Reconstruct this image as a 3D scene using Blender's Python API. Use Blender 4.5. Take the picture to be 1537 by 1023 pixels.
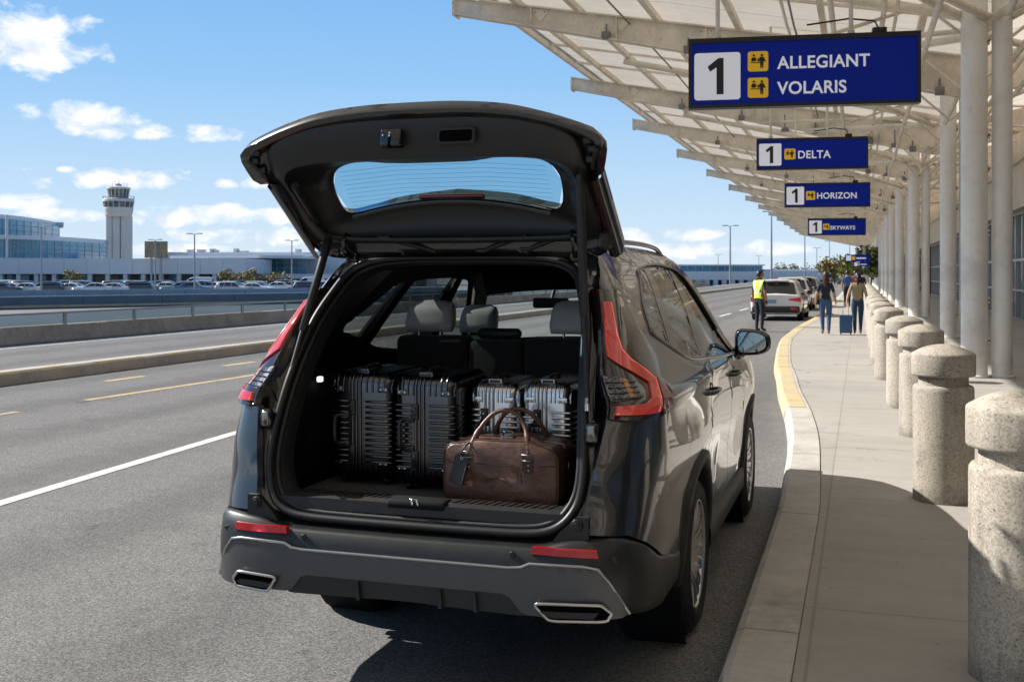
import bpy, bmesh, math, random
from math import sin, cos, pi, radians, sqrt, atan2
from mathutils import Vector, Matrix
from mathutils.geometry import delaunay_2d_cdt
import numpy as np
for o in list(bpy.data.objects): bpy.data.objects.remove(o)
SC = bpy.context.scene
COL = SC.collection
random.seed(7)
# ---------------------------------------------------------------- camera
CAM_YAW = radians(17.86)
cd = bpy.data.cameras.new('camera'); cam = bpy.data.objects.new('camera', cd); COL.objects.link(cam)
cam.location = (0, 0, 1.7); cam.rotation_euler = (radians(90), 0, CAM_YAW)
cd.sensor_width = 36; cd.lens = 1620/1537*36; cd.shift_y = -(511.5-410)/1537
cd.clip_start = .1; cd.clip_end = 6000
cd.dof.use_dof = True; cd.dof.focus_distance = 4.7; cd.dof.aperture_fstop = 10.0
SC.camera = cam
# ---------------------------------------------------------------- light
SUN_EL = radians(37.0); SUN_AZ = radians(-86.5)        # azimuth from +Y, clockwise: the sun stands to the left
sdir = Vector((sin(SUN_AZ)*cos(SUN_EL), cos(SUN_AZ)*cos(SUN_EL), sin(SUN_EL)))
sl = bpy.data.lights.new('sun', 'SUN'); sl.energy = 5.0; sl.angle = radians(.5); sl.color = (1, .955, .89)
so = bpy.data.objects.new('sun', sl); COL.objects.link(so)
so.rotation_euler = (-sdir).to_track_quat('-Z', 'Y').to_euler()
SC.view_settings.view_transform = 'Standard'; SC.view_settings.look = 'None'
SC.view_settings.exposure = 0.58; SC.view_settings.gamma = 1.0
SC.cycles.max_bounces = 8; SC.cycles.transparent_max_bounces = 12; SC.cycles.caustics_reflective = False; SC.cycles.caustics_refractive = False
SC.cycles.sample_clamp_indirect = 4.0

class NT:
    """tiny node-tree writer"""
    def __init__(s, tree): s.t = tree; s.n = tree.nodes; s.l = tree.links
    def add(s, typ, ins=None, **kw):
        nd = s.n.new(typ)
        for k, v in kw.items(): setattr(nd, k, v)
        for k, v in (ins or {}).items(): s.put(nd.inputs[k], v)
        return nd
    def put(s, sock, v):
        if isinstance(v, bpy.types.NodeSocket): s.l.new(v, sock)
        elif isinstance(v, bpy.types.Node): s.l.new(v.outputs[0], sock)
        else: sock.default_value = v
    def m(s, op, a, b=None, c=None, clamp=False):
        nd = s.n.new('ShaderNodeMath'); nd.operation = op; nd.use_clamp = clamp
        s.put(nd.inputs[0], a)
        if b is not None: s.put(nd.inputs[1], b)
        if c is not None: s.put(nd.inputs[2], c)
        return nd.outputs[0]
    def ramp(s, fac, stops):
        nd = s.n.new('ShaderNodeValToRGB'); s.put(nd.inputs[0], fac); e = nd.color_ramp.elements
        while len(e) < len(stops): e.new(.5)
        for el, (p, c) in zip(e, stops):
            el.position = p; el.color = (c, c, c, 1) if not hasattr(c, '__len__') else (*c[:3], 1)
        return nd.outputs[0]
    def mix(s, fac, a, b, blend='MIX'):
        nd = s.n.new('ShaderNodeMix'); nd.data_type = 'RGBA'; nd.blend_type = blend
        s.put(nd.inputs['Factor'], fac)
        s.put(nd.inputs[6], a if not isinstance(a, tuple) else (*a[:3], 1)); s.put(nd.inputs[7], b if not isinstance(b, tuple) else (*b[:3], 1))
        return nd.outputs[2]
    def noise(s, vec, scale, detail=4, rough=.55, dist=0.0):
        nd = s.n.new('ShaderNodeTexNoise'); s.put(nd.inputs['Vector'], vec)
        nd.inputs['Scale'].default_value = scale; nd.inputs['Detail'].default_value = detail; nd.inputs['Roughness'].default_value = rough
        nd.inputs['Distortion'].default_value = dist
        return nd.outputs['Fac']

# ---------------------------------------------------------------- sky with clouds (clouds are functions of direction: azimuth and elevation)
W = bpy.data.worlds.new('World'); SC.world = W; W.use_nodes = True
w = NT(W.node_tree); w.n.clear()
sky = w.add('ShaderNodeTexSky', sky_type='NISHITA', sun_disc=False)
sky.sun_elevation = SUN_EL; sky.sun_rotation = SUN_AZ; sky.air_density = 1.0; sky.dust_density = 0.6; sky.ozone_density = 2.2; sky.altitude = 100
tc = w.add('ShaderNodeTexCoord'); dirv = tc.outputs['Generated']
sep = w.add('ShaderNodeSeparateXYZ', {0: dirv})
az = w.m('ARCTAN2', sep.outputs[0], sep.outputs[1])
el = w.m('ARCSINE', sep.outputs[2])
# position in degrees, stretched so that clouds are flatter than wide
pos = w.add('ShaderNodeCombineXYZ', {0: w.m('MULTIPLY', az, 57.3), 1: w.m('MULTIPLY', el, 57.3*1.7), 2: 0.0})
nb = w.noise(pos, .42, 7, .60, .25)
nb2 = w.noise(w.add('ShaderNodeVectorMath', {0: pos, 1: (.55, -.75, 0)}, operation='ADD'), .42, 7, .60, .25)
def P2A(px, py):
    t = (px-768.5)/1620; v = (410-py)/1620
    x = -sin(CAM_YAW)+t*cos(CAM_YAW); y = cos(CAM_YAW)+t*sin(CAM_YAW)
    return math.degrees(atan2(x, y)), math.degrees(atan2(v, math.hypot(x, y)))
azd = w.m('MULTIPLY', az, 57.3); eld = w.m('MULTIPLY', el, 57.3)
CL = [(35, 62, 110, 52), (-60, 70, 90, 60), (125, 178, 95, 27), (165, 186, 55, 18), (231, 198, 34, 13), (312, 199, 54, 17), (200, 268, 88, 17), (150, 266, 40, 12), (60, 276, 26, 12),
      (38, 302, 52, 15), (390, 274, 34, 11), (335, 276, 26, 8), (300, 324, 150, 17), (90, 322, 70, 11), (390, 354, 120, 15), (400, 324, 80, 13), (930, 356, 70, 14), (1030, 352, 60, 12), (980, 378, 160, 16), (240, 374, 150, 9), (1140, 372, 90, 12), (40, 254, 16, 6), (100, 254, 14, 5)]
# the same kind of clouds all round, so that other views and reflections hold too
rc = random.Random(3)
mask = None
def blob(a, e, ra, re):
    da = w.m('DIVIDE', w.m('SUBTRACT', azd, a), ra); de = w.m('DIVIDE', w.m('SUBTRACT', eld, e), re)
    return w.m('SUBTRACT', 1.0, w.m('ADD', w.m('MULTIPLY', da, da), w.m('MULTIPLY', de, de)))
for px, py, rx, ry in CL:
    a, e = P2A(px, py)
    b = blob(a, e, math.degrees(rx/1720), math.degrees(ry/1700))
    mask = b if mask is None else w.m('MAXIMUM', mask, b)
for k in range(16):
    a = rc.choice([rc.uniform(25, 175), rc.uniform(-175, -52)]); e = rc.uniform(3, 30)
    mask = w.m('MAXIMUM', mask, blob(a, e, rc.uniform(3, 8), rc.uniform(.8, 2.0)))
mask = w.m('MAXIMUM', mask, -1.4)
dens = w.m('ADD', mask, w.m('MULTIPLY', w.m('SUBTRACT', nb, .52), 5.2))
den = w.ramp(w.m('MULTIPLY', dens, .5), [(.0, 0), (.22, .42), (.52, .96)])
lit = w.m('ADD', .5, w.m('MULTIPLY', w.m('SUBTRACT', nb, nb2), 3.2), clamp=True)
ccol = w.mix(lit, (.70, .75, .84), (1.0, 1.0, 1.0))
skyc = w.mix(1.0, sky.outputs[0], (.50, .51, .53), 'MULTIPLY')
cl_em = w.mix(1.0, ccol, (7.9, 7.9, 7.9), 'MULTIPLY')
grad = w.ramp(w.m('DIVIDE', eld, 30.0), [(0, (.565, .655, .745)), (.10, (.455, .60, .745)), (.33, (.245, .46, .73)), (.6, (.13, .34, .675)), (1, (.075, .25, .60))])
skyc = w.mix(w.ramp(w.m('DIVIDE', eld, 60.0), [(0, .92), (.40, .9), (.8, 0)]), skyc, w.mix(1.0, grad, (9.0, 9.0, 9.0), 'MULTIPLY'))
col = w.mix(den, skyc, cl_em)
bg = w.add('ShaderNodeBackground', {'Color': col, 'Strength': .1})
w.l.new(bg.outputs[0], w.add('ShaderNodeOutputWorld').inputs[0])

# ---------------------------------------------------------------- helpers
MATS = {}
def mat(name, base=(.5, .5, .5), rough=.5, metal=0.0, coat=0.0, emis=None, estr=0.0, spec=.5, vary=0.0, vscale=6.0, bump=0.0, bscale=80.0, alpha=1.0, sheen=0.0, speck=None):
    """Principled material with optional noise variation, fine bump and specks (all in object space)"""
    if name in MATS: return MATS[name]
    M = bpy.data.materials.new(name); M.use_nodes = True; t = NT(M.node_tree)
    b = t.n['Principled BSDF']; b.inputs['Base Color'].default_value = (*base, 1); b.inputs['Roughness'].default_value = rough
    b.inputs['Metallic'].default_value = metal; b.inputs['Coat Weight'].default_value = coat; b.inputs['Coat Roughness'].default_value = .03
    b.inputs['Specular IOR Level'].default_value = spec
    if sheen: b.inputs['Sheen Weight'].default_value = sheen
    if emis: b.inputs['Emission Color'].default_value = (*emis, 1); b.inputs['Emission Strength'].default_value = estr
    co = t.add('ShaderNodeTexCoord').outputs['Object']
    c = None
    if vary:
        n1 = t.noise(co, vscale, 6, .6); n2 = t.noise(co, vscale*7.3, 3, .6)
        f = t.m('ADD', t.m('MULTIPLY', n1, .7), t.m('MULTIPLY', n2, .3))
        f = t.ramp(f, [(.3, 0), (.7, 1)])
        c = t.mix(f, tuple(x*(1-vary) for x in base), tuple(min(1, x*(1+vary)) for x in base))
        r = t.m('ADD', rough-.06, t.m('MULTIPLY', n1, .12), clamp=True); t.put(b.inputs['Roughness'], r)
    if speck:
        sc, cover, scol = speck
        v = t.noise(co, sc, 2, .5); s2 = t.ramp(v, [(1-cover-.03, 0), (1-cover+.03, 1)])
        c = t.mix(s2, c if c is not None else base, scol)
    if c is not None: t.put(b.inputs['Base Color'], c)
    if bump:
        bn = t.add('ShaderNodeBump', {'Height': t.noise(co, bscale, 4, .6), 'Strength': bump, 'Distance': .02})
        t.put(b.inputs['Normal'], bn.outputs[0])
    MATS[name] = M
    return M
def glass(name, tint, gloss=1.0, rough=.0, ior=1.5):
    """thin pane: tinted see-through with Fresnel reflection"""
    if name in MATS: return MATS[name]
    M = bpy.data.materials.new(name); M.use_nodes = True; t = NT(M.node_tree); t.n.clear()
    tr = t.add('ShaderNodeBsdfTransparent', {0: (*tint, 1)}); gl = t.add('ShaderNodeBsdfGlossy', {0: (gloss, gloss, gloss, 1), 'Roughness': rough})
    f0 = ((ior-1)/(ior+1))**2; fc = t.add('ShaderNodeLayerWeight', {'Blend': .5}).outputs['Facing']      # Schlick, the same from both sides of the pane
    mx = t.add('ShaderNodeMixShader', {0: t.m('ADD', f0, t.m('MULTIPLY', 1-f0, t.m('POWER', fc, 5.0))), 1: tr.outputs[0], 2: gl.outputs[0]})
    t.l.new(mx.outputs[0], t.add('ShaderNodeOutputMaterial').inputs[0])
    MATS[name] = M
    return M

class MB:
    """collects shapes, builds ONE mesh object"""
    def __init__(s): s.v = []; s.f = []; s.k = []; s.sm = []
    def add(s, vs, fs, k=0, smooth=False):
        o = len(s.v); s.v += [tuple(p) for p in vs]
        for f in fs: s.f.append(tuple(i+o for i in f)); s.k.append(k); s.sm.append(smooth)
        return s
    def box(s, a, b, k=0, M=None):
        x0, y0, z0 = a; x1, y1, z1 = b
        vs = [(x0, y0, z0), (x1, y0, z0), (x1, y1, z0), (x0, y1, z0), (x0, y0, z1), (x1, y0, z1), (x1, y1, z1), (x0, y1, z1)]
        if M: vs = [M @ Vector(p) for p in vs]
        return s.add(vs, [(0, 3, 2, 1), (4, 5, 6, 7), (0, 1, 5, 4), (1, 2, 6, 5), (2, 3, 7, 6), (3, 0, 4, 7)], k)
    def rbox(s, a, b, r=.01, seg=2, k=0, M=None, smooth=True):
        bm = bmesh.new(); bmesh.ops.create_cube(bm, size=1)
        d = [b[i]-a[i] for i in range(3)]; c = [(b[i]+a[i])/2 for i in range(3)]
        for v in bm.verts: v.co = Vector([c[i]+v.co[i]*d[i] for i in range(3)])
        bmesh.ops.bevel(bm, geom=list(bm.edges), offset=min(r, min(d)*.49), segments=seg, affect='EDGES', profile=.5)
        return s.bm(bm, k, M, smooth)
    def bm(s, bm, k=0, M=None, smooth=False):
        bm.verts.index_update()
        vs = [(M @ v.co) if M else v.co.copy() for v in bm.verts]
        s.add(vs, [[v.index for v in f.verts] for f in bm.faces], k, smooth); bm.free(); return s
    def tube(s, path, r, n=10, k=0, closed=False, caps=True, smooth=True):
        path = [Vector(p) for p in path]; N = len(path)
        rr = r if hasattr(r, '__len__') else [r]*N
        T = []
        for i in range(N):
            if closed: t = path[(i+1) % N]-path[i-1]
            else: t = path[min(i+1, N-1)]-path[max(i-1, 0)]
            T.append(t.normalized())
        up = Vector((0, 0, 1)) if abs(T[0].z) < .9 else Vector((1, 0, 0))
        nrm = (up-T[0]*up.dot(T[0])).normalized(); vs = []
        for i in range(N):
            nrm = (nrm-T[i]*nrm.dot(T[i])).normalized(); bi = T[i].cross(nrm)
            for j in range(n):
                a = 2*pi*j/n; vs.append(path[i]+(nrm*cos(a)+bi*sin(a))*rr[i])
        fs = []
        for i in range(N if closed else N-1):
            i2 = (i+1) % N
            for j in range(n): fs.append((i*n+j, i*n+(j+1) % n, i2*n+(j+1) % n, i2*n+j))
        s.add(vs, fs, k, smooth)
        if caps and not closed:
            s.add(vs[:n], [tuple(range(n))[::-1]], k); s.add(vs[-n:], [tuple(range(n))], k)
        return s
    def lathe(s, prof, n=32, k=0, M=None, smooth=True, c=(0, 0, 0), split=True):
        """profile [(r,z)] about z; flat-cornered profile edges stay crisp because each strip owns its vertices when split"""
        def ring(r, z):
            out = []
            for j in range(n):
                p = Vector((c[0]+r*cos(2*pi*j/n), c[1]+r*sin(2*pi*j/n), c[2]+z)); out.append((M @ p) if M else p)
            return out
        for (r0, z0), (r1, z1) in zip(prof[:-1], prof[1:]):
            a, b = ring(r0, z0), ring(r1, z1)
            s.add(a+b, [(j, (j+1) % n, n+(j+1) % n, n+j) for j in range(n)], k, smooth)
        return s
    def slathe(s, prof, n=32, k=0, M=None, c=(0, 0, 0)):
        vs = []
        for r, z in prof:
            for j in range(n):
                p = Vector((c[0]+r*cos(2*pi*j/n), c[1]+r*sin(2*pi*j/n), c[2]+z)); vs.append((M @ p) if M else p)
        fs = [(i*n+j, i*n+(j+1) % n, (i+1)*n+(j+1) % n, (i+1)*n+j) for i in range(len(prof)-1) for j in range(n)]
        return s.add(vs, fs, k, True)
    def prism(s, poly, axis, a, b, k=0, M=None):
        """2-D polygon extruded along an axis ('x','y','z') from a to b"""
        def p3(p, t): return {'x': (t, p[0], p[1]), 'y': (p[0], t, p[1]), 'z': (p[0], p[1], t)}[axis]
        n = len(poly); vs = [p3(p, a) for p in poly]+[p3(p, b) for p in poly]
        if M: vs = [M @ Vector(p) for p in vs]
        fs = [tuple(range(n))[::-1], tuple(range(n, 2*n))]+[(i, (i+1) % n, n+(i+1) % n, n+i) for i in range(n)]
        return s.add(vs, fs, k)
    def grid(s, rows, k=0, smooth=True, closed_v=False, closed_u=False):
        n = len(rows[0]); vs = [p for r in rows for p in r]; fs = []
        for i in range(len(rows) if closed_u else len(rows)-1):
            i2 = (i+1) % len(rows)
            for j in range(n if closed_v else n-1): fs.append((i*n+j, i*n+(j+1) % n, i2*n+(j+1) % n, i2*n+j))
        return s.add(vs, fs, k, smooth)
    def mirror(s):
        m = MB(); m.v = [(-x, y, z) for x, y, z in s.v]; m.f = [f[::-1] for f in s.f]; m.k = s.k[:]; m.sm = s.sm[:]; return m
    def join(s, o):
        s.f += [tuple(i+len(s.v) for i in f) for f in o.f]; s.v += o.v; s.k += o.k; s.sm += o.sm; return s
    def build(s, name, mats, parent=None, loc=None, fixn=False):
        me = bpy.data.meshes.new(name); me.from_pydata([tuple(p) for p in s.v], [], s.f)
        if not isinstance(mats, (list, tuple)): mats = [mats]
        for m_ in mats: me.materials.append(m_)
        me.polygons.foreach_set('material_index', s.k); me.polygons.foreach_set('use_smooth', s.sm)
        if fixn:
            bm = bmesh.new(); bm.from_mesh(me); bmesh.ops.recalc_face_normals(bm, faces=bm.faces); bm.to_mesh(me); bm.free()
        me.update()
        o = bpy.data.objects.new(name, me); COL.objects.link(o)
        if parent: o.parent = parent
        if loc: o.location = loc
        return o
def tag(o, label=None, cat=None, group=None, kind=None):
    if label: o['label'] = label
    if cat: o['category'] = cat
    if group: o['group'] = group
    if kind: o['kind'] = kind
    return o
def thing(name, label, cat, loc=(0, 0, 0), rz=0.0, group=None):
    o = bpy.data.objects.new(name, None); COL.objects.link(o); o.location = loc; o.rotation_euler = (0, 0, rz); o.empty_display_size = .1
    return tag(o, label, cat, group)
def children(o): return [c for c in bpy.data.objects if c.parent == o]
def dup(root, loc, rz=None, label=None, group=None, scale=None):
    def cp(o, par):
        c = o.copy(); COL.objects.link(c)
        if par: c.parent = par
        for ch in kids[o.name]: cp(ch, c)
        return c
    kids = {}
    def gather(o):
        kids[o.name] = list(o.children)
        for ch in o.children: gather(ch)
    gather(root)
    r = cp(root, None); r.location = loc
    if rz is not None: r.rotation_euler = (0, 0, rz)
    if scale: r.scale = scale
    tag(r, label, None, group)
    return r
def pchip(tab):
    xs = [float(a) for a, b in tab]; ys = [float(b) for a, b in tab]; n = len(xs)
    h = [xs[i+1]-xs[i] for i in range(n-1)]; dl = [(ys[i+1]-ys[i])/h[i] for i in range(n-1)]
    m = [dl[0]]+[0]*(n-2)+[dl[-1]]
    for i in range(1, n-1):
        if dl[i-1]*dl[i] > 0:
            w1 = 2*h[i]+h[i-1]; w2 = h[i]+2*h[i-1]; m[i] = (w1+w2)/(w1/dl[i-1]+w2/dl[i])
    def fn(x):
        x = min(max(x, xs[0]), xs[-1]); i = 0
        while i < n-2 and x >= xs[i+1]: i += 1
        t = (x-xs[i])/h[i]
        return ((2*t**3-3*t**2+1)*ys[i]+(t**3-2*t**2+t)*h[i]*m[i]+(-2*t**3+3*t**2)*ys[i+1]+(t**3-t**2)*h[i]*m[i+1])
    return fn
def smooth_path(pts, n=8, closed=False):
    """Catmull-Rom through points"""
    pts = [Vector(p) for p in pts]; N = len(pts); out = []
    for i in range(N if closed else N-1):
        if closed: p0, p1, p2, p3 = pts[i-1], pts[i], pts[(i+1) % N], pts[(i+2) % N]
        else: p0, p1, p2, p3 = pts[max(i-1, 0)], pts[i], pts[i+1], pts[min(i+2, N-1)]
        for j in range(n):
            t = j/n
            out.append(.5*((2*p1)+(p2-p0)*t+(2*p0-5*p1+4*p2-p3)*t*t+(3*p1-p0-3*p2+p3)*t**3))
    if not closed: out.append(pts[-1])
    return out
def inside(p, poly):
    x, y = p; c = False; n = len(poly); j = n-1
    for i in range(n):
        xi, yi = poly[i]; xj, yj = poly[j]
        if (yi > y) != (yj > y) and x < (xj-xi)*(y-yi)/(yj-yi)+xi: c = not c
        j = i
    return c
def densify(poly, step):
    out = []
    for i in range(len(poly)):
        a = poly[i]; b = poly[(i+1) % len(poly)]; L = math.hypot(b[0]-a[0], b[1]-a[1]); n = max(1, int(math.ceil(L/step)))
        for j in range(n): out.append((a[0]+(b[0]-a[0])*j/n, a[1]+(b[1]-a[1])*j/n))
    return out
def tri_region(poly, holes=(), step=.05):
    loops = [densify(l, step) for l in [poly]+list(holes)]
    pts = []; edges = []
    for l in loops:
        o = len(pts); pts += l; edges += [(o+i, o+(i+1) % len(l)) for i in range(len(l))]
    nb = len(pts)
    bp = np.array(pts)
    xs = [p[0] for p in loops[0]]; ys = [p[1] for p in loops[0]]
    gx = np.arange(min(xs)+step*.37, max(xs), step); gy = np.arange(min(ys)+step*.41, max(ys), step)
    for x in gx:
        for y in gy:
            if np.min((bp[:, 0]-x)**2+(bp[:, 1]-y)**2) < (.55*step)**2: continue
            if inside((x, y), loops[0]) and not any(inside((x, y), h) for h in loops[1:]): pts.append((x, y))
    r = delaunay_2d_cdt([Vector(p) for p in pts], edges, [], 0, 1e-7)
    V = [tuple(p) for p in r[0]]; F = []
    for f in r[2]:
        cx = sum(V[i][0] for i in f)/len(f); cy = sum(V[i][1] for i in f)/len(f)
        if inside((cx, cy), loops[0]) and not any(inside((cx, cy), h) for h in loops[1:]): F.append(tuple(f))
    return V, F
def panel(mb, poly, lift, holes=(), step=.05, k=0, flange=.015, off=0.0, flip=False, fk=None):
    """2-D region triangulated, lifted on a surface, with an inward flange along its edges"""
    V, F = tri_region(poly, holes, step)
    P3 = [Vector(lift(a, b, off)) for a, b in V]
    P4 = [Vector(lift(a, b, off+.01)) for a, b in V]
    out = []
    for f in F:
        nrm = (P3[f[1]]-P3[f[0]]).cross(P3[f[2]]-P3[f[0]]); d = P4[f[0]]-P3[f[0]]
        good = nrm.dot(d) > 0
        if flip: good = not good
        out.append(f if good else f[::-1])
    mb.add(P3, out, k, True)
    if flange:
        cnt = {}
        for f in out:
            for i in range(len(f)):
                e = (f[i], f[(i+1) % len(f)]); cnt[e] = 1
        for (a, b) in list(cnt):
            if (b, a) not in cnt:
                va, vb = V[a], V[b]
                q = [P3[b], P3[a], Vector(lift(va[0], va[1], off-flange)), Vector(lift(vb[0], vb[1], off-flange))]
                mb.add(q, [(0, 1, 2, 3)], k if fk is None else fk, False)
    return mb
# photograph's viewing ray -> place on a known plane, used only to size things up while placing them
def on_ground(px, py, z=0.0):
    t = (px-768.5)/1620; v = (410-py)/1620; k = (z-1.7)/v
    return Vector(((-sin(CAM_YAW)+t*cos(CAM_YAW))*k, (cos(CAM_YAW)+t*sin(CAM_YAW))*k, z))
# ================================================================ SETTING
def asphalt(name, base, warm):
    M = bpy.data.materials.new(name); M.use_nodes = True; t = NT(M.node_tree); b = t.n['Principled BSDF']
    co = t.add('ShaderNodeTexCoord').outputs['Object']
    big = t.noise(co, .35, 4, .6); mid = t.noise(co, 3.0, 5, .65); st = t.add('ShaderNodeMapping', {0: co, 'Scale': (1.6, .12, 1)}).outputs[0]
    streak = t.noise(st, 1.2, 4, .6)
    v = t.add('ShaderNodeTexVoronoi', {'Vector': co, 'Scale': 135.0}); grain = v.outputs['Color']
    gs = t.add('ShaderNodeSeparateColor', {0: grain}).outputs[0]
    fine = t.noise(co, 240, 2, .5)
    f = t.m('ADD', t.m('MULTIPLY', gs, .55), t.m('MULTIPLY', fine, .45))
    c = t.mix(t.ramp(f, [(.22, 0), (.55, .42), (.85, 1)]), tuple(x*.42 for x in base), tuple(min(1, x*1.62*y) for x, y in zip(base, warm)))
    k = t.m('ADD', .74, t.m('ADD', t.m('MULTIPLY', big, .22), t.m('ADD', t.m('MULTIPLY', mid, .14), t.m('MULTIPLY', streak, .18))))
    kk = t.add('ShaderNodeCombineXYZ', {0: k, 1: k, 2: k}).outputs[0]
    c = t.mix(1.0, c, kk, 'MULTIPLY')
    # thin sealed cracks and oil spots
    dv = t.add('ShaderNodeTexVoronoi', {'Vector': t.add('ShaderNodeVectorMath', {0: co, 1: t.add('ShaderNodeVectorMath', {0: t.add('ShaderNodeTexNoise', {'Vector': co, 'Scale': .8, 'Detail': 5.0}).outputs['Color'], 1: (2.2, 2.2, 0)}, operation='MULTIPLY').outputs[0]}, operation='ADD').outputs[0], 'Scale': .22}, feature='DISTANCE_TO_EDGE')
    cr = t.ramp(dv.outputs[0], [(.0, .80), (.004, 1)])
    spot = t.ramp(t.noise(co, .9, 3, .7), [(.27, .80), (.36, 1)])
    c = t.mix(1.0, c, cr, 'MULTIPLY'); c = t.mix(1.0, c, spot, 'MULTIPLY')
    # darker wheel paths along the lane and a repaired rectangle or two
    s3 = t.add('ShaderNodeSeparateXYZ', {0: co}); wob = t.m('MULTIPLY', t.noise(co, .25, 3, .6), .9)
    ph = t.m('FRACT', t.m('DIVIDE', t.m('ADD', s3.outputs[0], wob), 1.75)); wp = t.m('ABSOLUTE', t.m('SUBTRACT', ph, .5))
    wt_ = t.ramp(t.m('ADD', wp, t.m('MULTIPLY', t.m('SUBTRACT', mid, .5), .5)), [(.05, .80), (.32, 1.05)]); c = t.mix(1.0, c, wt_, 'MULTIPLY')
    dr = t.ramp(t.noise(t.add('ShaderNodeMapping', {0: co, 'Scale': (1, .6, 1)}).outputs[0], 2.6, 2, .5), [(.245, .55), (.285, 1)]); c = t.mix(1.0, c, dr, 'MULTIPLY')
    t.put(b.inputs['Base Color'], c); b.inputs['Roughness'].default_value = .88; b.inputs['Specular IOR Level'].default_value = .35
    bn = t.add('ShaderNodeBump', {'Height': f, 'Strength': .6, 'Distance': .006}); t.put(b.inputs['Normal'], bn.outputs[0])
    return M
def concrete_walk():
    M = bpy.data.materials.new('walk_concrete'); M.use_nodes = True; t = NT(M.node_tree); b = t.n['Principled BSDF']
    co = t.add('ShaderNodeTexCoord').outputs['Object']; s = t.add('ShaderNodeSeparateXYZ', {0: co})
    big = t.noise(co, .55, 5, .62); st = t.noise(t.add('ShaderNodeMapping', {0: co, 'Scale': (.5, 3.2, 1)}).outputs[0], 1.5, 5, .65)
    fine = t.noise(co, 130, 3, .6); mid = t.noise(co, 9, 5, .6)
    f = t.m('ADD', t.m('MULTIPLY', big, .35), t.m('ADD', t.m('MULTIPLY', st, .3), t.m('ADD', t.m('MULTIPLY', fine, .2), t.m('MULTIPLY', mid, .15))))
    c = t.mix(t.ramp(f, [(.32, 0), (.68, 1)]), (.30, .28, .25), (.46, .435, .395))
    # each slab of the walk is a little different
    iy = t.m('FLOOR', t.m('DIVIDE', s.outputs[1], 2.6)); ix = t.m('FLOOR', t.m('DIVIDE', t.m('ADD', s.outputs[0], 10), 2.45))
    wn = t.add('ShaderNodeTexWhiteNoise', {'Vector': t.add('ShaderNodeCombineXYZ', {0: ix, 1: iy, 2: 0.0})}, noise_dimensions='3D')
    k = t.m('ADD', .93, t.m('MULTIPLY', wn.outputs[0], .10)); c = t.mix(1.0, c, t.add('ShaderNodeCombineXYZ', {0: k, 1: k, 2: k}).outputs[0], 'MULTIPLY')
    dy = t.m('ABSOLUTE', t.m('SUBTRACT', t.m('FRACT', t.m('DIVIDE', s.outputs[1], 2.6)), .5)); dx = t.m('ABSOLUTE', t.m('SUBTRACT', t.m('FRACT', t.m('DIVIDE', t.m('ADD', s.outputs[0], 10), 2.45)), .5))
    j = t.m('MAXIMUM', t.m('GREATER_THAN', dy, .4968), t.m('GREATER_THAN', dx, .4972))
    c = t.mix(t.m('MULTIPLY', j, .36), c, (.14, .125, .11))
    gum = t.ramp(t.noise(co, 17, 1, .4), [(.205, .66), (.225, 1)]); c = t.mix(1.0, c, gum, 'MULTIPLY')
    wv = t.add('ShaderNodeVectorMath', {0: t.add('ShaderNodeTexNoise', {'Vector': co, 'Scale': 1.1, 'Detail': 6.0}).outputs['Color'], 1: (1.6, 1.6, 0)}, operation='MULTIPLY').outputs[0]
    dv = t.add('ShaderNodeTexVoronoi', {'Vector': t.add('ShaderNodeVectorMath', {0: co, 1: wv}, operation='ADD').outputs[0], 'Scale': .16}, feature='DISTANCE_TO_EDGE')
    c = t.mix(1.0, c, t.ramp(dv.outputs[0], [(.0, .62), (.0016, 1)]), 'MULTIPLY')
    sp = t.ramp(t.noise(t.add('ShaderNodeMapping', {0: co, 'Scale': (1, .7, 1)}).outputs[0], 1.1, 4, .7), [(.30, .80), (.40, 1)]); c = t.mix(1.0, c, sp, 'MULTIPLY')
    t.put(b.inputs['Base Color'], c); b.inputs['Roughness'].default_value = .8
    bn = t.add('ShaderNodeBump', {'Height': t.m('SUBTRACT', f, j), 'Strength': .25, 'Distance': .01}); t.put(b.inputs['Normal'], bn.outputs[0])
    return M
def painted(name, base, under, wear):
    """road paint worn through to what lies under it"""
    M = bpy.data.materials.new(name); M.use_nodes = True; t = NT(M.node_tree); b = t.n['Principled BSDF']
    co = t.add('ShaderNodeTexCoord').outputs['Object']
    n = t.m('ADD', t.m('MULTIPLY', t.noise(co, 2.0, 5, .7), .5), t.m('MULTIPLY', t.noise(co, 60, 3, .7), .5))
    c = t.mix(t.ramp(n, [(wear-.08, 1), (wear+.06, 0)]), base, under)
    t.put(b.inputs['Base Color'], c); b.inputs['Roughness'].default_value = .75
    return M
M_ROAD = asphalt('road_asphalt', (.190, .188, .186), (1.0, .985, .955))
M_GROUND = mat('ground_pavement', (.17, .165, .155), .9, vary=.25, vscale=.05)
M_WALK = concrete_walk()
M_KERB = mat('kerb_concrete', (.50, .475, .43), .8, vary=.22, vscale=2.2, bump=.25, bscale=90, speck=(260, .36, (.26, .235, .20)))
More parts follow.
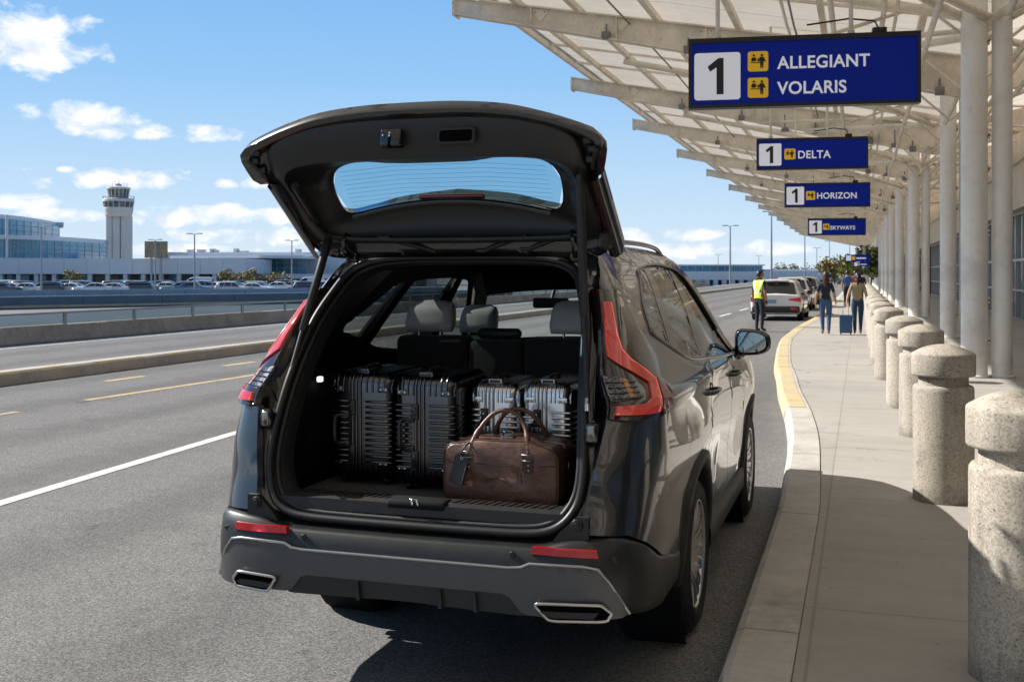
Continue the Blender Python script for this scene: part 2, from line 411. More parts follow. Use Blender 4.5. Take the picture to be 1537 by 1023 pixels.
def add_kerb_wear(M):
    """casting joints every 2.4 m, tyre scuffs and grime"""
    t = NT(M.node_tree); b = t.n['Principled BSDF']; co = t.add('ShaderNodeTexCoord').outputs['Object']; s = t.add('ShaderNodeSeparateXYZ', {0: co})
    lk = b.inputs['Base Color'].links[0].from_socket
    j = t.m('GREATER_THAN', t.m('ABSOLUTE', t.m('SUBTRACT', t.m('FRACT', t.m('DIVIDE', s.outputs[1], 2.4)), .5)), .4965)
    sc = t.m('MULTIPLY', t.ramp(t.noise(t.add('ShaderNodeMapping', {0: co, 'Scale': (6, .7, 14)}).outputs[0], 1.3, 5, .7), [(.56, 0), (.66, .65)]), t.m('LESS_THAN', s.outputs[2], .145))
    st = t.ramp(t.noise(co, 1.6, 5, .7), [(.32, .72), (.46, 1)])
    c = t.mix(t.m('MULTIPLY', j, .6), lk, (.10, .09, .08)); c = t.mix(sc, c, (.06, .055, .05)); c = t.mix(1.0, c, st, 'MULTIPLY'); t.put(b.inputs['Base Color'], c)
add_kerb_wear(M_KERB)
M_CONC = mat('barrier_concrete', (.37, .34, .30), .85, vary=.30, vscale=1.3, bump=.3, bscale=40)
M_WHITE_P = painted('white_road_paint', (.70, .69, .67), (.24, .235, .23), .43)
M_YEL_P = painted('yellow_road_paint', (.60, .44, .19), (.24, .23, .21), .47)
M_YEL_K = painted('yellow_kerb_paint', (.62, .47, .22), (.46, .42, .36), .49)
add_kerb_wear(M_YEL_K); add_kerb_wear(M_CONC)

g = MB(); g.add([(-3500, -400, -.8), (3500, -400, -.8), (3500, 5000, -.8), (-3500, 5000, -.8)], [(0, 1, 2, 3)]); tag(g.build('ground', M_GROUND), kind='structure')
# road sheet
r = MB(); r.add([(-12.34, -30, 0), (-.2, -30, 0), (-.2, 420, 0), (-12.34, 420, 0)], [(0, 1, 2, 3)]); tag(r.build('road', M_ROAD), kind='structure')
kx = pchip([(-30, -.50), (4, -.50), (7, -.50), (9, -.55), (10.5, -.61), (12.3, -.74), (14.9, -1.0), (17.2, -1.19), (18.8, -1.34), (21.5, -1.52), (24, -1.66), (27, -1.77), (32, -1.74), (40, -1.52), (48, -1.42), (60, -1.4), (420, -1.4)])
KY = [-30+.5*i for i in range(180)]+[60+6*i for i in range(61)]
def dkx(y): return (kx(y+.05)-kx(y-.05))/.1
def koff(y, d):
    n = Vector((1, -dkx(y), 0)).normalized(); return Vector((kx(y), y, 0))+n*d
KW = .25
sw = MB(); rows = []
for y in KY:
    p = koff(y, KW+.004); rows.append([(p.x, p.y, .15), (5.2, p.y, .15)])
sw.grid(rows[::-1], smooth=False); tag(sw.build('sidewalk', M_WALK), kind='structure')
kb = MB(); rows = []
for y in KY:
    a = [koff(y, -.045), koff(y, -.03), koff(y, -.012), koff(y, .02), koff(y, KW-.006), koff(y, KW), koff(y, KW)]
    z = [-.02, .10, .138, .153, .153, .148, .10]; rows.append([(p.x, p.y, q) for p, q in zip(a, z)])
kb.grid(rows, smooth=False); tag(kb.build('kerb', M_KERB, fixn=False), kind='structure')
kp = MB(); rows = []
for y in [12.9+.3*i for i in range(170)]:
    a = [koff(y, -.047), koff(y, -.034), koff(y, -.014), koff(y, .02), koff(y, .20)]; z = [.02, .10, .141, .157, .157]
    rows.append([(p.x, p.y, q) for p, q in zip(a, z)])
kp.grid(rows, smooth=False); tag(kp.build('kerb_paint', M_YEL_K), kind='structure')
# markings, 4 mm above the road
def strip(pts, wd, name, m, z=.004):
    b = MB(); rows = []
    for i, (x, y) in enumerate(pts):
        a = Vector(pts[max(i-1, 0)]); c = Vector(pts[min(i+1, len(pts)-1)]); d = (c-a).normalized(); n = Vector((d.y, -d.x))
        rows.append([(x-n.x*wd/2, y-n.y*wd/2, z), (x+n.x*wd/2, y+n.y*wd/2, z)])
    b.grid(rows[::-1], smooth=False); return tag(b.build(name, m), kind='structure')
strip([(-5.93, 5), (-6.05, 6.44), (-6.32, 9.92), (-6.5, 14), (-6.6, 20), (-6.4, 28)], .13, 'road_marking', M_WHITE_P)
for i in range(7): strip([(-5.3+.05*i, 36+7*i), (-5.25+.05*i, 39.4+7*i)], .13, 'road_marking', M_WHITE_P)
strip([(-9.86, 12.0), (-9.65, 15.4), (-9.5, 26)], .13, 'road_marking', M_YEL_P)
strip([(-9.87, 8.2), (-9.84, 10.75)], .12, 'road_marking', M_YEL_P)
strip([(-9.3, 33), (-8.9, 60)], .14, 'road_marking', M_YEL_P)
strip([(-11.3, 14.2), (-11.25, 15.1)], .16, 'road_marking', M_YEL_P); strip([(-11.1, 17.2), (-11.05, 18.2)], .16, 'road_marking', M_YEL_P)
# kerbed island to the left, with a bus lane behind it
M_ISL = mat('island_kerb', (.42, .39, .34), .85, vary=.3, vscale=1.0, bump=.3, bscale=60)
ik = MB()
ik.prism([(-12.34, -.02), (-12.37, .16), (-12.42, .19), (-12.74, .19), (-12.74, -.02)], 'y', -30, 420); tag(ik.build('island_kerb', M_ISL, fixn=True), kind='structure')
bl = MB(); bl.add([(-17.2, -30, .172), (-12.744, -30, .172), (-12.744, 420, .172), (-17.2, 420, .172)], [(0, 1, 2, 3)]); tag(bl.build('bus_lane', M_ROAD), kind='structure')
strip([(-16.55, -30), (-16.55, 300)], .26, 'road_marking', M_WHITE_P, .176)
iy = MB()
for y0, y1 in [(7, 14.6), (15.3, 16.6), (17.3, 18.4), (19.2, 26), (27, 36), (40, 52)]:
    rows = []
    for i in range(9):
        y = y0+(y1-y0)*i/8; rows.append([(-12.362, y, .10), (-12.374, y, .163), (-12.42, y, .194), (-12.47, y, .194)])
    iy.grid(rows[::-1], smooth=False)
tag(iy.build('kerb_paint', M_YEL_K, fixn=True), kind='structure')
# ================================================================ DARK GREY SUV WITH ITS TAILGATE OPEN
def car_paint():
    M = bpy.data.materials.new('car_paint'); M.use_nodes = True; t = NT(M.node_tree); b = t.n['Principled BSDF']
    co = t.add('ShaderNodeTexCoord').outputs['Object']
    fl = t.add('ShaderNodeTexVoronoi', {'Vector': co, 'Scale': 900.0}).outputs['Color']; f1 = t.add('ShaderNodeSeparateColor', {0: fl}).outputs[0]
    c = t.mix(t.m('MULTIPLY', f1, .7), (.0145, .0155, .0175), (.039, .0415, .046)); t.put(b.inputs['Base Color'], c)
    b.inputs['Metallic'].default_value = .35; b.inputs['Roughness'].default_value = .28; b.inputs['Coat Weight'].default_value = 1; b.inputs['Coat Roughness'].default_value = .015; b.inputs['Coat IOR'].default_value = 1.62
    return M
M_PAINT = car_paint()
M_PLA = mat('black_plastic', (.014, .0142, .015), .52, vary=.12, vscale=30, bump=.08, bscale=500)
M_BUMP = mat('bumper_plastic', (.0105, .011, .012), .40, vary=.10, vscale=12, bump=.06, bscale=600)
M_SKID = mat('satin_grey_plastic', (.080, .083, .088), .36, metal=.25, vary=.08, vscale=8)
M_TRIM = mat('gate_inner_trim', (.0165, .0170, .0180), .42, vary=.10, vscale=14, bump=.10, bscale=420)
M_INT = mat('interior_trim', (.008, .008, .0085), .8, spec=.2, vary=.15, vscale=12)
M_CARPET = mat('boot_carpet', (.020, .020, .021), .95, vary=.35, vscale=90, bump=.5, bscale=300, sheen=.15)
M_SEATB = mat('seat_back_fabric', (.020, .020, .022), .92, vary=.45, vscale=55, bump=.4, bscale=260, sheen=.1)
M_LEATH = mat('grey_leather', (.60, .59, .575), .5, vary=.10, vscale=16, bump=.12, bscale=180)
M_RUB = mat('black_rubber', (.012, .012, .012), .45)
M_GLOSSB = mat('gloss_black', (.006, .006, .007), .10, coat=.6)
M_CHROME = mat('chrome', (.72, .71, .69), .10, metal=1.0)
M_SATCH = mat('satin_chrome', (.50, .49, .475), .27, metal=1.0)
M_DCH = mat('dark_chrome', (.22, .215, .21), .16, metal=1.0)
M_RIM = mat('alloy_silver', (.50, .50, .50), .24, metal=1.0, vary=.06, vscale=10)
M_RIMD = mat('alloy_dark', (.06, .06, .062), .35, metal=.8)
M_TYRE = mat('tyre_rubber', (.021, .021, .021), .72, vary=.35, vscale=8, bump=.15, bscale=120)
M_REDL = mat('red_lens_lit', (.47, .026, .022), .10, coat=1.0, emis=(1.0, .09, .06), estr=.075)
M_REDD = mat('red_lens', (.22, .008, .008), .10, coat=.8)
M_REFL = mat('red_reflector', (.50, .006, .010), .25, coat=.5, speck=(420, .45, (.34, .004, .006)))
M_SMOKE = mat('smoked_lens', (.022, .011, .011), .07, coat=.9)
M_CLEAR = mat('clear_lens', (.13, .14, .155), .10, metal=.6, coat=.8, speck=(95, .48, (.03, .03, .034)))
M_AMBER = mat('amber_lens', (.62, .24, .05), .15, coat=.5)
M_PRIV = glass('privacy_glass', (.26, .29, .28), 1.0, 0, 1.9)
M_FGL = glass('front_glass', (.62, .68, .66), .9, 0, 1.5)
M_WSH = glass('windscreen_glass', (.80, .86, .84), .8, 0, 1.45)
M_REARG = glass('tailgate_glass', (.36, .60, .74), .55, 0, 1.45)
M_STEEL = mat('zinc_steel', (.33, .325, .31), .38, metal=1.0)

CAR = thing('suv', 'dark grey SUV with its tailgate raised and luggage in the boot', 'car', (-1.665, 5.08, 0))
NN = 8.0; YC0 = -.2
Wz = pchip([(.15, .80), (.30, .89), (.45, .918), (.60, .93), (.75, .936), (.90, .945), (.98, .944), (1.05, .938), (1.12, .932), (1.185, .925), (1.205, .914), (1.24, .889), (1.30, .853), (1.45, .785), (1.6, .712), (1.70, .655), (1.77, .60), (1.83, .535)])
Yr = pchip([(.15, -1.10), (.3, -1.20), (.5, -1.24), (.7, -1.225), (.85, -1.175), (.99, -1.145), (1.02, -1.135), (1.15, -1.09), (1.3, -1.01), (1.45, -.91), (1.6, -.79), (1.72, -.69), (1.83, -.60)])
_tt = np.linspace(0, pi/2, 4001); _c = np.cos(_tt)**(2/NN); _s = np.sin(_tt)**(2/NN)
_arc = np.concatenate([[0], np.cumsum(np.hypot(np.diff(.93*_c), np.diff(.95*_s)))]); LREF = float(_arc[-1])
def ywf(y):   # plan taper of the nose
    if y < 2.3: return 1.0
    t = (y-2.3)/1.35
    return max(.02, (1-t**2.6*.20))
def SR(u, z, dw=0.0, lat=1.0):
    """right flank wrapped round the rear corner: u is metres forward of the corner's start, z height, dw outward"""
    Wv = Wz(z)+dw*lat
    if u >= 0:
        y = YC0+u
        # shallow concave lower door and a soft shoulder above the arches
        dent = -.018*math.exp(-((z-.66)/.14)**2)*max(0, min(1, (y-.55)/.35))*max(0, min(1, (2.1-y)/.35))
        dent += .020*math.exp(-((z-.93)/.11)**2)*(math.exp(-((y-.12)/.55)**2)+math.exp(-((y-2.6)/.5)**2))
        return ((Wv+dent)*ywf(y), y, z)
    b = YC0-Yr(z)+dw; t = float(np.interp(-u, _arc, _tt))
    x = Wv*cos(t)**(2/NN) if t < pi/2-1e-6 else 0.0
    dent = .020*math.exp(-((z-.93)/.11)**2)*math.exp(-((YC0-.12)/.55)**2)*max(0, 1+u/.6)
    return (x+dent, YC0-b*sin(t)**(2/NN), z)
def SL(u, z, dw=0.0, lat=1.0):
    p = SR(u, z, dw, lat); return (-p[0], p[1], p[2])
def BR(u, z, dw=0.0): return SR(u, z, dw, .25)      # bumper: stands off rearwards, hardly sideways
def BL(u, z, dw=0.0): return SL(u, z, dw, .25)
def U(y): return y-YC0
def arcpts(cy, cz, r, a0, a1, n=20): return [(U(cy+r*cos(radians(a0+(a1-a0)*i/n))), cz+r*sin(radians(a0+(a1-a0)*i/n))) for i in range(n+1)]
RA, FA, WR = .10, 2.64, .362          # axles, wheel radius
ztop = pchip([(-.62, 1.795), (-.2, 1.815), (.3, 1.825), (.8, 1.822), (1.1, 1.812), (1.34, 1.79), (1.5, 1.705), (1.7, 1.475), (1.92, 1.21)])
# side-window opening (U, z), from the rear top round to the front bottom and back
dlo = [(U(y), z) for y, z in [(.10, 1.722), (.02, 1.705), (-.03, 1.675), (-.25, 1.56), (-.40, 1.475), (-.415, 1.45), (-.38, 1.43), (-.13, 1.375), (.23, 1.29), (.5, 1.262), (.82, 1.245), (1.3, 1.222), (1.76, 1.205), (1.62, 1.36), (1.46, 1.54), (1.34, 1.65), (1.22, 1.71), (1.05, 1.735), (.75, 1.748), (.4, 1.742)]]
AR = .475
ap_in = [(-1.075, .735), (-1.065, .86), (-1.045, .98), (-1.01, 1.12), (-.985, 1.3), (-.93, 1.5), (-.87, 1.66), (-.78, 1.745), (-.66, 1.795)]
def qpoly():
    p = list(ap_in)
    p += [(U(y), ztop(y)) for y in (-.45, -.2, .0, .2, .4, .6, .8, 1.0, 1.1, 1.2, 1.3, 1.4, 1.5, 1.6, 1.7, 1.8, 1.9)]
    p += [(U(1.78), 1.203)]
    i0 = 12                                              # front bottom corner of the window opening, follow its top edge backwards
    ring = dlo[i0:]+dlo[:i0]
    p += [(a, b) for a, b in ring[0:]]                   # front corner -> up A pillar -> roof -> rear -> bottom rear
    p = p[:-2]                                           # stop at the door cut
    p += [(U(.76), 1.24), (U(.70), 1.19), (U(.58), 1.12), (U(.46), 1.03), (U(.36), .93)]
    a = math.degrees(math.atan2(.80-.37, .30-RA))
    p += arcpts(RA, .37, AR, 64, 172, 22)
    p += [(U(-.36), .50), (-.30, .515), (-.45, .548), (-.62, .60), (-.80, .69), (-.90, .73)]
    return p
QP = qpoly()
rd = [(U(.766), 1.238), (U(.706), 1.187), (U(.586), 1.116), (U(.466), 1.026), (U(.367), .93)]+arcpts(RA, .37, AR, 61, 6, 14)+[(U(.60), .405), (U(1.40), .405), (U(1.425), .62), (U(1.385), .87), (U(1.40), 1.08), (U(1.415), 1.212), (U(1.3), 1.217), (U(.82), 1.238)]
fdr = [(U(1.409), .405), (U(1.434), .62), (U(1.394), .87), (U(1.409), 1.08), (U(1.424), 1.211), (U(1.78), 1.198), (U(1.93), 1.19), (U(2.0), 1.05), (U(2.08), .8), (U(2.05), .55), (U(1.98), .405)]
fen = [(U(1.988), .405), (U(2.059), .55), (U(2.089), .8), (U(2.009), 1.05), (U(1.94), 1.195), (U(2.1), 1.165), (U(2.5), 1.115), (U(2.9), 1.05), (U(3.3), .96), (U(3.5), .90), (U(3.55), .55), (U(3.5), .38)]+arcpts(FA, .37, AR, 3, 177, 26)
flo = []
for side, S, fl in (('right', SR, False), ('left', SL, False)):
    b = MB(); panel(b, QP, S, step=.045, flange=.02); b.build('quarter_panel', M_PAINT, CAR)
    b = MB(); panel(b, rd, S, step=.045, flange=.02); d1 = b.build('rear_door', M_PAINT, CAR)
    b = MB(); panel(b, fdr, S, step=.045, flange=.02); d2 = b.build('front_door', M_PAINT, CAR)
    b = MB(); panel(b, fen, S, step=.05, flange=.02); b.build('front_wing', M_PAINT, CAR)
    # dark backing behind the shut lines, with the window opening left free
    b = MB(); lin = [(-.99, .80), (-.97, 1.0), (-.93, 1.2), (-.90, 1.4), (-.80, 1.62), (-.62, 1.765)]+[(U(y), ztop(y)-.03) for y in (0, .4, .8, 1.1, 1.3, 1.45, 1.6, 1.75, 1.88)]+[(U(2.0), 1.12), (U(2.05), .42), (U(.62), .42)]+arcpts(RA, .37, AR+.03, 8, 170, 14)+[(-.45, .62)]
    hol = [(a, c-(.075 if c > 1.5 else .02 if c > 1.4 else 0)) for a, c in dlo]; panel(b, lin, S, holes=[dlo], step=.08, flange=0, off=-.045); panel(b, lin, S, holes=[hol], step=.08, flange=0, off=-.075, flip=True)
    b.build('inner_side_trim', M_INT, CAR)
    # glass: quarter pane, rear door pane, front door pane; gloss black pillars between them
    wt = lambda y: None
    def zt(y):
        up = [(a+YC0, c) for a, c in dlo[12:]+dlo[:4]]; up.sort()
        for (y0, z0), (y1, z1) in zip(up[:-1], up[1:]):
            if y0 <= y <= y1: return z0+(z1-z0)*(y-y0)/max(1e-6, y1-y0)
        return 1.70
    low = pchip([(-.415, 1.45), (-.38, 1.43), (-.13, 1.375), (.23, 1.29), (.5, 1.262), (.82, 1.245), (1.3, 1.222), (1.78, 1.203)])
    qg = [(U(y), z) for y, z in [(-.38, 1.475), (-.39, 1.455), (-.35, 1.438), (-.10, 1.385), (-.02, 1.37), (.12, 1.54), (.29, 1.722), (.10, 1.705), (.02, 1.685), (-.22, 1.56)]]
    rg = [(U(y), z) for y, z in [(.15, 1.326), (.23, 1.305), (.5, 1.277), (.66, 1.266), (.88, 1.51), (.99, 1.722), (.75, 1.732), (.42, 1.726), (.30, 1.54)]]
    fg = [(U(y), z) for y, z in [(1.12, 1.247), (1.3, 1.238), (1.70, 1.222), (1.58, 1.36), (1.42, 1.54), (1.31, 1.635), (1.20, 1.692), (1.12, 1.705), (1.12, 1.5)]]
    for nm, pl, m_ in (('quarter_window', qg, M_PRIV), ('rear_window', rg, M_PRIV), ('front_window', fg, M_FGL)):
        b = MB(); panel(b, pl, S, step=.06, flange=0, off=-.010); b.build(nm, m_, CAR)
    b = MB()
    grow = lambda pl: pl
    panel(b, dlo, S, holes=[qg, rg, fg], step=.05, flange=.02, off=-.008); b.build('window_frame', M_GLOSSB, CAR)
    # bright moulding round the windows
    b = MB(); i_ = [3, 4, 5, 6, 7, 8, 9, 10, 11, 12]
    path = smooth_path([S(*dlo[i], .004) for i in (0, 1, 2, 3, 4, 5, 6, 7, 8, 9, 10, 11, 12)], 6)
    b.tube(path, .0085, 6); b.tube(smooth_path([S(*dlo[i], .004) for i in (0, 19, 18, 17, 16, 15, 14, 13)], 6), .006, 6); b.build('window_moulding', M_DCH, CAR)
    # arch cladding and sill
    for cy in (RA, FA):
        b = MB(); rows = []
        for i in range(33):
            a = -9+198*i/32; row = []
            for rr, dw in ((AR+.012, -.004), (AR+.008, .014), (AR-.03, .020), (.418, .016), (.41, 0), (.408, -.07)):
                y = cy+rr*cos(radians(a)); z = max(.335, .37+rr*sin(radians(a))); row.append(S(U(y), z, dw))
            rows.append(row)
        if S is SR: rows = rows[::-1]
        b.grid(rows); b.build('wheel_arch_trim', M_PLA, CAR, fixn=False)
    b = MB(); rows = []
    for i in range(22):
        y = .53+i*(2.20-.53)/21; rows.append([S(U(y), .425, .0), S(U(y), .42, .016), S(U(y), .36, .03), S(U(y), .30, .045), S(U(y), .24, .03), S(U(y), .22, -.2)])
    if S is SL: rows = rows[::-1]
    b.grid(rows); b.build('sill_trim', M_PLA, CAR)
    # handles
    for hy, nm in ((.56, 'd'), (1.60, 'd')):
        sg = 1 if S is SR else -1
        hz_ = 1.09
        xx = SR(U(hy), hz_)[0]
        h = MB()
        pth = [(sg*(xx+o), hy+dy, hz_+dz) for o, dy, dz in ((-.01, -.105, 0), (.022, -.09, .002), (.036, -.04, .004), (.037, .04, .004), (.024, .09, .002), (-.01, .105, 0))]
        h.tube(smooth_path(pth, 5), .013, 8); par = d1 if hy < 1 else d2
        h.build('handle', M_PAINT, par)
        c_ = MB(); M_ = Matrix.Translation((sg*(xx-.004), hy, hz_-.004)); c_.slathe([(.0, -.02), (.03, -.015), (.048, .0), (.052, .004)], 18, 0, M_ @ Matrix.Rotation(sg*radians(90), 4, 'Y')); c_.build('handle_recess', M_GLOSSB, par)
    # mirror
    sg = 1 if S is SR else -1
    mh = MB(); cx_, cy_, cz_ = 1.008, 1.92, 1.265
    rows = []
    prof = [(-.085, .88), (-.08, .96), (-.05, 1.03), (0, 1.0), (.05, .84), (.085, .55), (.10, .2), (.102, .02)]
    for yo, sc in prof:
        row = []
        for j in range(28):
            a = 2*pi*j/28; ca, sa = cos(a), sin(a)
            ex = math.copysign(abs(ca)**.62, ca)*.106*sc*(1+.12*ca); ez = math.copysign(abs(sa)**.62, sa)*.078*sc*(1-.16*ca)
            row.append((sg*(cx_+ex), cy_+yo, cz_+ez))
        rows.append(row if sg > 0 else row[::-1])
    mh.grid(rows, closed_v=True); ring = rows[0]
    mo = mh.build('door_mirror', M_GLOSSB, d2)
    ml = MB(); cen = Vector((sg*cx_, cy_-.072, cz_)); ml.add([cen+(Vector(p)-Vector((sg*cx_, cy_-.085, cz_)))*.93 for p in ring], [tuple(range(28))[::-1]]); mm_ = mat('mirror_glass', (.34, .40, .42), .02, metal=1.0)
    ml.build('mirror_glass', mm_, mo)
    ms = MB(); ms.tube(smooth_path([(sg*.885, 1.90, 1.185), (sg*.93, 1.94, 1.19), (sg*.955, 1.94, 1.21), (sg*.97, 1.945, 1.24)], 5), [.045]*5+[.038]*6+[.034]*5, 10); ms.build('mirror_stalk', M_GLOSSB, mo)
    cap = MB(); rows2 = [[(p[0], p[1]+.004, p[2]) for p in r_] for r_ in rows[2:]]
    rows3 = [[(sg*cx_+(p[0]-sg*cx_)*1.03, p[1], cz_+(p[2]-cz_)*1.03) for p in r_] for r_ in rows2]
    cap.grid(rows3, closed_v=True); cap.build('mirror_cap', M_PAINT, mo)

# ---- roof, bonnet, windscreen, nose
b = MB(); rows = []
NR = 18
for i in range(27):
    y = -.58+i*(1.30+.58)/26; z0 = ztop(y); w0 = Wz(z0); row = []
    for j in range(-NR, NR+1):
        t = j/NR; row.append((w0*sin(t*pi/2), y-.0*abs(t), z0+.045*cos(t*pi/2)))
    rows.append(row)
b.grid(rows); b.build('roof', M_PAINT, CAR)
b = MB(); rows = []
for i in range(22):
    y = -.56+i*(1.30+.56)/21; z0 = ztop(y)-.03; w0 = Wz(z0)-.07; rows.append([(w0*j/8, y, z0+.02*cos(j/8*pi/2)) for j in range(8, -9, -1)])
b.grid(rows); b.build('headliner', mat('headliner', (.014, .014, .014), .95), CAR)
for sg in (-1, 1):
    b = MB(); pth = [(sg*.555, -.42, 1.815), (sg*.55, -.30, 1.836), (sg*.548, .0, 1.848), (sg*.546, .4, 1.856), (sg*.546, .8, 1.853), (sg*.55, 1.08, 1.838), (sg*.56, 1.2, 1.80)]
    b.tube(smooth_path(pth, 6), .013, 8); b.build('roof_rail', M_PAINT, CAR)
b = MB(); rows = []
for i in range(13):
    y = 1.30+(1.92-1.30)*i/12; z0 = ztop(y); w0 = Wz(z0)-.02; rows.append([(w0*j/10, y+(.06+.30*i/12)*(1-(j/10)**2), z0+(.045*(1-i/12)+.0)*(1-(j/10)**2)) for j in range(-10, 11)])
b.grid(rows); b.build('windscreen', M_WSH, CAR)
b = MB(); rows = []
zb = pchip([(1.92, 1.21), (2.1, 1.165), (2.5, 1.115), (2.9, 1.05), (3.3, .96), (3.5, .90), (3.6, .78)])
for i in range(22):
    y = 1.93+(3.55-1.93)*i/21; z0 = zb(y); w0 = Wz(z0)*ywf(y); yo = .30*(1-i/8) if i < 8 else 0
    rows.append([(w0*j/10, y+yo*(1-(j/10)**2)+(.14*(i/21)**3)*(1-(j/10)**2), z0+.055*(1-(j/10)**4)) for j in range(-10, 11)])
b.grid(rows); b.build('bonnet', M_PAINT, CAR)
b = MB(); rows = []
for z, yo in ((.90, .0), (.80, .06), (.62, .09), (.45, .07), (.30, .0), (.22, -.12)):
    w0 = Wz(z)*ywf(3.52); rows.append([(w0*j/12, 3.50+yo+.16*(1-(j/12)**2), z+(.055*(1-(j/12)**4) if z > .85 else 0)) for j in range(-12, 13)])
b.grid(rows[::-1]); b.build('front_bumper', M_BUMP, CAR)
b = MB()
for j in range(5): b.box((-.5, 3.60, .62+.045*j), (.5, 3.78, .64+.045*j))
b.build('grille', M_GLOSSB, CAR)
for sg in (-1, 1):
    b = MB(); b.rbox((sg*.60-.15, 3.40, .76), (sg*.60+.15, 3.60, .84), .03); b.build('headlight', M_CLEAR, CAR)
b = MB(); b.box((-.80, -1.02, .50), (.80, -.45, .62)); b.box((-.45, -.8, .42), (.45, -.45, .50)); b.box((-.70, -.45, .20), (.70, 2.2, .40)); b.box((-.6, 2.2, .22), (.6, 3.5, .42)); b.box((-.70, -.5, .40), (.70, .7, .62)); b.build('underbody', M_INT, CAR)
for sg in (-1, 1):
    for cy in (RA, FA):
        b = MB(); M_ = Matrix.Translation((sg*.66, cy, .37)) @ Matrix.Rotation(radians(90), 4, 'Y'); b.slathe([(.43, .25*sg), (.44, 0), (.40, -.06*sg), (.0, -.06*sg)], 28, 0, M_); b.build('wheel_well', M_INT, CAR)

# ---- rear aperture: painted flange, black pillar trim, seals
ap = [(0, 1.772), (.15, 1.772), (.28, 1.77), (.40, 1.76), (.48, 1.738), (.535, 1.70), (.575, 1.62), (.615, 1.5), (.637, 1.35), (.651, 1.21), (.665, 1.05), (.670, .93), (.655, .835), (.61, .765), (.54, .728), (.44, .716), (.3, .713), (.15, .712), (0, .712)]
def yap(x, z): return Yr(z)+.055
ap3 = [(x, yap(x, z), z) for x, z in ap]
apS = smooth_path(ap3, 4)
def ringfull(h): return h+[Vector((-p[0], p[1], p[2])) for p in h[-2:0:-1]]
loop = ringfull([Vector(p) for p in apS])
out_h = [(0, 1.845, -.60), (.15, 1.845, -.60), (.28, 1.842, -.60), (.40, 1.835, -.60), (.50, 1.815, -.60), (.575, 1.78, None), (.65, 1.66, None), (.695, 1.5, None), (.72, 1.35, None), (.737, 1.21, None), (.755, 1.05, None), (.752, .93, None), (.735, .835, None), (.715, .745, None), (.60, .685, -1.215), (.47, .672, -1.228), (.3, .668, -1.232), (.15, .667, -1.235), (0, .667, -1.235)]
def youter(x, z):      # rear face of the body at x, z
    W_ = Wz(z); b_ = YC0-Yr(z); q = max(0, 1-(abs(x)/W_)**NN); return YC0-b_*q**(1/NN)
out3 = [Vector((x, youter(x, z)+.004 if y is None else y, z)) for x, z, y in out_h]
outS = smooth_path(out3, 4); oloop = ringfull(outS)
n_h = len(apS); cut_a, cut_b = 6*4, 9*4+2          # pillar part that is black
def flange(i0, i1, sg):
    rows = []
    for i in range(i0, i1+1):
        a = Vector(apS[i]); o = Vector(outS[i]); row = []
        for t, dip in ((0, .0), (.25, .035), (.55, .030), (.80, .012), (1, 0)):
            p = a.lerp(o, t); p.y += dip; p.x *= sg; row.append(p)
        rows.append(row if sg < 0 else row[::-1])
    return rows
for sg in (1, -1):
    b = MB(); b.grid(flange(0, cut_a, sg)); b.build('upper_flange', M_PAINT, CAR)
    b = MB(); b.grid(flange(cut_b, n_h-1, sg)); b.build('lower_flange', M_PAINT, CAR)
    b = MB(); b.grid(flange(cut_a, cut_b, sg)); b.build('pillar_trim', M_GLOSSB, CAR)
b = MB(); b.tube([(p.x, p.y-.012, p.z) for p in loop], .017, 8, closed=True); b.build('door_seal', M_RUB, CAR)
b = MB(); sh = [Vector((p.x*.965, p.y+.015, (p.z-1.25)*.968+1.25)) for p in loop]; b.tube(sh, .012, 8, closed=True)
rows = [[p for p in loop], [Vector((p.x*.95, p.y+.03, (p.z-1.25)*.95+1.25)) for p in loop], [Vector((p.x*.94, p.y+.12, (p.z-1.25)*.935+1.25)) for p in loop]]
b.grid(rows, closed_v=True); b.build('aperture_trim', M_PLA, CAR)
# drain channel screws and hinge pockets above the opening
for sg in (-1, 1):
    for x, z in ((.50, 1.79), (.60, 1.70), (.655, 1.60)):
        b = MB(); b.lathe([(.0, -.006), (.010, -.004), (.011, .004)], 10, 0, Matrix.Translation((sg*x, youter(x, z)+.015, z)) @ Matrix.Rotation(radians(90), 4, 'X')); b.build('screw', M_STEEL, CAR)
# ---- luggage bay
b = MB(); b.box((-.66, -1.0, .70), (.66, .20, .758)); b.build('boot_floor', M_CARPET, CAR)
b = MB(); rows = []
for i in range(41):
    x = -.60+1.2*i/40; rows.append([(x, -1.155, .745), (x, -1.15, .790), (x, -1.12, .800), (x, -1.045, .800), (x, -1.0, .788), (x, -.995, .75)])
b.grid(rows[::-1], smooth=False)
for i in list(range(0, 13))+list(range(21, 34)):
    x = -.53+i*.032; b.add([(x, -1.118, .800), (x+.012, -1.118, .800), (x+.030, -1.05, .800), (x+.018, -1.05, .800), (x+.002, -1.118, .804), (x+.010, -1.118, .804), (x+.028, -1.05, .804), (x+.020, -1.05, .804)], [(4, 5, 6, 7), (0, 1, 5, 4), (1, 2, 6, 5), (3, 0, 4, 7), (2, 3, 7, 6)])
sp = b.build('scuff_plate', M_PLA, CAR)
b = MB(); b.rbox((-.13, -1.158, .765), (.13, -1.06, .808), .02, 3); b.build('latch_cover', M_INT, sp)
b = MB(); b.tube([(-.012, -1.155, .79), (-.012, -1.165, .815), (.012, -1.165, .815), (.012, -1.155, .79)], .006, 8); b.build('striker', M_CHROME, sp)
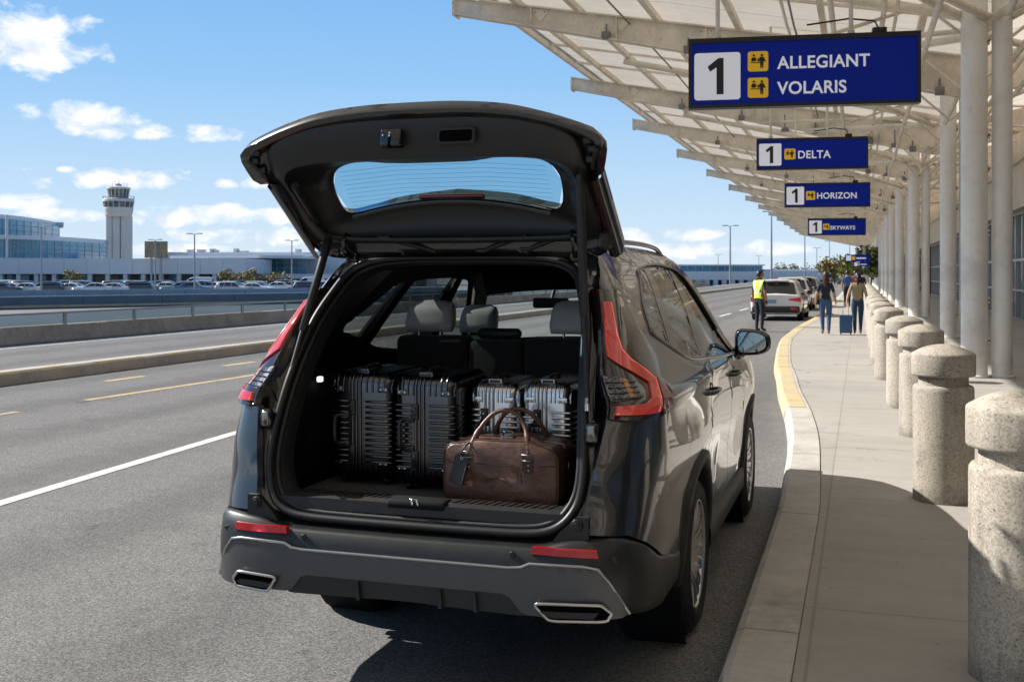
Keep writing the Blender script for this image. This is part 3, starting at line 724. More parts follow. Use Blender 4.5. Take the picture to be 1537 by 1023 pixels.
for sg in (-1, 1):
    b = MB(); rows = []
    for k in range(12):
        y = -1.02+k*.105; rows.append([(sg*.70, y, .755), (sg*(.665+.012*sin(k)), y, .80), (sg*.66, y, 1.0), (sg*.675, y, 1.12), (sg*.72, y, 1.21), (sg*.80, y, 1.24)])
    b.grid(rows if sg > 0 else rows[::-1]); 
    for k in range(14): b.box((sg*.655-.004, -.93, .82+.016*k), (sg*.655+.004, -.84, .828+.016*k))
    st_ = b.build('bay_side_trim', M_INT, CAR)
    b = MB(); b.rbox((sg*.690-.010, -.658, 1.203), (sg*.690+.012, -.628, 1.228), .005)
    b.build('bay_lamp', mat('bay_lamp_lit', (.8, .8, .78), .3, emis=(1, .97, .9), estr=.9) if sg < 0 else M_INT, CAR)
    for zz, xx in ((1.30, .66), (1.5, .60)):
        pass
    b = MB(); rows = []
    for k in range(10):
        z = 1.22+k*.055; w_ = Wz(z)-.085; yb = Yr(z)+.10; rows.append([(sg*w_*.90, yb, z), (sg*w_*.97, yb+.10, z), (sg*w_, yb+.30+.02*k, z)])
    b.grid(rows if sg < 0 else rows[::-1]); b.build('rear_pillar_trim', M_PLA, CAR)
# ---- seats
def seat_back(name, x0, x1, z1, y=.13):
    b = MB(); b.rbox((x0, y, .70), (x1, y+.16, z1), .035, 3); return b.build(name, M_SEATB, CAR)
def headrest(x0, x1, z0, z1, y, par, m_=M_LEATH):
    b = MB(); rows = []; cx_ = (x0+x1)/2; hw = (x1-x0)/2
    for k in range(11):
        t = k/10; z = z0+(z1-z0)*t; sc = (1-.10*abs(2*t-1)**3)*(1-.10*t); row = []
        th = .055*(1-abs(2*t-1)**4*.55)
        for j in range(20):
            a = 2*pi*j/20; row.append((cx_+math.copysign(abs(cos(a))**.45, cos(a))*hw*sc, y+.05*t+math.copysign(abs(sin(a))**.6, sin(a))*th, z))
        rows.append(row)
    rows = [[Vector((cx_, y, z0))+(Vector(p)-Vector((cx_, y, z0)))*Vector((.7)*1 if 0 else Vector((1, 1, 1))).x*.7 for p in rows[0]]]+rows+[[Vector((cx_+(p[0]-cx_)*.72, y+.05+(p[1]-y-.05)*.5, z1+.012)) for p in rows[-1]], [(cx_, y+.05, z1+.014)]*20]
    b.grid(rows, closed_v=True); h = b.build('headrest', m_, CAR)
    for dx in (-.06, .06): p_ = MB(); p_.tube([(cx_+dx, y, z0-.10), (cx_+dx, y, z0+.02)], .007, 8); p_.build('headrest_post', M_CHROME, h)
seat_back('seat_back', -.66, -.265, 1.375); seat_back('seat_back', -.255, .035, 1.36); seat_back('seat_back', .045, .66, 1.375)
headrest(-.625, -.345, 1.395, 1.545, .18, None); headrest(.165, .445, 1.395, 1.548, .18, None)
b = MB(); b.tube([(-.215, .19, 1.39), (-.20, .19, 1.39), (0, .19, 1.39), (.015, .19, 1.39)], [.016, .028, .028, .016], 14); b.build('headrest', M_PLA, CAR)
b = MB(); b.rbox((-.70, .85, .70), (-.22, 1.0, 1.33), .05, 3); b.build('seat_back', M_LEATH, CAR)
b = MB(); b.rbox((.16, .85, .70), (.64, 1.0, 1.33), .05, 3); b.build('seat_back', M_LEATH, CAR)
headrest(-.60, -.36, 1.35, 1.50, .92, None); headrest(.28, .52, 1.35, 1.50, .92, None)
b = MB(); rows = []
for i in range(15):
    x = -.80+1.6*i/14; rows.append([(x, 1.45, .8), (x, 1.45, 1.10), (x, 1.55, 1.17), (x, 1.95, 1.20), (x, 2.15, 1.15)])
b.grid(rows[::-1]); b.rbox((-.62, 1.40, 1.05), (-.22, 1.7, 1.21), .04, 3); b.build('dashboard', M_INT, CAR)
for sg in (-1, 1):
    b = MB(); b.rbox((sg*.30-.21, 1.18, 1.60), (sg*.30+.21, 1.205, 1.765), .012, 2); b.build('sun_visor', M_INT, CAR)
b = MB(); rows = []
for i in range(11):
    x = -.57+1.14*i/10; rows.append([(x, 1.20, 1.80-.05*(x/.57)**2), (x, 1.27, 1.70-.04*(x/.57)**2), (x, 1.32, 1.60-.04*(x/.57)**2)])
b.grid(rows, smooth=True); b.build('windscreen_header', M_INT, CAR)
b = MB(); b.rbox((-.26, 1.30, 1.485), (-.03, 1.33, 1.55), .015, 3); b.tube([(-.145, 1.33, 1.53), (-.13, 1.40, 1.66)], .012, 6); b.build('rear_view_mirror', M_PLA, CAR)
b = MB(); b.box((-.72, .72, .45), (-.68, .80, 1.2)); 
b.tube([(-.70, .93, 1.60), (-.735, .96, 1.3), (-.76, .98, 1.1)], .016, 6); b.build('seat_belt', M_INT, CAR)
# ---- rear bumper
ztopb = pchip([(-1.8, .678), (-1.25, .682), (-1.10, .712), (-.95, .722), (-.86, .70), (-.66, .603), (-.42, .545), (-.30, .515), (-.10, .50)])
def bump_prof(u):
    zt_ = ztopb(u); f = 1.0 if u < -.95 else (min(zt_, .722)-.335)/(.722-.335); lo_ = .445 if u < -.9 else .445-.065*min(1, (u+.9)/.35); k_ = (zt_-lo_)/.28
    return [(zt_+.004, -.06), (zt_+.003, .008), (zt_-.008, .024), (lo_+.215*k_, .030), (lo_+.195*k_, .034), (lo_+.12*k_, .038), (lo_+.05*k_, .034), (lo_+.012*k_, .024), (lo_, .0), (lo_+.02, -.14)]
for dummy in (0,):
    b = MB()
    us = [-LREF+.02*i for i in range(int((LREF-.215)/.02)+1)]+[-.215]
    for S in (BR, BL):
        rows = [[S(u, z, dw) for z, dw in bump_prof(u)] for u in us]
        b.grid(rows if S is BL else rows[::-1])
    rb = b.build('rear_bumper', M_BUMP, CAR)
def XU(x, z=.6):
    """u of the point at half-width x on the rear face at height z"""
    t = math.acos(min(1, max(0, (x/Wz(z))))**(NN/2)); return -float(np.interp(t, _tt, _arc))
SKO = .048
skid = [(XU(0), .612), (XU(.42), .612), (XU(.47), .617), (XU(.50), .632), (XU(.70), .634), (XU(.75), .625), (XU(.79), .58), (XU(.862), .455), (XU(.84), .443), (XU(.505), .443), (XU(.475), .452), (XU(.43), .505), (XU(.40), .515), (XU(0), .515)]
b = MB()
for S in (BR, BL): panel(b, skid, S, step=.03, flange=.035, off=SKO)
b.build('skid_plate', M_SKID, rb)
b = MB()
for S in (BR, BL): b.tube([Vector(S(u, z, SKO+.001)) for u, z in skid[:8]], .0065, 6)
b.build('bumper_moulding', mat('bumper_moulding_metal', (.40, .395, .385), .3, metal=1.0), rb)
val = [(XU(0), .517), (XU(.405), .517), (XU(.436), .505), (XU(.478), .452), (XU(.50), .442), (XU(.48), .437), (XU(0), .447)]
b = MB()
for S in (BR, BL):
    panel(b, val, S, step=.04, flange=.03, off=.042)
    for x in (.16, .30) if S is BR else (.18,):
        p0 = S(XU(x), .475, .042); b.prism([(p0[0]-.008, .44), (p0[0]+.008, .44), (p0[0]+.002, .508), (p0[0]-.002, .508)], 'y', p0[1]-.016, p0[1]+.02)
b.build('valance', M_PLA, rb)
for S, sg in ((SR, 1), (SL, -1)):
    b = MB(); refl = [(XU(.50), .664), (XU(.75), .661), (XU(.742), .690), (XU(.505), .690)]
    panel(b, refl, BR if sg > 0 else BL, step=.05, flange=.02, off=.037); b.build('reflector', M_REFL, rb)
    ex = [(.53, .497), (.775, .503), (.812, .470), (.795, .442), (.585, .436)]
    if sg < 0: ex = [(.53+(x_-.53)*.74, z_+.004) for x_, z_ in ex]
    yb = SR(XU(.66), .47, .07)[1]
    b = MB(); cxm = sum(p[0] for p in ex)/5; czm = sum(p[1] for p in ex)/5
    outl = [Vector((p[0], 0, p[1])) for p in ex]
    def rnd(poly, k=3, r=.16):
        o_ = []
        n_ = len(poly)
        for i in range(n_):
            p, a, c = poly[i], poly[i-1], poly[(i+1) % n_]; p1 = p.lerp(a, r); p2 = p.lerp(c, r)
            for j in range(k+1):
                t = j/k; o_.append((p1.lerp(p, t)).lerp(p.lerp(p2, t), t))
        return o_
    ro = rnd(outl)
    def yat(x, z): return BR(XU(x), z, .056)[1]
    pth = [(sg*p.x, yat(p.x, p.z)-.012, p.z) for p in ro]
    b.tube(pth, .0068, 8, closed=True); ring0 = [Vector(p) for p in pth]
    ring1 = [Vector((sg*(cxm+(abs(p.x)-cxm)*.93), p.y+.09, czm+(p.z-czm)*.85)) for p in ring0]
    b.grid([ring0, ring1], closed_v=True); et = b.build('exhaust_tip', M_SATCH, rb)
    c_ = MB(); c_.add([Vector((sg*(cxm+(abs(p.x)-cxm)*.97), p.y-.001, czm+(p.z-czm)*.95)) for p in ring0], [tuple(range(len(ring0)))]); c_.add([Vector((sg*(cxm+(abs(p.x)-cxm)*.86-.006), p.y-.004, czm-.008+(p.z-czm)*.40)) for p in ring0], [tuple(range(len(ring0)))], 1); c_.build('exhaust_shade_cap', [mat('painted_recess_shade', (.003, .003, .003), .7, spec=.03), M_PLA], et)  # flat black cap, its colour standing in for the shade inside the tip
    for x, z in ((.43, .655), (.80, .655)):
        p = BR(XU(x), z, .0300); s_ = MB(); s_.lathe([(0, .0025), (.010, .0025), (.0112, .001), (.013, .0005), (.0135, -.004)], 14, 0, Matrix.Translation((sg*p[0], p[1], z)) @ Matrix.Rotation(radians(90), 4, 'X')); s_.build('parking_sensor', M_PLA, rb)
    # rubber stop on a black plate at the lower corner of the opening
    st = MB(); st.prism([(sg*.575, .70), (sg*.715, .70), (sg*.715, .80), (sg*.668, .80), (sg*.60, .735)], 'y', -1.215, -1.19); st.build('corner_plate', M_PLA, CAR, fixn=True)
    s_ = MB(); s_.lathe([(0, .014), (.012, .014), (.014, .008), (.02, .008), (.024, 0), (.026, -.02)], 18, 0, Matrix.Translation((sg*.672, -1.215, .770)) @ Matrix.Rotation(radians(90), 4, 'X')); s_.build('rubber_stop', M_RUB, CAR)
    # strut anchor plate below the lamp
    s_ = MB(); yy = youter(.70, 1.10)
    s_.rbox((sg*.698-.027, yy-.012, 1.055), (sg*.698+.027, yy+.03, 1.135), .016, 3); ap_ = s_.build('anchor_recess', M_GLOSSB, CAR)
    s_ = MB(); s_.rbox((sg*.698-.016, yy-.0145, 1.064), (sg*.698+.016, yy, 1.126), .010, 2); s_.build('anchor_plate', M_STEEL, ap_)
    s_ = MB(); s_.lathe([(0, .010), (.008, .010), (.009, .002), (.013, .002), (.014, 0)], 14, 0, Matrix.Translation((sg*.698, yy-.018, 1.078)) @ Matrix.Rotation(radians(90), 4, 'X')); s_.build('bolt', M_DCH, ap_)
    # ---- tail lamp
    lamp = [(-.905, 1.635), (-.97, 1.31), (-1.005, 1.15), (-.93, 1.142), (-.74, 1.142), (-.60, 1.15), (-.46, 1.19), (-.425, 1.23), (-.47, 1.262), (-.60, 1.295), (-.78, 1.36), (-.80, 1.42), (-.775, 1.52), (-.735, 1.635)]
    b = MB(); panel(b, lamp, S, step=.03, flange=.05, off=.014); tl = b.build('tail_lamp', M_SMOKE, CAR)
    band = [(-.895, 1.59), (-.955, 1.31), (-.99, 1.31), (-.93, 1.59)]
    red = [(-.905, 1.585), (-.918, 1.52), (-.935, 1.43), (-.945, 1.375), (-.90, 1.345), (-.80, 1.298), (-.735, 1.272), (-.79, 1.215), (-.835, 1.200), (-.975, 1.196), (-.985, 1.163), (-.76, 1.163), (-.685, 1.215), (-.62, 1.275), (-.70, 1.310), (-.82, 1.362), (-.862, 1.40), (-.868, 1.46), (-.850, 1.585)]
    b = MB(); panel(b, red, S, step=.025, flange=.01, off=.022); b.build('brake_light', M_REDL, tl)
    b = MB(); b.tube([Vector(S(u_, z_, .0235)) for u_, z_ in [(-.856, 1.58), (-.874, 1.46), (-.868, 1.40), (-.828, 1.362), (-.71, 1.312), (-.635, 1.277), (-.695, 1.22), (-.762, 1.169), (-.98, 1.169)]], .0030, 6); b.build('light_guide', mat('light_guide', (.85, .22, .18), .2, coat=.6, emis=(1, .16, .12), estr=.22), tl)
    clr = [(-.985, 1.305), (-.96, 1.300), (-.90, 1.298), (-.80, 1.262), (-.83, 1.225), (-.97, 1.212), (-.99, 1.215)]
    b = MB(); panel(b, clr, S, step=.02, flange=.01, off=.017); cl = b.build('reversing_light', M_CLEAR, tl)
    b = MB(); panel(b, [(-.905, 1.295), (-.885, 1.29), (-.885, 1.228), (-.905, 1.226)], S, step=.03, flange=.005, off=.020); b.build('indicator_light', M_AMBER, tl)
    b = MB()
    for kk in range(4): panel(b, [(-.98, 1.22+.02*kk), (-.84, 1.226+.018*kk), (-.84, 1.228+.018*kk), (-.98, 1.2222+.02*kk)], S, step=.06, flange=.006, off=.022)
    b.build('lens_rib', M_SMOKE, cl)
    b = MB(); panel(b, [(-.66, 1.162), (-.57, 1.172), (-.455, 1.215), (-.50, 1.25), (-.585, 1.276), (-.655, 1.215), (-.735, 1.163)], S, step=.03, flange=.01, off=.020); b.build('side_marker', M_REDD, tl)

# ---- wheels
def wheel(sg, cy):
    Mx = Matrix.Translation((sg*.815, cy, WR)) @ Matrix.Rotation(sg*radians(90), 4, 'Y')   # local +z points outward
    t = MB(); hw = .118
    prof = [(.245, -hw+.012), (.262, -hw+.002), (.30, -hw-.004), (.335, -hw+.006), (.352, -hw+.024)]
    gr = [-.072, -.036, 0, .036, .072]
    tread = []
    z = -hw+.03; 
    for g_ in gr: tread += [(WR, g_-.006), (WR-.009, g_-.005), (WR-.009, g_+.005), (WR, g_+.006)]
    prof += [(WR-.003, -hw+.034)]+tread+[(WR-.001, hw-.040)]
    t.lathe(prof, 72, 0, Mx)
    t.slathe([(WR-.001, hw-.040), (WR-.004, hw-.030), (.350, hw-.019), (.338, hw-.009), (.322, hw-.001), (.30, hw+.004), (.275, hw+.003), (.262, hw-.002), (.252, hw-.006), (.245, hw-.014)], 72, 0, Mx)
    for rr_ in (.318, .288): t.slathe([(rr_+.004, hw-.001 if rr_ > .3 else hw+.002), (rr_, hw+.0055), (rr_-.004, hw+.001)], 72, 0, Mx)
    for k in range(72):
        a = 2*pi*k/72
        for zz, sl in ((hw-.038, 1), (-hw+.038, -1)):
            Mk = Mx @ Matrix.Rotation(a, 4, 'Z'); t.box((WR-.006, -.0035, zz-.012), (WR+.0015, .0035, zz+.010), 0, Mk)
    wh = t.build('wheel', M_TYRE, CAR)
    r_ = MB(); r_.slathe([(.235, -.10), (.238, .0), (.243, .07), (.252, hw-.012), (.256, hw-.008), (.254, hw-.003), (.246, hw-.006), (.240, hw-.02), (.232, .06), (.23, -.10)], 64, 0, Mx)
    for k in range(10):
        a = 2*pi*(k+.5*0)/10
        for off, wd in ((-.062, .017), (.062, .017)):
            Mk = Mx @ Matrix.Rotation(a+off*2.2, 4, 'Z')
            vs = [(.045, -wd*.9, hw-.052), (.045, wd*.9, hw-.052), (.15, wd*.95, hw-.022), (.15, -wd*.95, hw-.022), (.240, wd*1.15, hw-.014), (.240, -wd*1.15, hw-.014)]
            lo = [(x, y*1.25, z-.035) for x, y, z in vs]
            A = [Mk @ Vector(p) for p in vs+lo]
            r_.add(A, [(0, 3, 2, 1), (3, 5, 4, 2), (0, 6, 9, 3), (3, 9, 11, 5), (1, 2, 8, 7), (2, 4, 10, 8)], 0)
    r_.slathe([(.0, hw-.038), (.03, hw-.038), (.034, hw-.044), (.062, hw-.05), (.066, hw-.09)], 32, 0, Mx)
    ri = r_.build('rim', M_RIM, wh, fixn=True)
    d_ = MB(); d_.slathe([(.06, -.02), (.20, -.02), (.232, -.03)], 48, 0, Mx); d_.slathe([(.05, .01), (.155, .01), (.156, -.01)], 48, 0, Mx); d_.build('brake_disc', M_RIMD, wh, fixn=True)
for sg in (-1, 1):
    for cy in (RA, FA): wheel(sg, cy)

# ---- raised tailgate
OL = [(0, -1.20, 2.305), (.20, -1.20, 2.303), (.38, -1.197, 2.292), (.52, -1.19, 2.268), (.615, -1.175, 2.232), (.652, -1.160, 2.200), (.664, -1.14, 2.168), (.668, -1.11, 2.135), (.672, -1.06, 2.10), (.672, -1.0, 2.06), (.672, -.93, 2.0), (.668, -.86, 1.935), (.665, -.75, 1.862), (.60, -.69, 1.835), (.3, -.68, 1.83), (0, -.68, 1.828)]
ML = [(0, -1.165, 2.150), (.19, -1.165, 2.150), (.34, -1.163, 2.148), (.46, -1.157, 2.142), (.545, -1.145, 2.130), (.595, -1.125, 2.110), (.618, -1.095, 2.085), (.622, -1.05, 2.055), (.622, -1.0, 2.025), (.618, -.95, 1.99), (.61, -.90, 1.95), (.602, -.84, 1.91), (.58, -.76, 1.872), (.50, -.725, 1.862), (.28, -.712, 1.858), (0, -.71, 1.857)]
GL = [(0, -.935, 2.158), (.17, -.935, 2.160), (.235, -.935, 2.176), (.36, -.93, 2.172), (.44, -.92, 2.158), (.485, -.90, 2.135), (.508, -.87, 2.10), (.513, -.85, 2.07), (.511, -.825, 2.035), (.505, -.80, 2.003), (.495, -.785, 1.980), (.475, -.768, 1.968), (.44, -.755, 1.972), (.36, -.752, 1.990), (.22, -.745, 2.014), (0, -.74, 2.030)]
PL = [(0, -1.225, 2.333), (.20, -1.223, 2.330), (.40, -1.218, 2.312), (.56, -1.208, 2.275), (.68, -1.197, 2.237), (.757, -1.187, 2.207), (.774, -1.183, 2.197), (.770, -1.165, 2.168), (.748, -1.12, 2.108), (.738, -1.10, 2.100), (.70, -1.0, 2.110), (.692, -.97, 2.09), (.688, -.90, 2.02), (.684, -.76, 1.875), (.62, -.66, 1.80), (.3, -.645, 1.80), (0, -.64, 1.80)]
def full(h, n=5, corner=()):
    s_ = smooth_path(h, 12); L = [0]
    for a, c_ in zip(s_[:-1], s_[1:]): L.append(L[-1]+(c_-a).length)
    out = []
    for i in range(49):          # even spacing along the half loop, so that all loops pair up
        q = L[-1]*i/48; k = max(0, min(len(L)-2, next((j for j in range(len(L)-1) if L[j+1] >= q-1e-9), len(L)-2))); out.append(s_[k].lerp(s_[k+1], (q-L[k])/max(1e-9, L[k+1]-L[k])))
    return out+[Vector((-p.x, p.y, p.z)) for p in out[-2:0:-1]]
oL, mL, gL, pL = full(OL), full(ML), full(GL), full(PL)
LN = len(oL)
gate = MB(); inn = [p.lerp(q, .0) for p, q in zip(oL, mL)]
# painted edge that wraps from the outer skin to the trim
rim1 = [p+Vector((0, .012, -.028)) for p in pL]
gate.grid([pL, rim1, [r_.lerp(o_, .55)+Vector((0, .01, .006)) for r_, o_ in zip(rim1, oL)], [o_+Vector((0, .012, .016)) for o_ in oL]], closed_v=True)
# outer skin
cen_rows = []
def bulge(p, k, up): return Vector((p.x*k, p.y, p.z))+Vector((0, up*.35, up))
out1 = [bulge(p, .97, .030) for p in pL]; gU = [Vector((p.x*1.08, p.y+.07, p.z+.020+.065*max(0, min(1, (p.z-1.99)/.14)))) for p in gL]
gate.grid([[p for p in gU], [a.lerp(c_, .5)+Vector((0, .02, .03)) for a, c_ in zip(gU, out1)], out1, pL], closed_v=True)
gt = gate.build('tailgate', M_PAINT, CAR, fixn=True)
# deep bevel between glass and skin, seen through the pane
b = MB(); b.grid([gL, gU], closed_v=True); b.build('window_surround', M_GLOSSB, gt)
tr = MB()
lipb = [p.lerp(q, .82)+Vector((0, -.006, 0)) for p, q in zip(oL, mL)]
mid = [p.lerp(q, .55)+Vector((0, .055 if q.z > 2.1 else .015, .0)) for p, q in zip(mL, gL)]
tr.grid([[o_+Vector((0, .02, .012)) for o_ in oL], [o_+Vector((0, -.006, .004)) for o_ in oL], [o_.lerp(q, .10)+Vector((0, -.010, 0)) for o_, q in zip(oL, lipb)], lipb, [q+Vector((0, .006, 0)) for q in mL]], closed_v=True)
tr.grid([[q+Vector((0, .006, 0)) for q in mL], [q+Vector((0, .03, .006)) for q in mL], mid, [q+Vector((0, .012, .0)) for q in gL], gL], closed_v=True)
tro = tr.build('tailgate_trim', M_TRIM, gt, fixn=True)
gs = smooth_path(GL, 8); gtop = [p for p in gs if True]; km = max(range(len(gs)), key=lambda i: gs[i].x)
def onl(lst, x):
    for a, c_ in zip(lst[:-1], lst[1:]):
        if min(a.x, c_.x)-1e-6 <= x <= max(a.x, c_.x)+1e-6: return a.lerp(c_, (x-a.x)/(c_.x-a.x) if abs(c_.x-a.x) > 1e-6 else 0)
    return lst[-1]
rows = []
for k in range(31):
    x = gs[km].x*(2*k/30-1)*.9995; a, c_ = onl(gs[:km+1], abs(x)), onl(gs[km:], abs(x)); sx = 1 if x >= 0 else -1
    rows.append([Vector((x, (a.y+(c_.y-a.y)*q)+.006, (a.z+(c_.z-a.z)*q)+.004)) for q in [j/8 for j in range(9)]])
b = MB(); b.grid(rows); gw = b.build('tailgate_window', M_REARG, gt)
b = MB()
for k in range(9):
    zz = 2.015+.017*k; yy = -.745-.178*((zz-2.0)/.165)
    b.tube([(-.46, yy-.004, zz-.02), (-.2, yy-.004, zz), (.2, yy-.004, zz), (.46, yy-.004, zz-.02)], .0005, 4)
b.build('heater_line', mat('heater_line', (.10, .17, .22), .6), gw)
# high brake lamp, dark hood above the glass, handle with its recess shade painted black, latch
b = MB(); b.rbox((-.145, -.785, 2.020), (.155, -.755, 2.038), .006, 2); b.build('high_brake_lamp', M_REDD, gt)
b = MB(); rows = []
for i in range(25):
    x = -.45+.90*i/24; zc = 2.028-.30*x*x; rows.append([(x, -.742, zc-.012), (x, -.765, zc-.002), (x, -.80, zc-.012), (x, -.79, zc-.03)])
b.grid(rows); b.build('glass_edge_trim', M_GLOSSB, gt, fixn=True)
b = MB(); Mh = Matrix.Translation((.035, -1.189, 2.236)) @ Matrix.Rotation(radians(-12), 4, 'X')
x0 = .135
def rr_ring(cx_, w_, h_, r_, y_, n_=5):
    o_ = []
    for sx, sz, a0 in ((1, 1, 0), (-1, 1, 90), (-1, -1, 180), (1, -1, 270)):
        for j in range(n_+1):
            a = radians(a0+90*j/n_); o_.append(Vector((cx_+sx*(w_/2-r_)+r_*cos(a), y_, sz*(h_/2-r_)+r_*sin(a))))
    return o_
Mr = Matrix.Translation((0, -1.200, 2.228)) @ Matrix.Rotation(radians(-9), 4, 'X')
def lipM(x):     # frame of the trim's face at x
    return Mr @ Matrix.Translation((0, 0, -.055*(x/.6)**2))
rg_ = [rr_ring(.195, .162, .072, .018, -.008), rr_ring(.195, .154, .064, .016, -.022), rr_ring(.195, .136, .046, .013, -.020), rr_ring(.195, .120, .034, .010, .05)]
b.grid([[lipM(.19) @ p for p in r_] for r_ in rg_[:3]], closed_v=True); hd = b.build('pull_handle', M_PLA, gt, fixn=True)
b = MB(); b.add([lipM(.19) @ (p+Vector((0, .002, 0))) for p in rg_[2]], [tuple(range(len(rg_[2])))]); b.add([lipM(.19) @ Vector(p) for p in ((.19, -.0190, -.017), (.25, -.0190, -.017), (.25, -.0190, -.006), (.19, -.0190, -.009))], [(0, 1, 2, 3)]); b.build('handle_shade_face', mat('painted_recess_shade', (.003, .003, .003), .7, spec=.03), hd)  # no real hollow: black faces paint the pocket's shade
b = MB(); b.rbox((-.115, -.040, -.042), (-.025, .01, .030), .010, 3, 0, lipM(-.07)); la = b.build('gate_latch', M_GLOSSB, gt)
b = MB(); b.rbox((-.080, -.0435, -.046), (-.066, -.02, .004), .004, 2, 0, lipM(-.07)); b.build('latch_shade_block', mat('painted_recess_shade', (.003, .003, .003), .7, spec=.03), la)  # solid black block that paints the shade of a slot
b = MB()
for p in ((-.071, -.042, .010), (-.071, -.0445, -.002), (-.10, -.041, .002)): b.lathe([(0, .004), (.004, .003), (.0045, 0)], 8, 0, lipM(-.07) @ Matrix.Translation(p) @ Matrix.Rotation(radians(90), 4, 'X'))
b.build('screw', M_CHROME, la)
b = MB(); b.lathe([(.010, .0015), (.012, .0015), (.012, 0)], 16, 0, lipM(.09) @ Matrix.Translation((.088, -.011, .0)) @ Matrix.Rotation(radians(90), 4, 'X')); b.build('trim_plug', M_PLA, gt)
# seam lines on the lower trim, side gaskets and bump stops
for sg in (-1, 1):
    b = MB(); b.tube(smooth_path([(sg*.742, -1.165, 2.165), (sg*.72, -1.14, 2.14), (sg*.70, -1.09, 2.10)], 4), .010, 8)
    for p in ((sg*.70, -1.165, 2.195), (sg*.715, -1.15, 2.165), (sg*.70, -1.12, 2.13)): b.rbox((p[0]-.016, p[1]-.012, p[2]-.014), (p[0]+.016, p[1]+.012, p[2]+.012), .005)
    b.build('gate_gasket', M_RUB, gt)
    b = MB(); rows = []
    for k in range(9):
        t = k/8; y = -1.06+.40*t; z = 2.085-.285*t; rows.append([(sg*.675, y-.012, z-.03), (sg*.698, y-.008, z-.035), (sg*.722, y+.01, z-.02), (sg*.726, y+.05, z+.03), (sg*.70, y+.07, z+.05)])
    b.grid(rows); b.build('gate_side_flange', M_GLOSSB, gt, fixn=True)
b = MB(); b.rbox((.655, -.80, 1.80), (.70, -.73, 1.87), .012); b.build('spoiler_end', M_PLA, gt)
# gas struts, hinges and link arms
def strut(p0, p1, k):
    p0, p1 = Vector(p0), Vector(p1); d = p1-p0
    b = MB(); b.tube([p0+d*.40, p0+d*.405, p1-d*.03, p1], [.014, .0185, .0185, .012], 14); s_ = b.build('gas_strut', M_PLA, CAR)
    b = MB(); b.tube([p0+d*.03, p0+d*.42], .0125, 12); b.build('strut_rod', M_BUMP, s_)
    b = MB(); b.tube([p0, p0+d*.055], .0125, 12); b.lathe([(0, .012), (.012, .008), (.014, 0)], 12, 0, Matrix.Translation(p0)); b.build('strut_socket', M_CHROME, s_)
strut((.672, -1.055, 1.175), (.652, -1.10, 2.075), 0)
strut((-.655, -1.035, 1.165), (-.605, -.705, 1.878), 0)
b = MB(); b.tube(smooth_path([(-.612, -.74, 1.885), (-.60, -.90, 1.97), (-.575, -1.08, 2.065)], 5), .017, 10); b.build('gate_stay', M_PLA, gt)
for sg in (-1, 1):
    b = MB(); b.tube(smooth_path([(sg*.52, -.64, 1.775), (sg*.535, -.70, 1.80), (sg*.53, -.72, 1.84), (sg*.52, -.70, 1.875)], 5), [.020]*6+[.014]*10, 8); b.rbox((sg*.525-.03, -.66, 1.745), (sg*.525+.03, -.62, 1.80), .012); b.build('hinge', M_GLOSSB, CAR)
for (a, c_) in (((-.34, -.70, 1.855), (-.12, -.64, 1.795)), ((.10, -.64, 1.795), (.32, -.70, 1.862)), ((.30, -.64, 1.80), (.50, -.70, 1.86))):
    b = MB(); b.tube([a, Vector(a).lerp(Vector(c_), .5)+Vector((0, 0, .004)), c_], [.010, .012, .008], 8); b.rbox((a[0]-.03, a[1]-.012, a[2]-.005), (a[0]+.03, a[1]+.012, a[2]+.012), .004); b.build('link_arm', M_PLA, CAR)
b = MB(); rows = []
for i in range(25):
    x = -.60+1.2*i/24; zz = 1.845-.02*(x/.6)**2; rows.append([(x, -.60, zz), (x, -.615, zz-.004), (x, -.62, zz-.02), (x, -.615, zz-.035)])
b.grid(rows); b.build('roof_edge', M_PAINT, CAR, fixn=True)
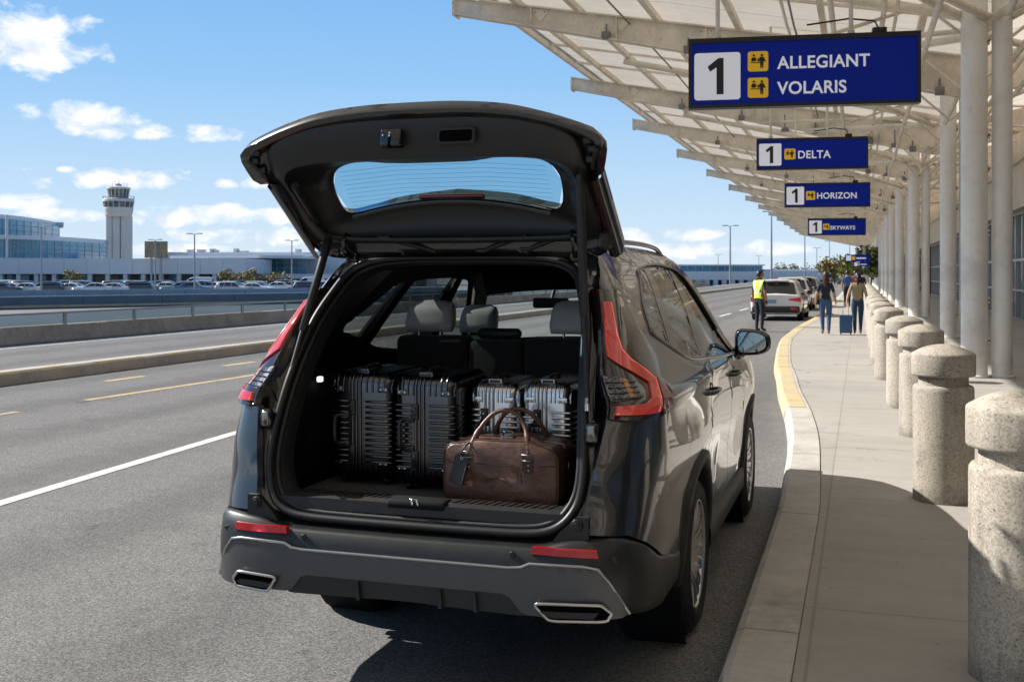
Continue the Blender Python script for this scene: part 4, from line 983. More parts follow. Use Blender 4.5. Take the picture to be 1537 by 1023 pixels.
# ================================================================ LUGGAGE
def alu(name, base, rough):
    M = mat(name, base, rough, metal=1.0, vary=.10, vscale=14); return M
M_CASE_B = alu('black_aluminium', (.125, .127, .132), .23)
M_CASE_S = alu('silver_aluminium', (.72, .725, .73), .23)
M_CASE_T = mat('case_fitting_black', (.014, .014, .015), .35, coat=.3)
M_TRIMB = mat('case_frame_dark', (.16, .16, .165), .25, metal=1.0)
def suitcase(label, loc, w, d, h, shell, frame, fit, grp, rz=0.0):
    t = thing('suitcase', label, 'suitcase', loc, rz, grp)
    z0 = .028
    b = MB(); R = .052
    b.rbox((-w/2, 0, z0), (w/2, d, h), R, 6)
    seam = -.020
    # raised ribs: across the lower face, and running over the rounded top
    n = int((h-z0-.17)/.0242)
    for i in range(n):
        z = z0+.080+i*.0242
        for x0, x1 in ((-w/2+.012, seam-.042), (seam+.045, w/2-.006)):
            b.tube([(x0, -.0005, z), (x0+.004, -.003, z), (x1-.004, -.003, z), (x1, .0005, z)], .0056, 6)
        b.tube([(w/2-.022, .004, z), (w/2-.006, .016, z), (w/2+.0015, .05, z), (w/2+.0015, d-.05, z)], .0056, 6)
    for i in range(9):
        x = -w/2+.040+(w-.080)*i/8
        if abs(x-seam) < .028: continue
        p = [(x, -.002, h-.085)]
        for k in range(7):
            a = radians(90*k/6); p.append((x, R-(R+.001)*cos(a), h-R+(R+.001)*sin(a)))
        p.append((x, d-.06, h+.001)); b.tube(p, .0050, 6)
        p2 = [(x, -.002, z0+.070)]
        for k in range(7):
            a = radians(90*k/6); p2.append((x, R-(R+.001)*cos(a), z0+R-(R+.001)*sin(a)))
        b.tube(p2, .0050, 6)
    for x in (-w/2+.012, w/2-.012):
        b.tube([(x, .02, h-.085), (x, .018, h-.062), (x, .035, h-.03)], .006, 6)
    b.build('shell', shell, t)
    # frame strips in the middle, all the way round
    b = MB()
    for dx in (-.018, .0, .018):
        p = []
        for (y, z, a0) in ((R, h-R, 90), (R, z0+R, 180), (d-R, z0+R, 270), (d-R, h-R, 0)):
            for k in range(7):
                a = radians(a0+90*k/6); r_ = R+.0035; p.append((seam+dx, y+r_*cos(a), z+r_*sin(a)))
        b.tube(p, .0052 if dx else .0040, 6, closed=True)
    b.build('frame', frame, t)
    # latches, side handle, top handle, corner guards, wheels
    for zz in (h*.70, h*.30):
        b = MB(); b.rbox((seam-.036, -.014, zz-.038), (seam-.004, .004, zz+.030), .005); b.rbox((seam-.030, -.018, zz-.020), (seam-.012, -.012, zz+.020), .003); b.lathe([(0, .003), (.004, .003), (.005, 0)], 10, 1, Matrix.Translation((seam-.021, -.018, zz+.008)) @ Matrix.Rotation(radians(90), 4, 'X')); b.build('latch', [fit, frame], t)
    b = MB(); hx = -w/2+.050
    b.tube(smooth_path([(hx+.030, -.002, h*.62), (hx+.004, -.014, h*.625), (hx-.008, -.030, h*.60), (hx-.010, -.034, h*.50), (hx-.008, -.030, h*.40), (hx+.004, -.014, h*.375), (hx+.030, -.002, h*.38)], 5), .0095, 8); b.rbox((hx+.0, -.008, h*.60), (hx+.046, .003, h*.66), .004); b.rbox((hx+.0, -.008, h*.34), (hx+.046, .003, h*.40), .004); b.build('side_handle', fit, t)
    b = MB(); b.rbox((seam-.010, .010, h-.006), (seam+.055, .036, h+.017), .005); b.rbox((seam-.002, .004, h+.000), (seam+.047, .012, h+.012), .003, k=1); b.build('top_bracket', [frame, fit], t)
    b = MB(); b.tube(smooth_path([(seam+.02, .06, h-.002), (seam+.02, .07, h+.018), (seam+.02, .13, h+.024), (seam+.02, .19, h+.018), (seam+.02, .20, h-.002)], 5), .009, 8); b.build('top_handle', fit, t)
    for sx in (-1, 1):
        for zz, up in ((h-.072, 1), (z0+.072, -1)):
            b = MB(); xc = sx*(w/2-.042); b.rbox((xc-.022, -.006, zz-.012), (xc+.022, .004, zz+.012), .004)
            for dx in (-.013, .013): b.lathe([(0, .0035), (.0035, .003), (.0045, 0)], 8, 1, Matrix.Translation((xc+dx, -.006, zz)) @ Matrix.Rotation(radians(90), 4, 'X'))
            b.build('corner_guard', [shell, M_CHROME], t)
    for sx in (-1, 1):
        for yy in (.06, d-.06):
            b = MB(); M_ = Matrix.Translation((sx*(w/2-.05), yy, .022)) @ Matrix.Rotation(radians(90), 4, 'Y'); b.lathe([(0, -.012), (.020, -.012), (.022, -.006), (.022, .006), (.020, .012), (0, .012)], 18, 0, M_); b.box((sx*(w/2-.05)-.018, yy-.018, .030), (sx*(w/2-.05)+.018, yy+.018, .055)); b.build('wheel', fit, t)
    return t
FZ = .759
cx0, cy0 = -1.665, 5.08
suitcase('black ribbed aluminium suitcase standing against the left wall of the boot', (cx0-.440, cy0-.73, FZ), .305, .44, .500, M_CASE_B, M_TRIMB, M_CASE_T, 'black ribbed suitcases in the boot')
suitcase('black ribbed aluminium suitcase in the boot beside the brown leather bag', (cx0-.112, cy0-.79, FZ), .285, .46, .500, M_CASE_B, M_TRIMB, M_CASE_T, 'black ribbed suitcases in the boot')
suitcase('silver ribbed suitcase behind the bag, next to the black suitcases', (cx0+.158, cy0-.66, FZ), .225, .42, .468, M_CASE_S, M_SATCH, M_CASE_T, 'silver ribbed suitcases in the boot')
suitcase('silver ribbed suitcase behind the bag, against the right side of the boot', (cx0+.396, cy0-.66, FZ), .225, .42, .474, M_CASE_S, M_SATCH, M_CASE_T, 'silver ribbed suitcases in the boot')

def leather():
    M = bpy.data.materials.new('brown_leather'); M.use_nodes = True; t = NT(M.node_tree); b = t.n['Principled BSDF']
    co = t.add('ShaderNodeTexCoord').outputs['Object']
    n1 = t.noise(co, 7, 5, .65, .6); n2 = t.noise(co, 30, 5, .6)
    f = t.ramp(t.m('ADD', t.m('MULTIPLY', n1, .7), t.m('MULTIPLY', n2, .3)), [(.36, 0), (.66, 1)])
    t.put(b.inputs['Base Color'], t.mix(f, (.056, .024, .0145), (.165, .074, .046)))
    t.put(b.inputs['Roughness'], t.m('ADD', .30, t.m('MULTIPLY', n2, .22))); b.inputs['Coat Weight'].default_value = .15; b.inputs['Coat Roughness'].default_value = .25
    wr = t.noise(t.add('ShaderNodeMapping', {0: co, 'Rotation': (0, .6, 0), 'Scale': (1, 1, 2.4)}).outputs[0], 6, 3, .5, .8)
    h = t.m('ADD', t.m('MULTIPLY', wr, 1.0), t.m('ADD', t.m('MULTIPLY', n2, .12), t.m('MULTIPLY', t.noise(co, 260, 2, .5), .05)))
    bn = t.add('ShaderNodeBump', {'Height': h, 'Strength': .55, 'Distance': .018}); t.put(b.inputs['Normal'], bn.outputs[0])
    return M
M_LTH = leather()
M_LTHD = mat('dark_brown_leather', (.050, .020, .012), .42, vary=.2, vscale=20)
BAG = thing('duffel_bag', 'brown leather duffel bag with a black luggage tag at the front of the boot', 'bag', (cx0+.292, cy0-.84, FZ+.002), radians(-3))
BW, BH, BD = .247, .262, .115
def bag_outline(s, y, puff=0.0, n=64):
    o_ = []
    for j in range(n):
        a = 2*pi*j/n; ca, sa = cos(a), sin(a); e = .30
        x = math.copysign(abs(ca)**e, ca)*BW*s; z = BH/2+math.copysign(abs(sa)**e, sa)*BH/2*s
        if sa > 0:
            x *= 1-.055*abs(sa)**2; z -= .016*(abs(x)/BW)**3+.010*math.exp(-((x)/.10)**2)*0
        else: z = max(z, .0)
        sag = .004*sin(x*31+y*22)+.003*sin(x*57+1.3)
        o_.append(Vector((x, y, max(0.0, z+(sag if sa > .2 else 0)))))
    return o_
def face(sgn):
    """front or back panel: rings from the edge to the middle, bulging outwards"""
    rows = []
    for s, p in ((1.0, 0), (.985, .006), (.95, .010), (.85, .016), (.7, .022), (.5, .026), (.3, .028), (.12, .028), (.01, .028)):
        c_ = Vector((0, sgn*BD, BH*.46)); e = bag_outline(1.0, sgn*BD)
        rows.append([c_+(q-c_)*s+Vector((0, sgn*(p+.006*sin(q.x*s*24+q.z*17)*min(1, (1-s)*4)), 0)) for q in e])
    return rows
b = MB(); fr = face(-1); b.grid(fr, closed_v=True); bk = face(1); b.grid(bk, closed_v=True)
b.grid([bag_outline(1.0, -BD), bag_outline(1.012, -BD+.008), bag_outline(1.02, -.05), bag_outline(1.025, .0), bag_outline(1.02, .05), bag_outline(1.012, BD-.008), bag_outline(1.0, BD)], closed_v=True)
b.build('bag_body', M_LTH, BAG, fixn=True)
b = MB(); e0 = [p+Vector((0, -.001, 0)) for p in bag_outline(1.004, -BD)]; b.tube(e0, .0042, 6, closed=True); b.tube([p+Vector((0, .001, 0)) for p in bag_outline(1.004, BD)], .0042, 6, closed=True)
b.build('piping', M_LTHD, BAG)
def fy(x, z):    # the front panel's y at x, z
    c_ = Vector((0, 0, BH*.46)); ex = abs(x)/BW; ez = abs(z-BH*.46)/(BH*.52); s = min(1, max(ex, ez))
    tb = [(0, .028), (.3, .028), (.5, .026), (.7, .022), (.85, .016), (.95, .010), (.985, .006), (1, 0)]
    for (s0, p0), (s1, p1) in zip(tb[:-1], tb[1:]):
        if s0 <= s <= s1: p = p0+(p1-p0)*(s-s0)/(s1-s0)
    return -BD-p-.006*sin(x*24+z*17)*min(1, (1-s)*4)-.0005
b = MB()
b.tube([(x_, fy(x_, .176)-.001, .176-.004*cos(x_*9)) for x_ in [-.24+.48*i/24 for i in range(25)]], .0016, 5)
for xx in (-.115, -.105, .080, .096): b.tube([(xx+.004*sin(z_*20), fy(xx, z_)-.0008, z_) for z_ in [.004+.17*i/12 for i in range(13)]], .0013, 5)
b.build('seam', mat('seam_thread', (.035, .014, .009), .6), BAG)
for yy, dx in ((-.060, 0), (.060, .018)):
    b = MB(); pth = [(-.128+dx, yy*1.75, .178), (-.122+dx, yy*1.55, .225), (-.10+dx, yy*1.1, .300), (-.055+dx, yy*.75, .358), (0+dx, yy*.65, .376), (.055+dx, yy*.75, .358), (.10+dx, yy*1.1, .300), (.122+dx, yy*1.55, .225), (.128+dx, yy*1.75, .178)]
    if yy < 0: pth = [(-.128, -BD-.016, .205), (-.122, -BD-.006, .240), (-.10, -.085, .305), (-.055, -.055, .362), (0, -.050, .380), (.055, -.055, .362), (.10, -.085, .305), (.122, -BD-.006, .240), (.128, -BD-.016, .205)]
    sp_ = smooth_path(pth, 6); b.tube(sp_, [.013 if 12 > i or i > len(sp_)-13 else .0095 for i in range(len(sp_))], 10); b.build('carry_handle', M_LTH, BAG)
for sx in (-1, 1):
    x = sx*.128
    b = MB(); rows = []
    for k in range(9):
        z = .145+.065*k/8; hw = .022*(1 if k > 1 else (.6 if k == 0 else .9)); rows.append([(x-hw, fy(x-hw, z)-.002, z), (x-hw, fy(x, z)-.006, z), (x+hw, fy(x, z)-.006, z), (x+hw, fy(x+hw, z)-.002, z)])
    b.grid(rows, smooth=False); pt = b.build('handle_tab', M_LTHD, BAG, fixn=True)
    b = MB(); yy = fy(x, .205)-.010; b.tube([(x-.022, yy, .196), (x+.022, yy, .196), (x+.022, yy, .220), (x-.022, yy, .220)], .003, 8, closed=True)
    for zz in (.178, .158): b.lathe([(0, .003), (.0035, .0025), (.0045, 0)], 10, 0, Matrix.Translation((x+.004, fy(x, zz)-.006, zz)) @ Matrix.Rotation(radians(90), 4, 'X'))
    b.build('buckle', M_STEEL, pt)
b = MB(); b.rbox((-.024, -.045, BH-.004), (.030, -.010, BH+.012), .004); b.tube(smooth_path([(-.020, -.03, BH+.010), (-.018, -.03, BH+.026), (.003, -.03, BH+.030), (.024, -.03, BH+.026), (.026, -.03, BH+.010)], 4), .004, 8); b.build('clasp', M_DCH, BAG)
b = MB(); b.tube([(x_, 0, BH-.002+.002*cos(x_*20)-.016*(abs(x_)/BW)**3) for x_ in [-.23+.46*i/20 for i in range(21)]]+[(.243, 0, .22), (.251, 0, .17)], .003, 6); b.rbox((.249, -.006, .145), (.256, .006, .175), .002); b.build('zip', M_DCH, BAG)
tg = MB(); Mt = Matrix.Translation((-.163, -BD-.040, .148)) @ Matrix.Rotation(radians(14), 4, 'Y') @ Matrix.Rotation(radians(-6), 4, 'X')
tg.prism([(-.031, -.062), (.031, -.062), (.031, .050), (.020, .062), (-.020, .062), (-.031, .050)], 'y', -.004, .004, 0, Mt); M_TAG = mat('black_leather', (.014, .014, .015), .42, vary=.2, vscale=40, bump=.15, bscale=300)
tgo = tg.build('luggage_tag', M_TAG, BAG, fixn=True)
b = MB(); b.tube([Mt @ Vector(p) for p in ((-.027, -.0045, -.057), (.027, -.0045, -.057), (.027, -.0045, .047), (.018, -.0045, .057), (-.018, -.0045, .057), (-.027, -.0045, .047))], .0010, 5, closed=True)
b.build('tag_stitching', M_CASE_T, tgo)
b = MB(); b.tube(smooth_path([Mt @ Vector((0, -.002, .052)), (-.150, -BD-.045, .215), (-.138, -BD-.038, .240), (-.128, -BD-.010, .252), (-.118, -BD+.004, .235), (-.130, -BD-.024, .215), Mt @ Vector((.004, .004, .052))], 6), .0036, 6); b.build('tag_strap', M_TAG, tgo)
b = MB(); b.lathe([(.004, .002), (.007, .002), (.0075, 0)], 12, 0, Mt @ Matrix.Translation((0, -.004, .046)) @ Matrix.Rotation(radians(90), 4, 'X')); b.build('eyelet', M_STEEL, tgo)
# ================================================================ BOLLARDS, CANOPY, COLUMNS, SIGNS, TERMINAL ON THE RIGHT
def aggregate():
    M = bpy.data.materials.new('exposed_aggregate'); M.use_nodes = True; t = NT(M.node_tree); b = t.n['Principled BSDF']
    co = t.add('ShaderNodeTexCoord').outputs['Object']
    oi = t.add('ShaderNodeObjectInfo').outputs['Random']; co = t.add('ShaderNodeVectorMath', {0: co, 1: t.add('ShaderNodeCombineXYZ', {0: t.m('MULTIPLY', oi, 31), 1: t.m('MULTIPLY', oi, 17), 2: 0.0}).outputs[0]}, operation='ADD').outputs[0]
    v = t.add('ShaderNodeTexVoronoi', {'Vector': co, 'Scale': 150.0}); g_ = t.add('ShaderNodeSeparateColor', {0: v.outputs['Color']}).outputs[0]
    v2 = t.add('ShaderNodeTexVoronoi', {'Vector': co, 'Scale': 80.0}); g2 = t.add('ShaderNodeSeparateColor', {0: v2.outputs['Color']}).outputs[1]
    big = t.noise(co, 2.2, 4, .6)
    c = t.mix(t.ramp(g_, [(.0, 0), (1, 1)]), (.345, .30, .24), (.555, .505, .43))
    dk = t.m('MULTIPLY', t.m('GREATER_THAN', g2, .90), t.m('LESS_THAN', v2.outputs['Distance'], .42))
    c = t.mix(t.m('MULTIPLY', dk, .65), c, (.17, .14, .11))
    k = t.m('ADD', .84, t.m('MULTIPLY', big, .3)); c = t.mix(1.0, c, t.add('ShaderNodeCombineXYZ', {0: k, 1: k, 2: k}).outputs[0], 'MULTIPLY')
    z_ = t.add('ShaderNodeSeparateXYZ', {0: t.add('ShaderNodeTexCoord').outputs['Object']}).outputs[2]
    strk = t.ramp(t.noise(t.add('ShaderNodeMapping', {0: co, 'Scale': (1, 1, .12)}).outputs[0], 9, 4, .65), [(.36, .80), (.52, 1)])
    splash = t.ramp(t.m('SUBTRACT', t.m('MULTIPLY', t.noise(co, 14, 4, .7), .30), z_), [(.02, 1), (.16, .60)])
    blot = t.ramp(t.noise(co, 4.5, 4, .7), [(.30, .74), (.42, 1)])
    for q in (strk, splash, blot): c = t.mix(1.0, c, q, 'MULTIPLY')
    t.put(b.inputs['Base Color'], c); b.inputs['Roughness'].default_value = .85
    h = t.m('SUBTRACT', t.m('MULTIPLY', g_, .6), t.m('MULTIPLY', dk, 1.0)); bn = t.add('ShaderNodeBump', {'Height': h, 'Strength': .5, 'Distance': .006}); t.put(b.inputs['Normal'], bn.outputs[0])
    return M
M_AGG = aggregate()
BOLL = []
def bollard(label, x, y, first=None, rz=0.0, sc=1.0):
    if first is not None: return dup(first, (x, y, .15), rz, label, scale=(1, 1, 1))
    t = thing('bollard', label, 'bollard', (x, y, .15), rz, 'concrete bollards along the walkway')
    b = MB(); R = .198
    b.slathe([(R, -.01), (R, .75), (R-.002, .772), (R-.010, .785), (R-.022, .789), (R-.034, .789)], 40); b.build('shaft', M_AGG, t)
    b = MB(); b.slathe([(R-.034, .787), (R-.036, .80), (R-.036, .852)], 40); b.build('neck', M_AGG, t)
    b = MB(); b.slathe([(R-.034, .85), (R-.004, .85), (R+.007, .855), (R+.010, .864), (R+.010, .990), (R+.008, .999), (R+.001, 1.006), (R-.05, 1.034), (R-.10, 1.052), (R-.15, 1.062), (.0, 1.066)], 40); b.build('cap', M_AGG, t)
    return t
bpos = [(.60, 4.55), (.545, 7.95), (.555, 11.0), (.49, 13.3), (.40, 16.7), (.37, 19.8), (.36, 23.0), (.35, 26.2), (.35, 29.4), (.35, 32.8), (.35, 36.2), (.35, 39.8), (.35, 43.5), (.35, 47.5), (.35, 52), (.35, 57)]
names = ['largest stone bollard at the right edge of the photo, cut off by it', 'stone bollard right behind the largest one, its base just past the shadow on the walk', 'stone bollard third from the right edge, in front of the thick twin columns', 'stone bollard fourth from the right edge, partly behind the third', 'stone bollard fifth from the right edge', 'stone bollard sixth from the right edge', 'stone bollard seventh from the right edge', 'stone bollard eighth from the right edge']
B0 = None
for i, (x, y) in enumerate(bpos):
    lb = names[i] if i < len(names) else 'small distant stone bollard in the overlapping far end of the bollard row'
    o = bollard(lb, x, y, B0, radians(37*i)); B0 = B0 or o
B0.scale = (1.0, 1.0, 1.035)

M_CREAM = mat('cream_paint', (.80, .72, .60), .55, vary=.20, vscale=1.7, bump=.05, bscale=30)
def add_rust(M, amt):
    t = NT(M.node_tree); b = t.n['Principled BSDF']; co = t.add('ShaderNodeTexCoord').outputs['Object']; lk = b.inputs['Base Color'].links[0].from_socket
    a = t.ramp(t.noise(t.add('ShaderNodeMapping', {0: co, 'Scale': (1, 1, .35)}).outputs[0], 3.4, 6, .72), [(.60, 0), (.70, amt)]); g = t.ramp(t.noise(co, .9, 5, .65), [(.34, .80), (.5, 1)])
    t.put(b.inputs['Base Color'], t.mix(1.0, t.mix(a, lk, (.36, .25, .15)), g, 'MULTIPLY'))
add_rust(M_CREAM, .55)
M_COLP = mat('column_paint', (.86, .835, .785), .5, vary=.07, vscale=1.0, bump=.04, bscale=20)
add_rust(M_COLP, .28)
M_RUST = mat('rusty_bolt', (.22, .13, .08), .7)
def membrane():
    M = bpy.data.materials.new('canopy_membrane'); M.use_nodes = True; t = NT(M.node_tree); t.n.clear()
    co = t.add('ShaderNodeTexCoord').outputs['Object']; s = t.add('ShaderNodeSeparateXYZ', {0: co})
    n = t.m('ADD', t.m('MULTIPLY', t.noise(co, .8, 5, .6), .6), t.m('MULTIPLY', t.noise(t.add('ShaderNodeMapping', {0: co, 'Scale': (.3, 2.5, 1)}).outputs[0], 1.3, 4, .6), .4))
    c = t.mix(t.ramp(n, [(.32, 0), (.68, 1)]), (.79, .70, .565), (.91, .84, .73))
    j = t.m('GREATER_THAN', t.m('ABSOLUTE', t.m('SUBTRACT', t.m('FRACT', t.m('DIVIDE', s.outputs[1], 2.85)), .5)), .492)
    c = t.mix(t.m('MULTIPLY', j, .6), c, (.30, .24, .17))
    d = t.add('ShaderNodeBsdfDiffuse', {0: c}); tr = t.add('ShaderNodeBsdfTranslucent', {0: c}); mx = t.add('ShaderNodeMixShader', {0: .42, 1: d.outputs[0], 2: tr.outputs[0]})
    t.l.new(mx.outputs[0], t.add('ShaderNodeOutputMaterial').inputs[0]); return M
M_MEMB = membrane()
# canopy: outer wing falls from the roadside edge towards the columns, inner wing rises again to the building
EX, EZ = -8.45, 7.95
def cz(x): return EZ-.185*(x-EX) if x < 2.2 else EZ-.185*(2.2-EX)+.20*(x-2.2)
CAN = thing('canopy', 'long cream canopy roof over the kerbside walk with projecting beams', 'canopy', (0, 0, 0))
b = MB(); rows = []
CY = [-23.225+1.425*i for i in range(0, 147)]
for y in CY: rows.append([(x, y, cz(x)+.30+.03*sin(x*1.3)) for x in (EX, -7, -5.4, -3.8, -2.2, -.6, 1.0, 2.2)])
b.grid(rows, smooth=False); b.build('roof_sheet', M_MEMB, CAN)
b = MB(); rows = []
for y in CY[::3]: rows.append([(x, y, cz(x)+.30) for x in (2.2, 4.2, 6.5, 9.5)])
b.grid(rows, smooth=False); b.build('inner_roof_sheet', M_MEMB, CAN)
for i, x in enumerate((EX+.06, -7.55, -6.1, -4.3, -2.5, -.7, 1.1, 3.6, 5.6)):
    b = MB(); z = cz(x)+.27; b.box((x-.06, -23, z-.15), (x+.06, 185, z-.015)); 
    if i == 0: b.box((x-.09, -23, z-.02), (x-.03, 185, z+.14))
    b.build('purlin', M_CREAM, CAN)
def beam_at(y):
    b = MB(); xs = [EX-.62, EX-.2, -6, -3, 0, 2.2]; w_ = .16
    def dep(x): return .34+.040*(x-EX+.6)
    top = [(x, cz(x)+.10) for x in xs]; bot = [(x, cz(x)+.10-dep(x)) for x in xs]
    b.prism(top[::-1]+bot, 'y', y-.05, y+.05)
    for pts, dz in ((top, .0), (bot, -.035)):
        pl = [(x, z+dz+.036) for x, z in pts[::-1]]+[(x, z+dz) for x, z in pts]; b.prism(pl, 'y', y-w_, y-.052); b.prism(pl, 'y', y+.052, y+w_)
    b.box((EX-.66, y-.22, cz(EX-.62)-.32), (EX-.62, y+.22, cz(EX-.62)+.14))
    o = b.build('beam', M_CREAM, CAN, fixn=True)
    b = MB(); b.prism([(2.2, cz(2.2)+.1), (2.2, cz(2.2)-.75), (9.3, cz(9.3)-.2), (9.3, cz(9.3)+.1)], 'y', y-.08, y+.08); b.build('inner_beam', M_CREAM, CAN, fixn=True)
    if y < 60:
        for x in (-7.2, -5.2, -3.2, -1.2, .6): b = MB(); b.box((x-.012, y-.155, cz(x)+.098-dep(x)), (x+.012, y+.155, cz(x)+.10)); b.build('stiffener', M_CREAM, o)
BY = [-21, -10, 1.4, 12.4, 23.9, 34.8, 45.0, 56.5, 68, 80, 92, 104, 116, 128, 140, 152, 164, 176]
for y in BY: beam_at(y)
# secondary rafters and bracing tubes between the beams
for a, c_ in zip(BY[:-1], BY[1:]):
    ym = (a+c_)/2
    b = MB(); z0 = lambda x: cz(x)+.02
    b.tube([(-6.2, ym, z0(-6.2)), (2.0, ym, z0(2.0)-.45)], .085, 8); b.build('rafter_tube', M_CREAM, CAN)
    if -15 < c_ < 110:
        for x0, x1 in ((-3.0, 2.0), (2.0, 2.0), (2.0, 5.4)):
            for yy in (a, c_):
                b = MB(); b.tube([(x0, yy, cz(x0)-.5), (x1*.5+1.0 if x0 != x1 else 1.9, (ym*.6+yy*.4), cz(1.5)-.15 if x0 != x1 else 5.2)], .05, 7); b.build('brace', M_CREAM, CAN)
        for x, dz in ((-.4, -.95), (1.0, -1.0), (3.0, -.8)):
            b = MB(); b.tube([(x, a, cz(x)+dz), (x, ym, cz(x)+dz+.10), (x, c_, cz(x)+dz)], .045, 7); b.build('tie_rod', M_CREAM, CAN)
        for k in range(3):
            yk = a+(c_-a)*(k+.5)/3; b = MB(); b.tube([(-.4, yk, cz(-.4)-.9), (1.0, yk+.8, cz(1)-.1), (1.9, yk, cz(1.9)-.95), (3.0, yk+.8, cz(3)-.1), (4.6, yk, cz(4.6)-.7)], .032, 6); b.build('lattice', M_CREAM, CAN)
    b = MB()
    for k in range(1, 4):
        yk = a+(c_-a)*k/4; b.box((EX+.1, yk-.035, cz(EX+.1)+.22), (-2.5, yk+.035, cz(EX+.1)+.27), 0, None)
    # those small rafters follow the slope
    b = MB()
    for k in range(1, 4):
        yk = a+(c_-a)*k/4; b.prism([(EX+.1, cz(EX+.1)+.27), (EX+.1, cz(EX+.1)+.21), (2.1, cz(2.1)+.21), (2.1, cz(2.1)+.27)], 'y', yk-.035, yk+.035)
    b.build('rafter', M_CREAM, CAN, fixn=True)

def twin_column(y, label, r=.175, first=None):
    if first is not None: return dup(first, (1.88, y, .15), None, label)
    t = thing('column', label, 'column', (1.88, y, .15), 0, 'cream twin tube columns under the canopy')
    for dx, dy, rr in ((-.03, 0, r+.012), (.36, .06, r-.03)):
        b = MB(); prof = [(rr+.03, 0), (rr+.03, .03), (rr, .04)]
        for z in (1.15, 2.15, 3.6, 5.0): prof += [(rr, z-.012), (rr+.004, z-.010), (rr+.004, z+.010), (rr, z+.012)]
        prof += [(rr, 6.6)]
        b.lathe(prof, 36, 0, Matrix.Translation((dx, dy, 0))); b.build('tube', M_COLP, t)
    b = MB()
    for z in (.55, 1.15, 2.15, 3.1, 3.6, 5.0): b.rbox((.155, -.03, z-.045), (.185, .06, z+.045), .005); b.lathe([(0, -.10), (.018, -.10), (.018, -.07), (.012, -.07), (.012, 0)], 8, 1, Matrix.Translation((.17, 0, z)) @ Matrix.Rotation(radians(-90), 4, 'X'))
    b.build('joining_plate', [M_COLP, M_RUST], t); return t
cn = ['thick cream twin column nearest the camera, right of the largest hanging sign', 'cream twin column second from the right, its base between two bollards', 'cream twin column third from the right']
C0 = None
for i in range(13):
    lb = cn[i] if i < 3 else 'slim distant cream twin column farther down the colonnade'
    o = twin_column([17.5, 28.0, 40.8][i] if i < 3 else 41+12*(i-2), lb, first=C0); o.location.x = [1.66, 2.06, 1.86][i] if i < 3 else 1.78; C0 = C0 or o
# ---- fittings under the roof: conduits, junction boxes, floodlights, speakers
M_FIT = mat('fitting_grey', (.20, .19, .175), .5, vary=.2, vscale=6)
for x, dz, r in ((-1.35, -.05, .030), (-1.22, -.03, .022), (.35, -.42, .045), (.55, -.38, .030), (2.6, -.55, .06), (2.85, -.5, .04), (-4.9, -.02, .022)):
    b = MB(); pth = []
    for k, y in enumerate([3+3.8*i for i in range(28)]): pth.append((x+.02*sin(k*2.1), y, cz(x)+dz+.02*sin(k*1.3)))
    b.tube(pth, r, 7); b.build('conduit', M_CREAM if r > .025 else M_FIT, CAN)
rf_ = random.Random(5)
for y in BY:
    if not 10 < y < 70: continue
    for x in (-5.6, -3.4, -1.3, .4, 1.5):
        b = MB(); dx = rf_.uniform(-.2, .2); z = cz(x+dx)-.30-.045*(x-EX); b.rbox((x+dx-.09, y-.24, z), (x+dx+.09, y-.05, z+.16), .015, 2); b.lathe([(.02, 0), (.02, .25)], 6, 0, Matrix.Translation((x+dx, y-.12, z+.1))); b.build('junction_box', M_FIT, CAN)
    for x in (-2.2, 1.0):
        b = MB(); z = cz(x)-.66; b.lathe([(.02, .45), (.02, .06), (.10, .05), (.13, -.06), (.11, -.07), (0, -.06)], 14, 0, Matrix.Translation((x, y-.5, z))); b.build('floodlight', M_FIT, CAN)
    for k in range(5):
        x = -7.0+1.9*k; b = MB(); b.prism([(x-.22, cz(x-.22)+.09), (x+.22, cz(x+.22)+.09), (x+.03, cz(x)-.20), (x-.03, cz(x)-.20)], 'y', y-.075, y-.055)
        for q in (-.11, .11): b.lathe([(0, .012), (.014, .012), (.016, 0)], 6, 1, Matrix.Translation((x+q, y-.076, cz(x)+.02)) @ Matrix.Rotation(radians(90), 4, 'X'))
        b.build('gusset', [M_CREAM, M_RUST], CAN)
    # raking struts from the column heads to the beam
    for x0, x1 in ((1.8, -1.6), (1.9, 4.4)):
        b = MB(); b.tube([(x0, y-5.2 if y > 14 else y+5, 5.5), (x1, y, cz(x1)-.55)], .07, 8); b.build('raking_strut', M_CREAM, CAN)
        b = MB(); b.tube([(x0, y+5.8, 5.5), (x1, y, cz(x1)-.55)], .07, 8); b.build('raking_strut', M_CREAM, CAN)
# ---- hanging signs
M_SIGNB = mat('sign_blue', (.003, .014, .20), .5, spec=.15, vary=.06, vscale=3, emis=(.002, .012, .18), estr=.22)
M_SIGNF = mat('sign_frame', (.012, .012, .015), .45)
M_SIGNW = mat('sign_white', (.78, .79, .83), .5, spec=.2, emis=(.85, .88, 1.0), estr=.16)
M_SIGNY = mat('sign_yellow', (.78, .48, .035), .5, spec=.2, emis=(.9, .5, .04), estr=.12)
M_SIGNK = mat('sign_black', (.012, .012, .016), .45)
def text(body, size, x, z, par, m_, name, bold=.018, y=-.0, align='LEFT', sx=1.0):
    cu = bpy.data.curves.new(name, 'FONT'); cu.body = body; cu.size = size; cu.offset = bold*size; cu.align_x = align; cu.extrude = .003; cu.space_character = 1.04
    tmp = bpy.data.objects.new('tmp', cu); COL.objects.link(tmp); dg = bpy.context.evaluated_depsgraph_get()
    me = bpy.data.meshes.new_from_object(tmp.evaluated_get(dg)); bpy.data.objects.remove(tmp)
    me.transform(Matrix.Translation((x, y, z)) @ Matrix.Rotation(radians(90), 4, 'X') @ Matrix.Scale(sx, 4, (1, 0, 0)))
    me.materials.clear(); me.materials.append(m_); o = bpy.data.objects.new(name, me); COL.objects.link(o); o.parent = par; return o
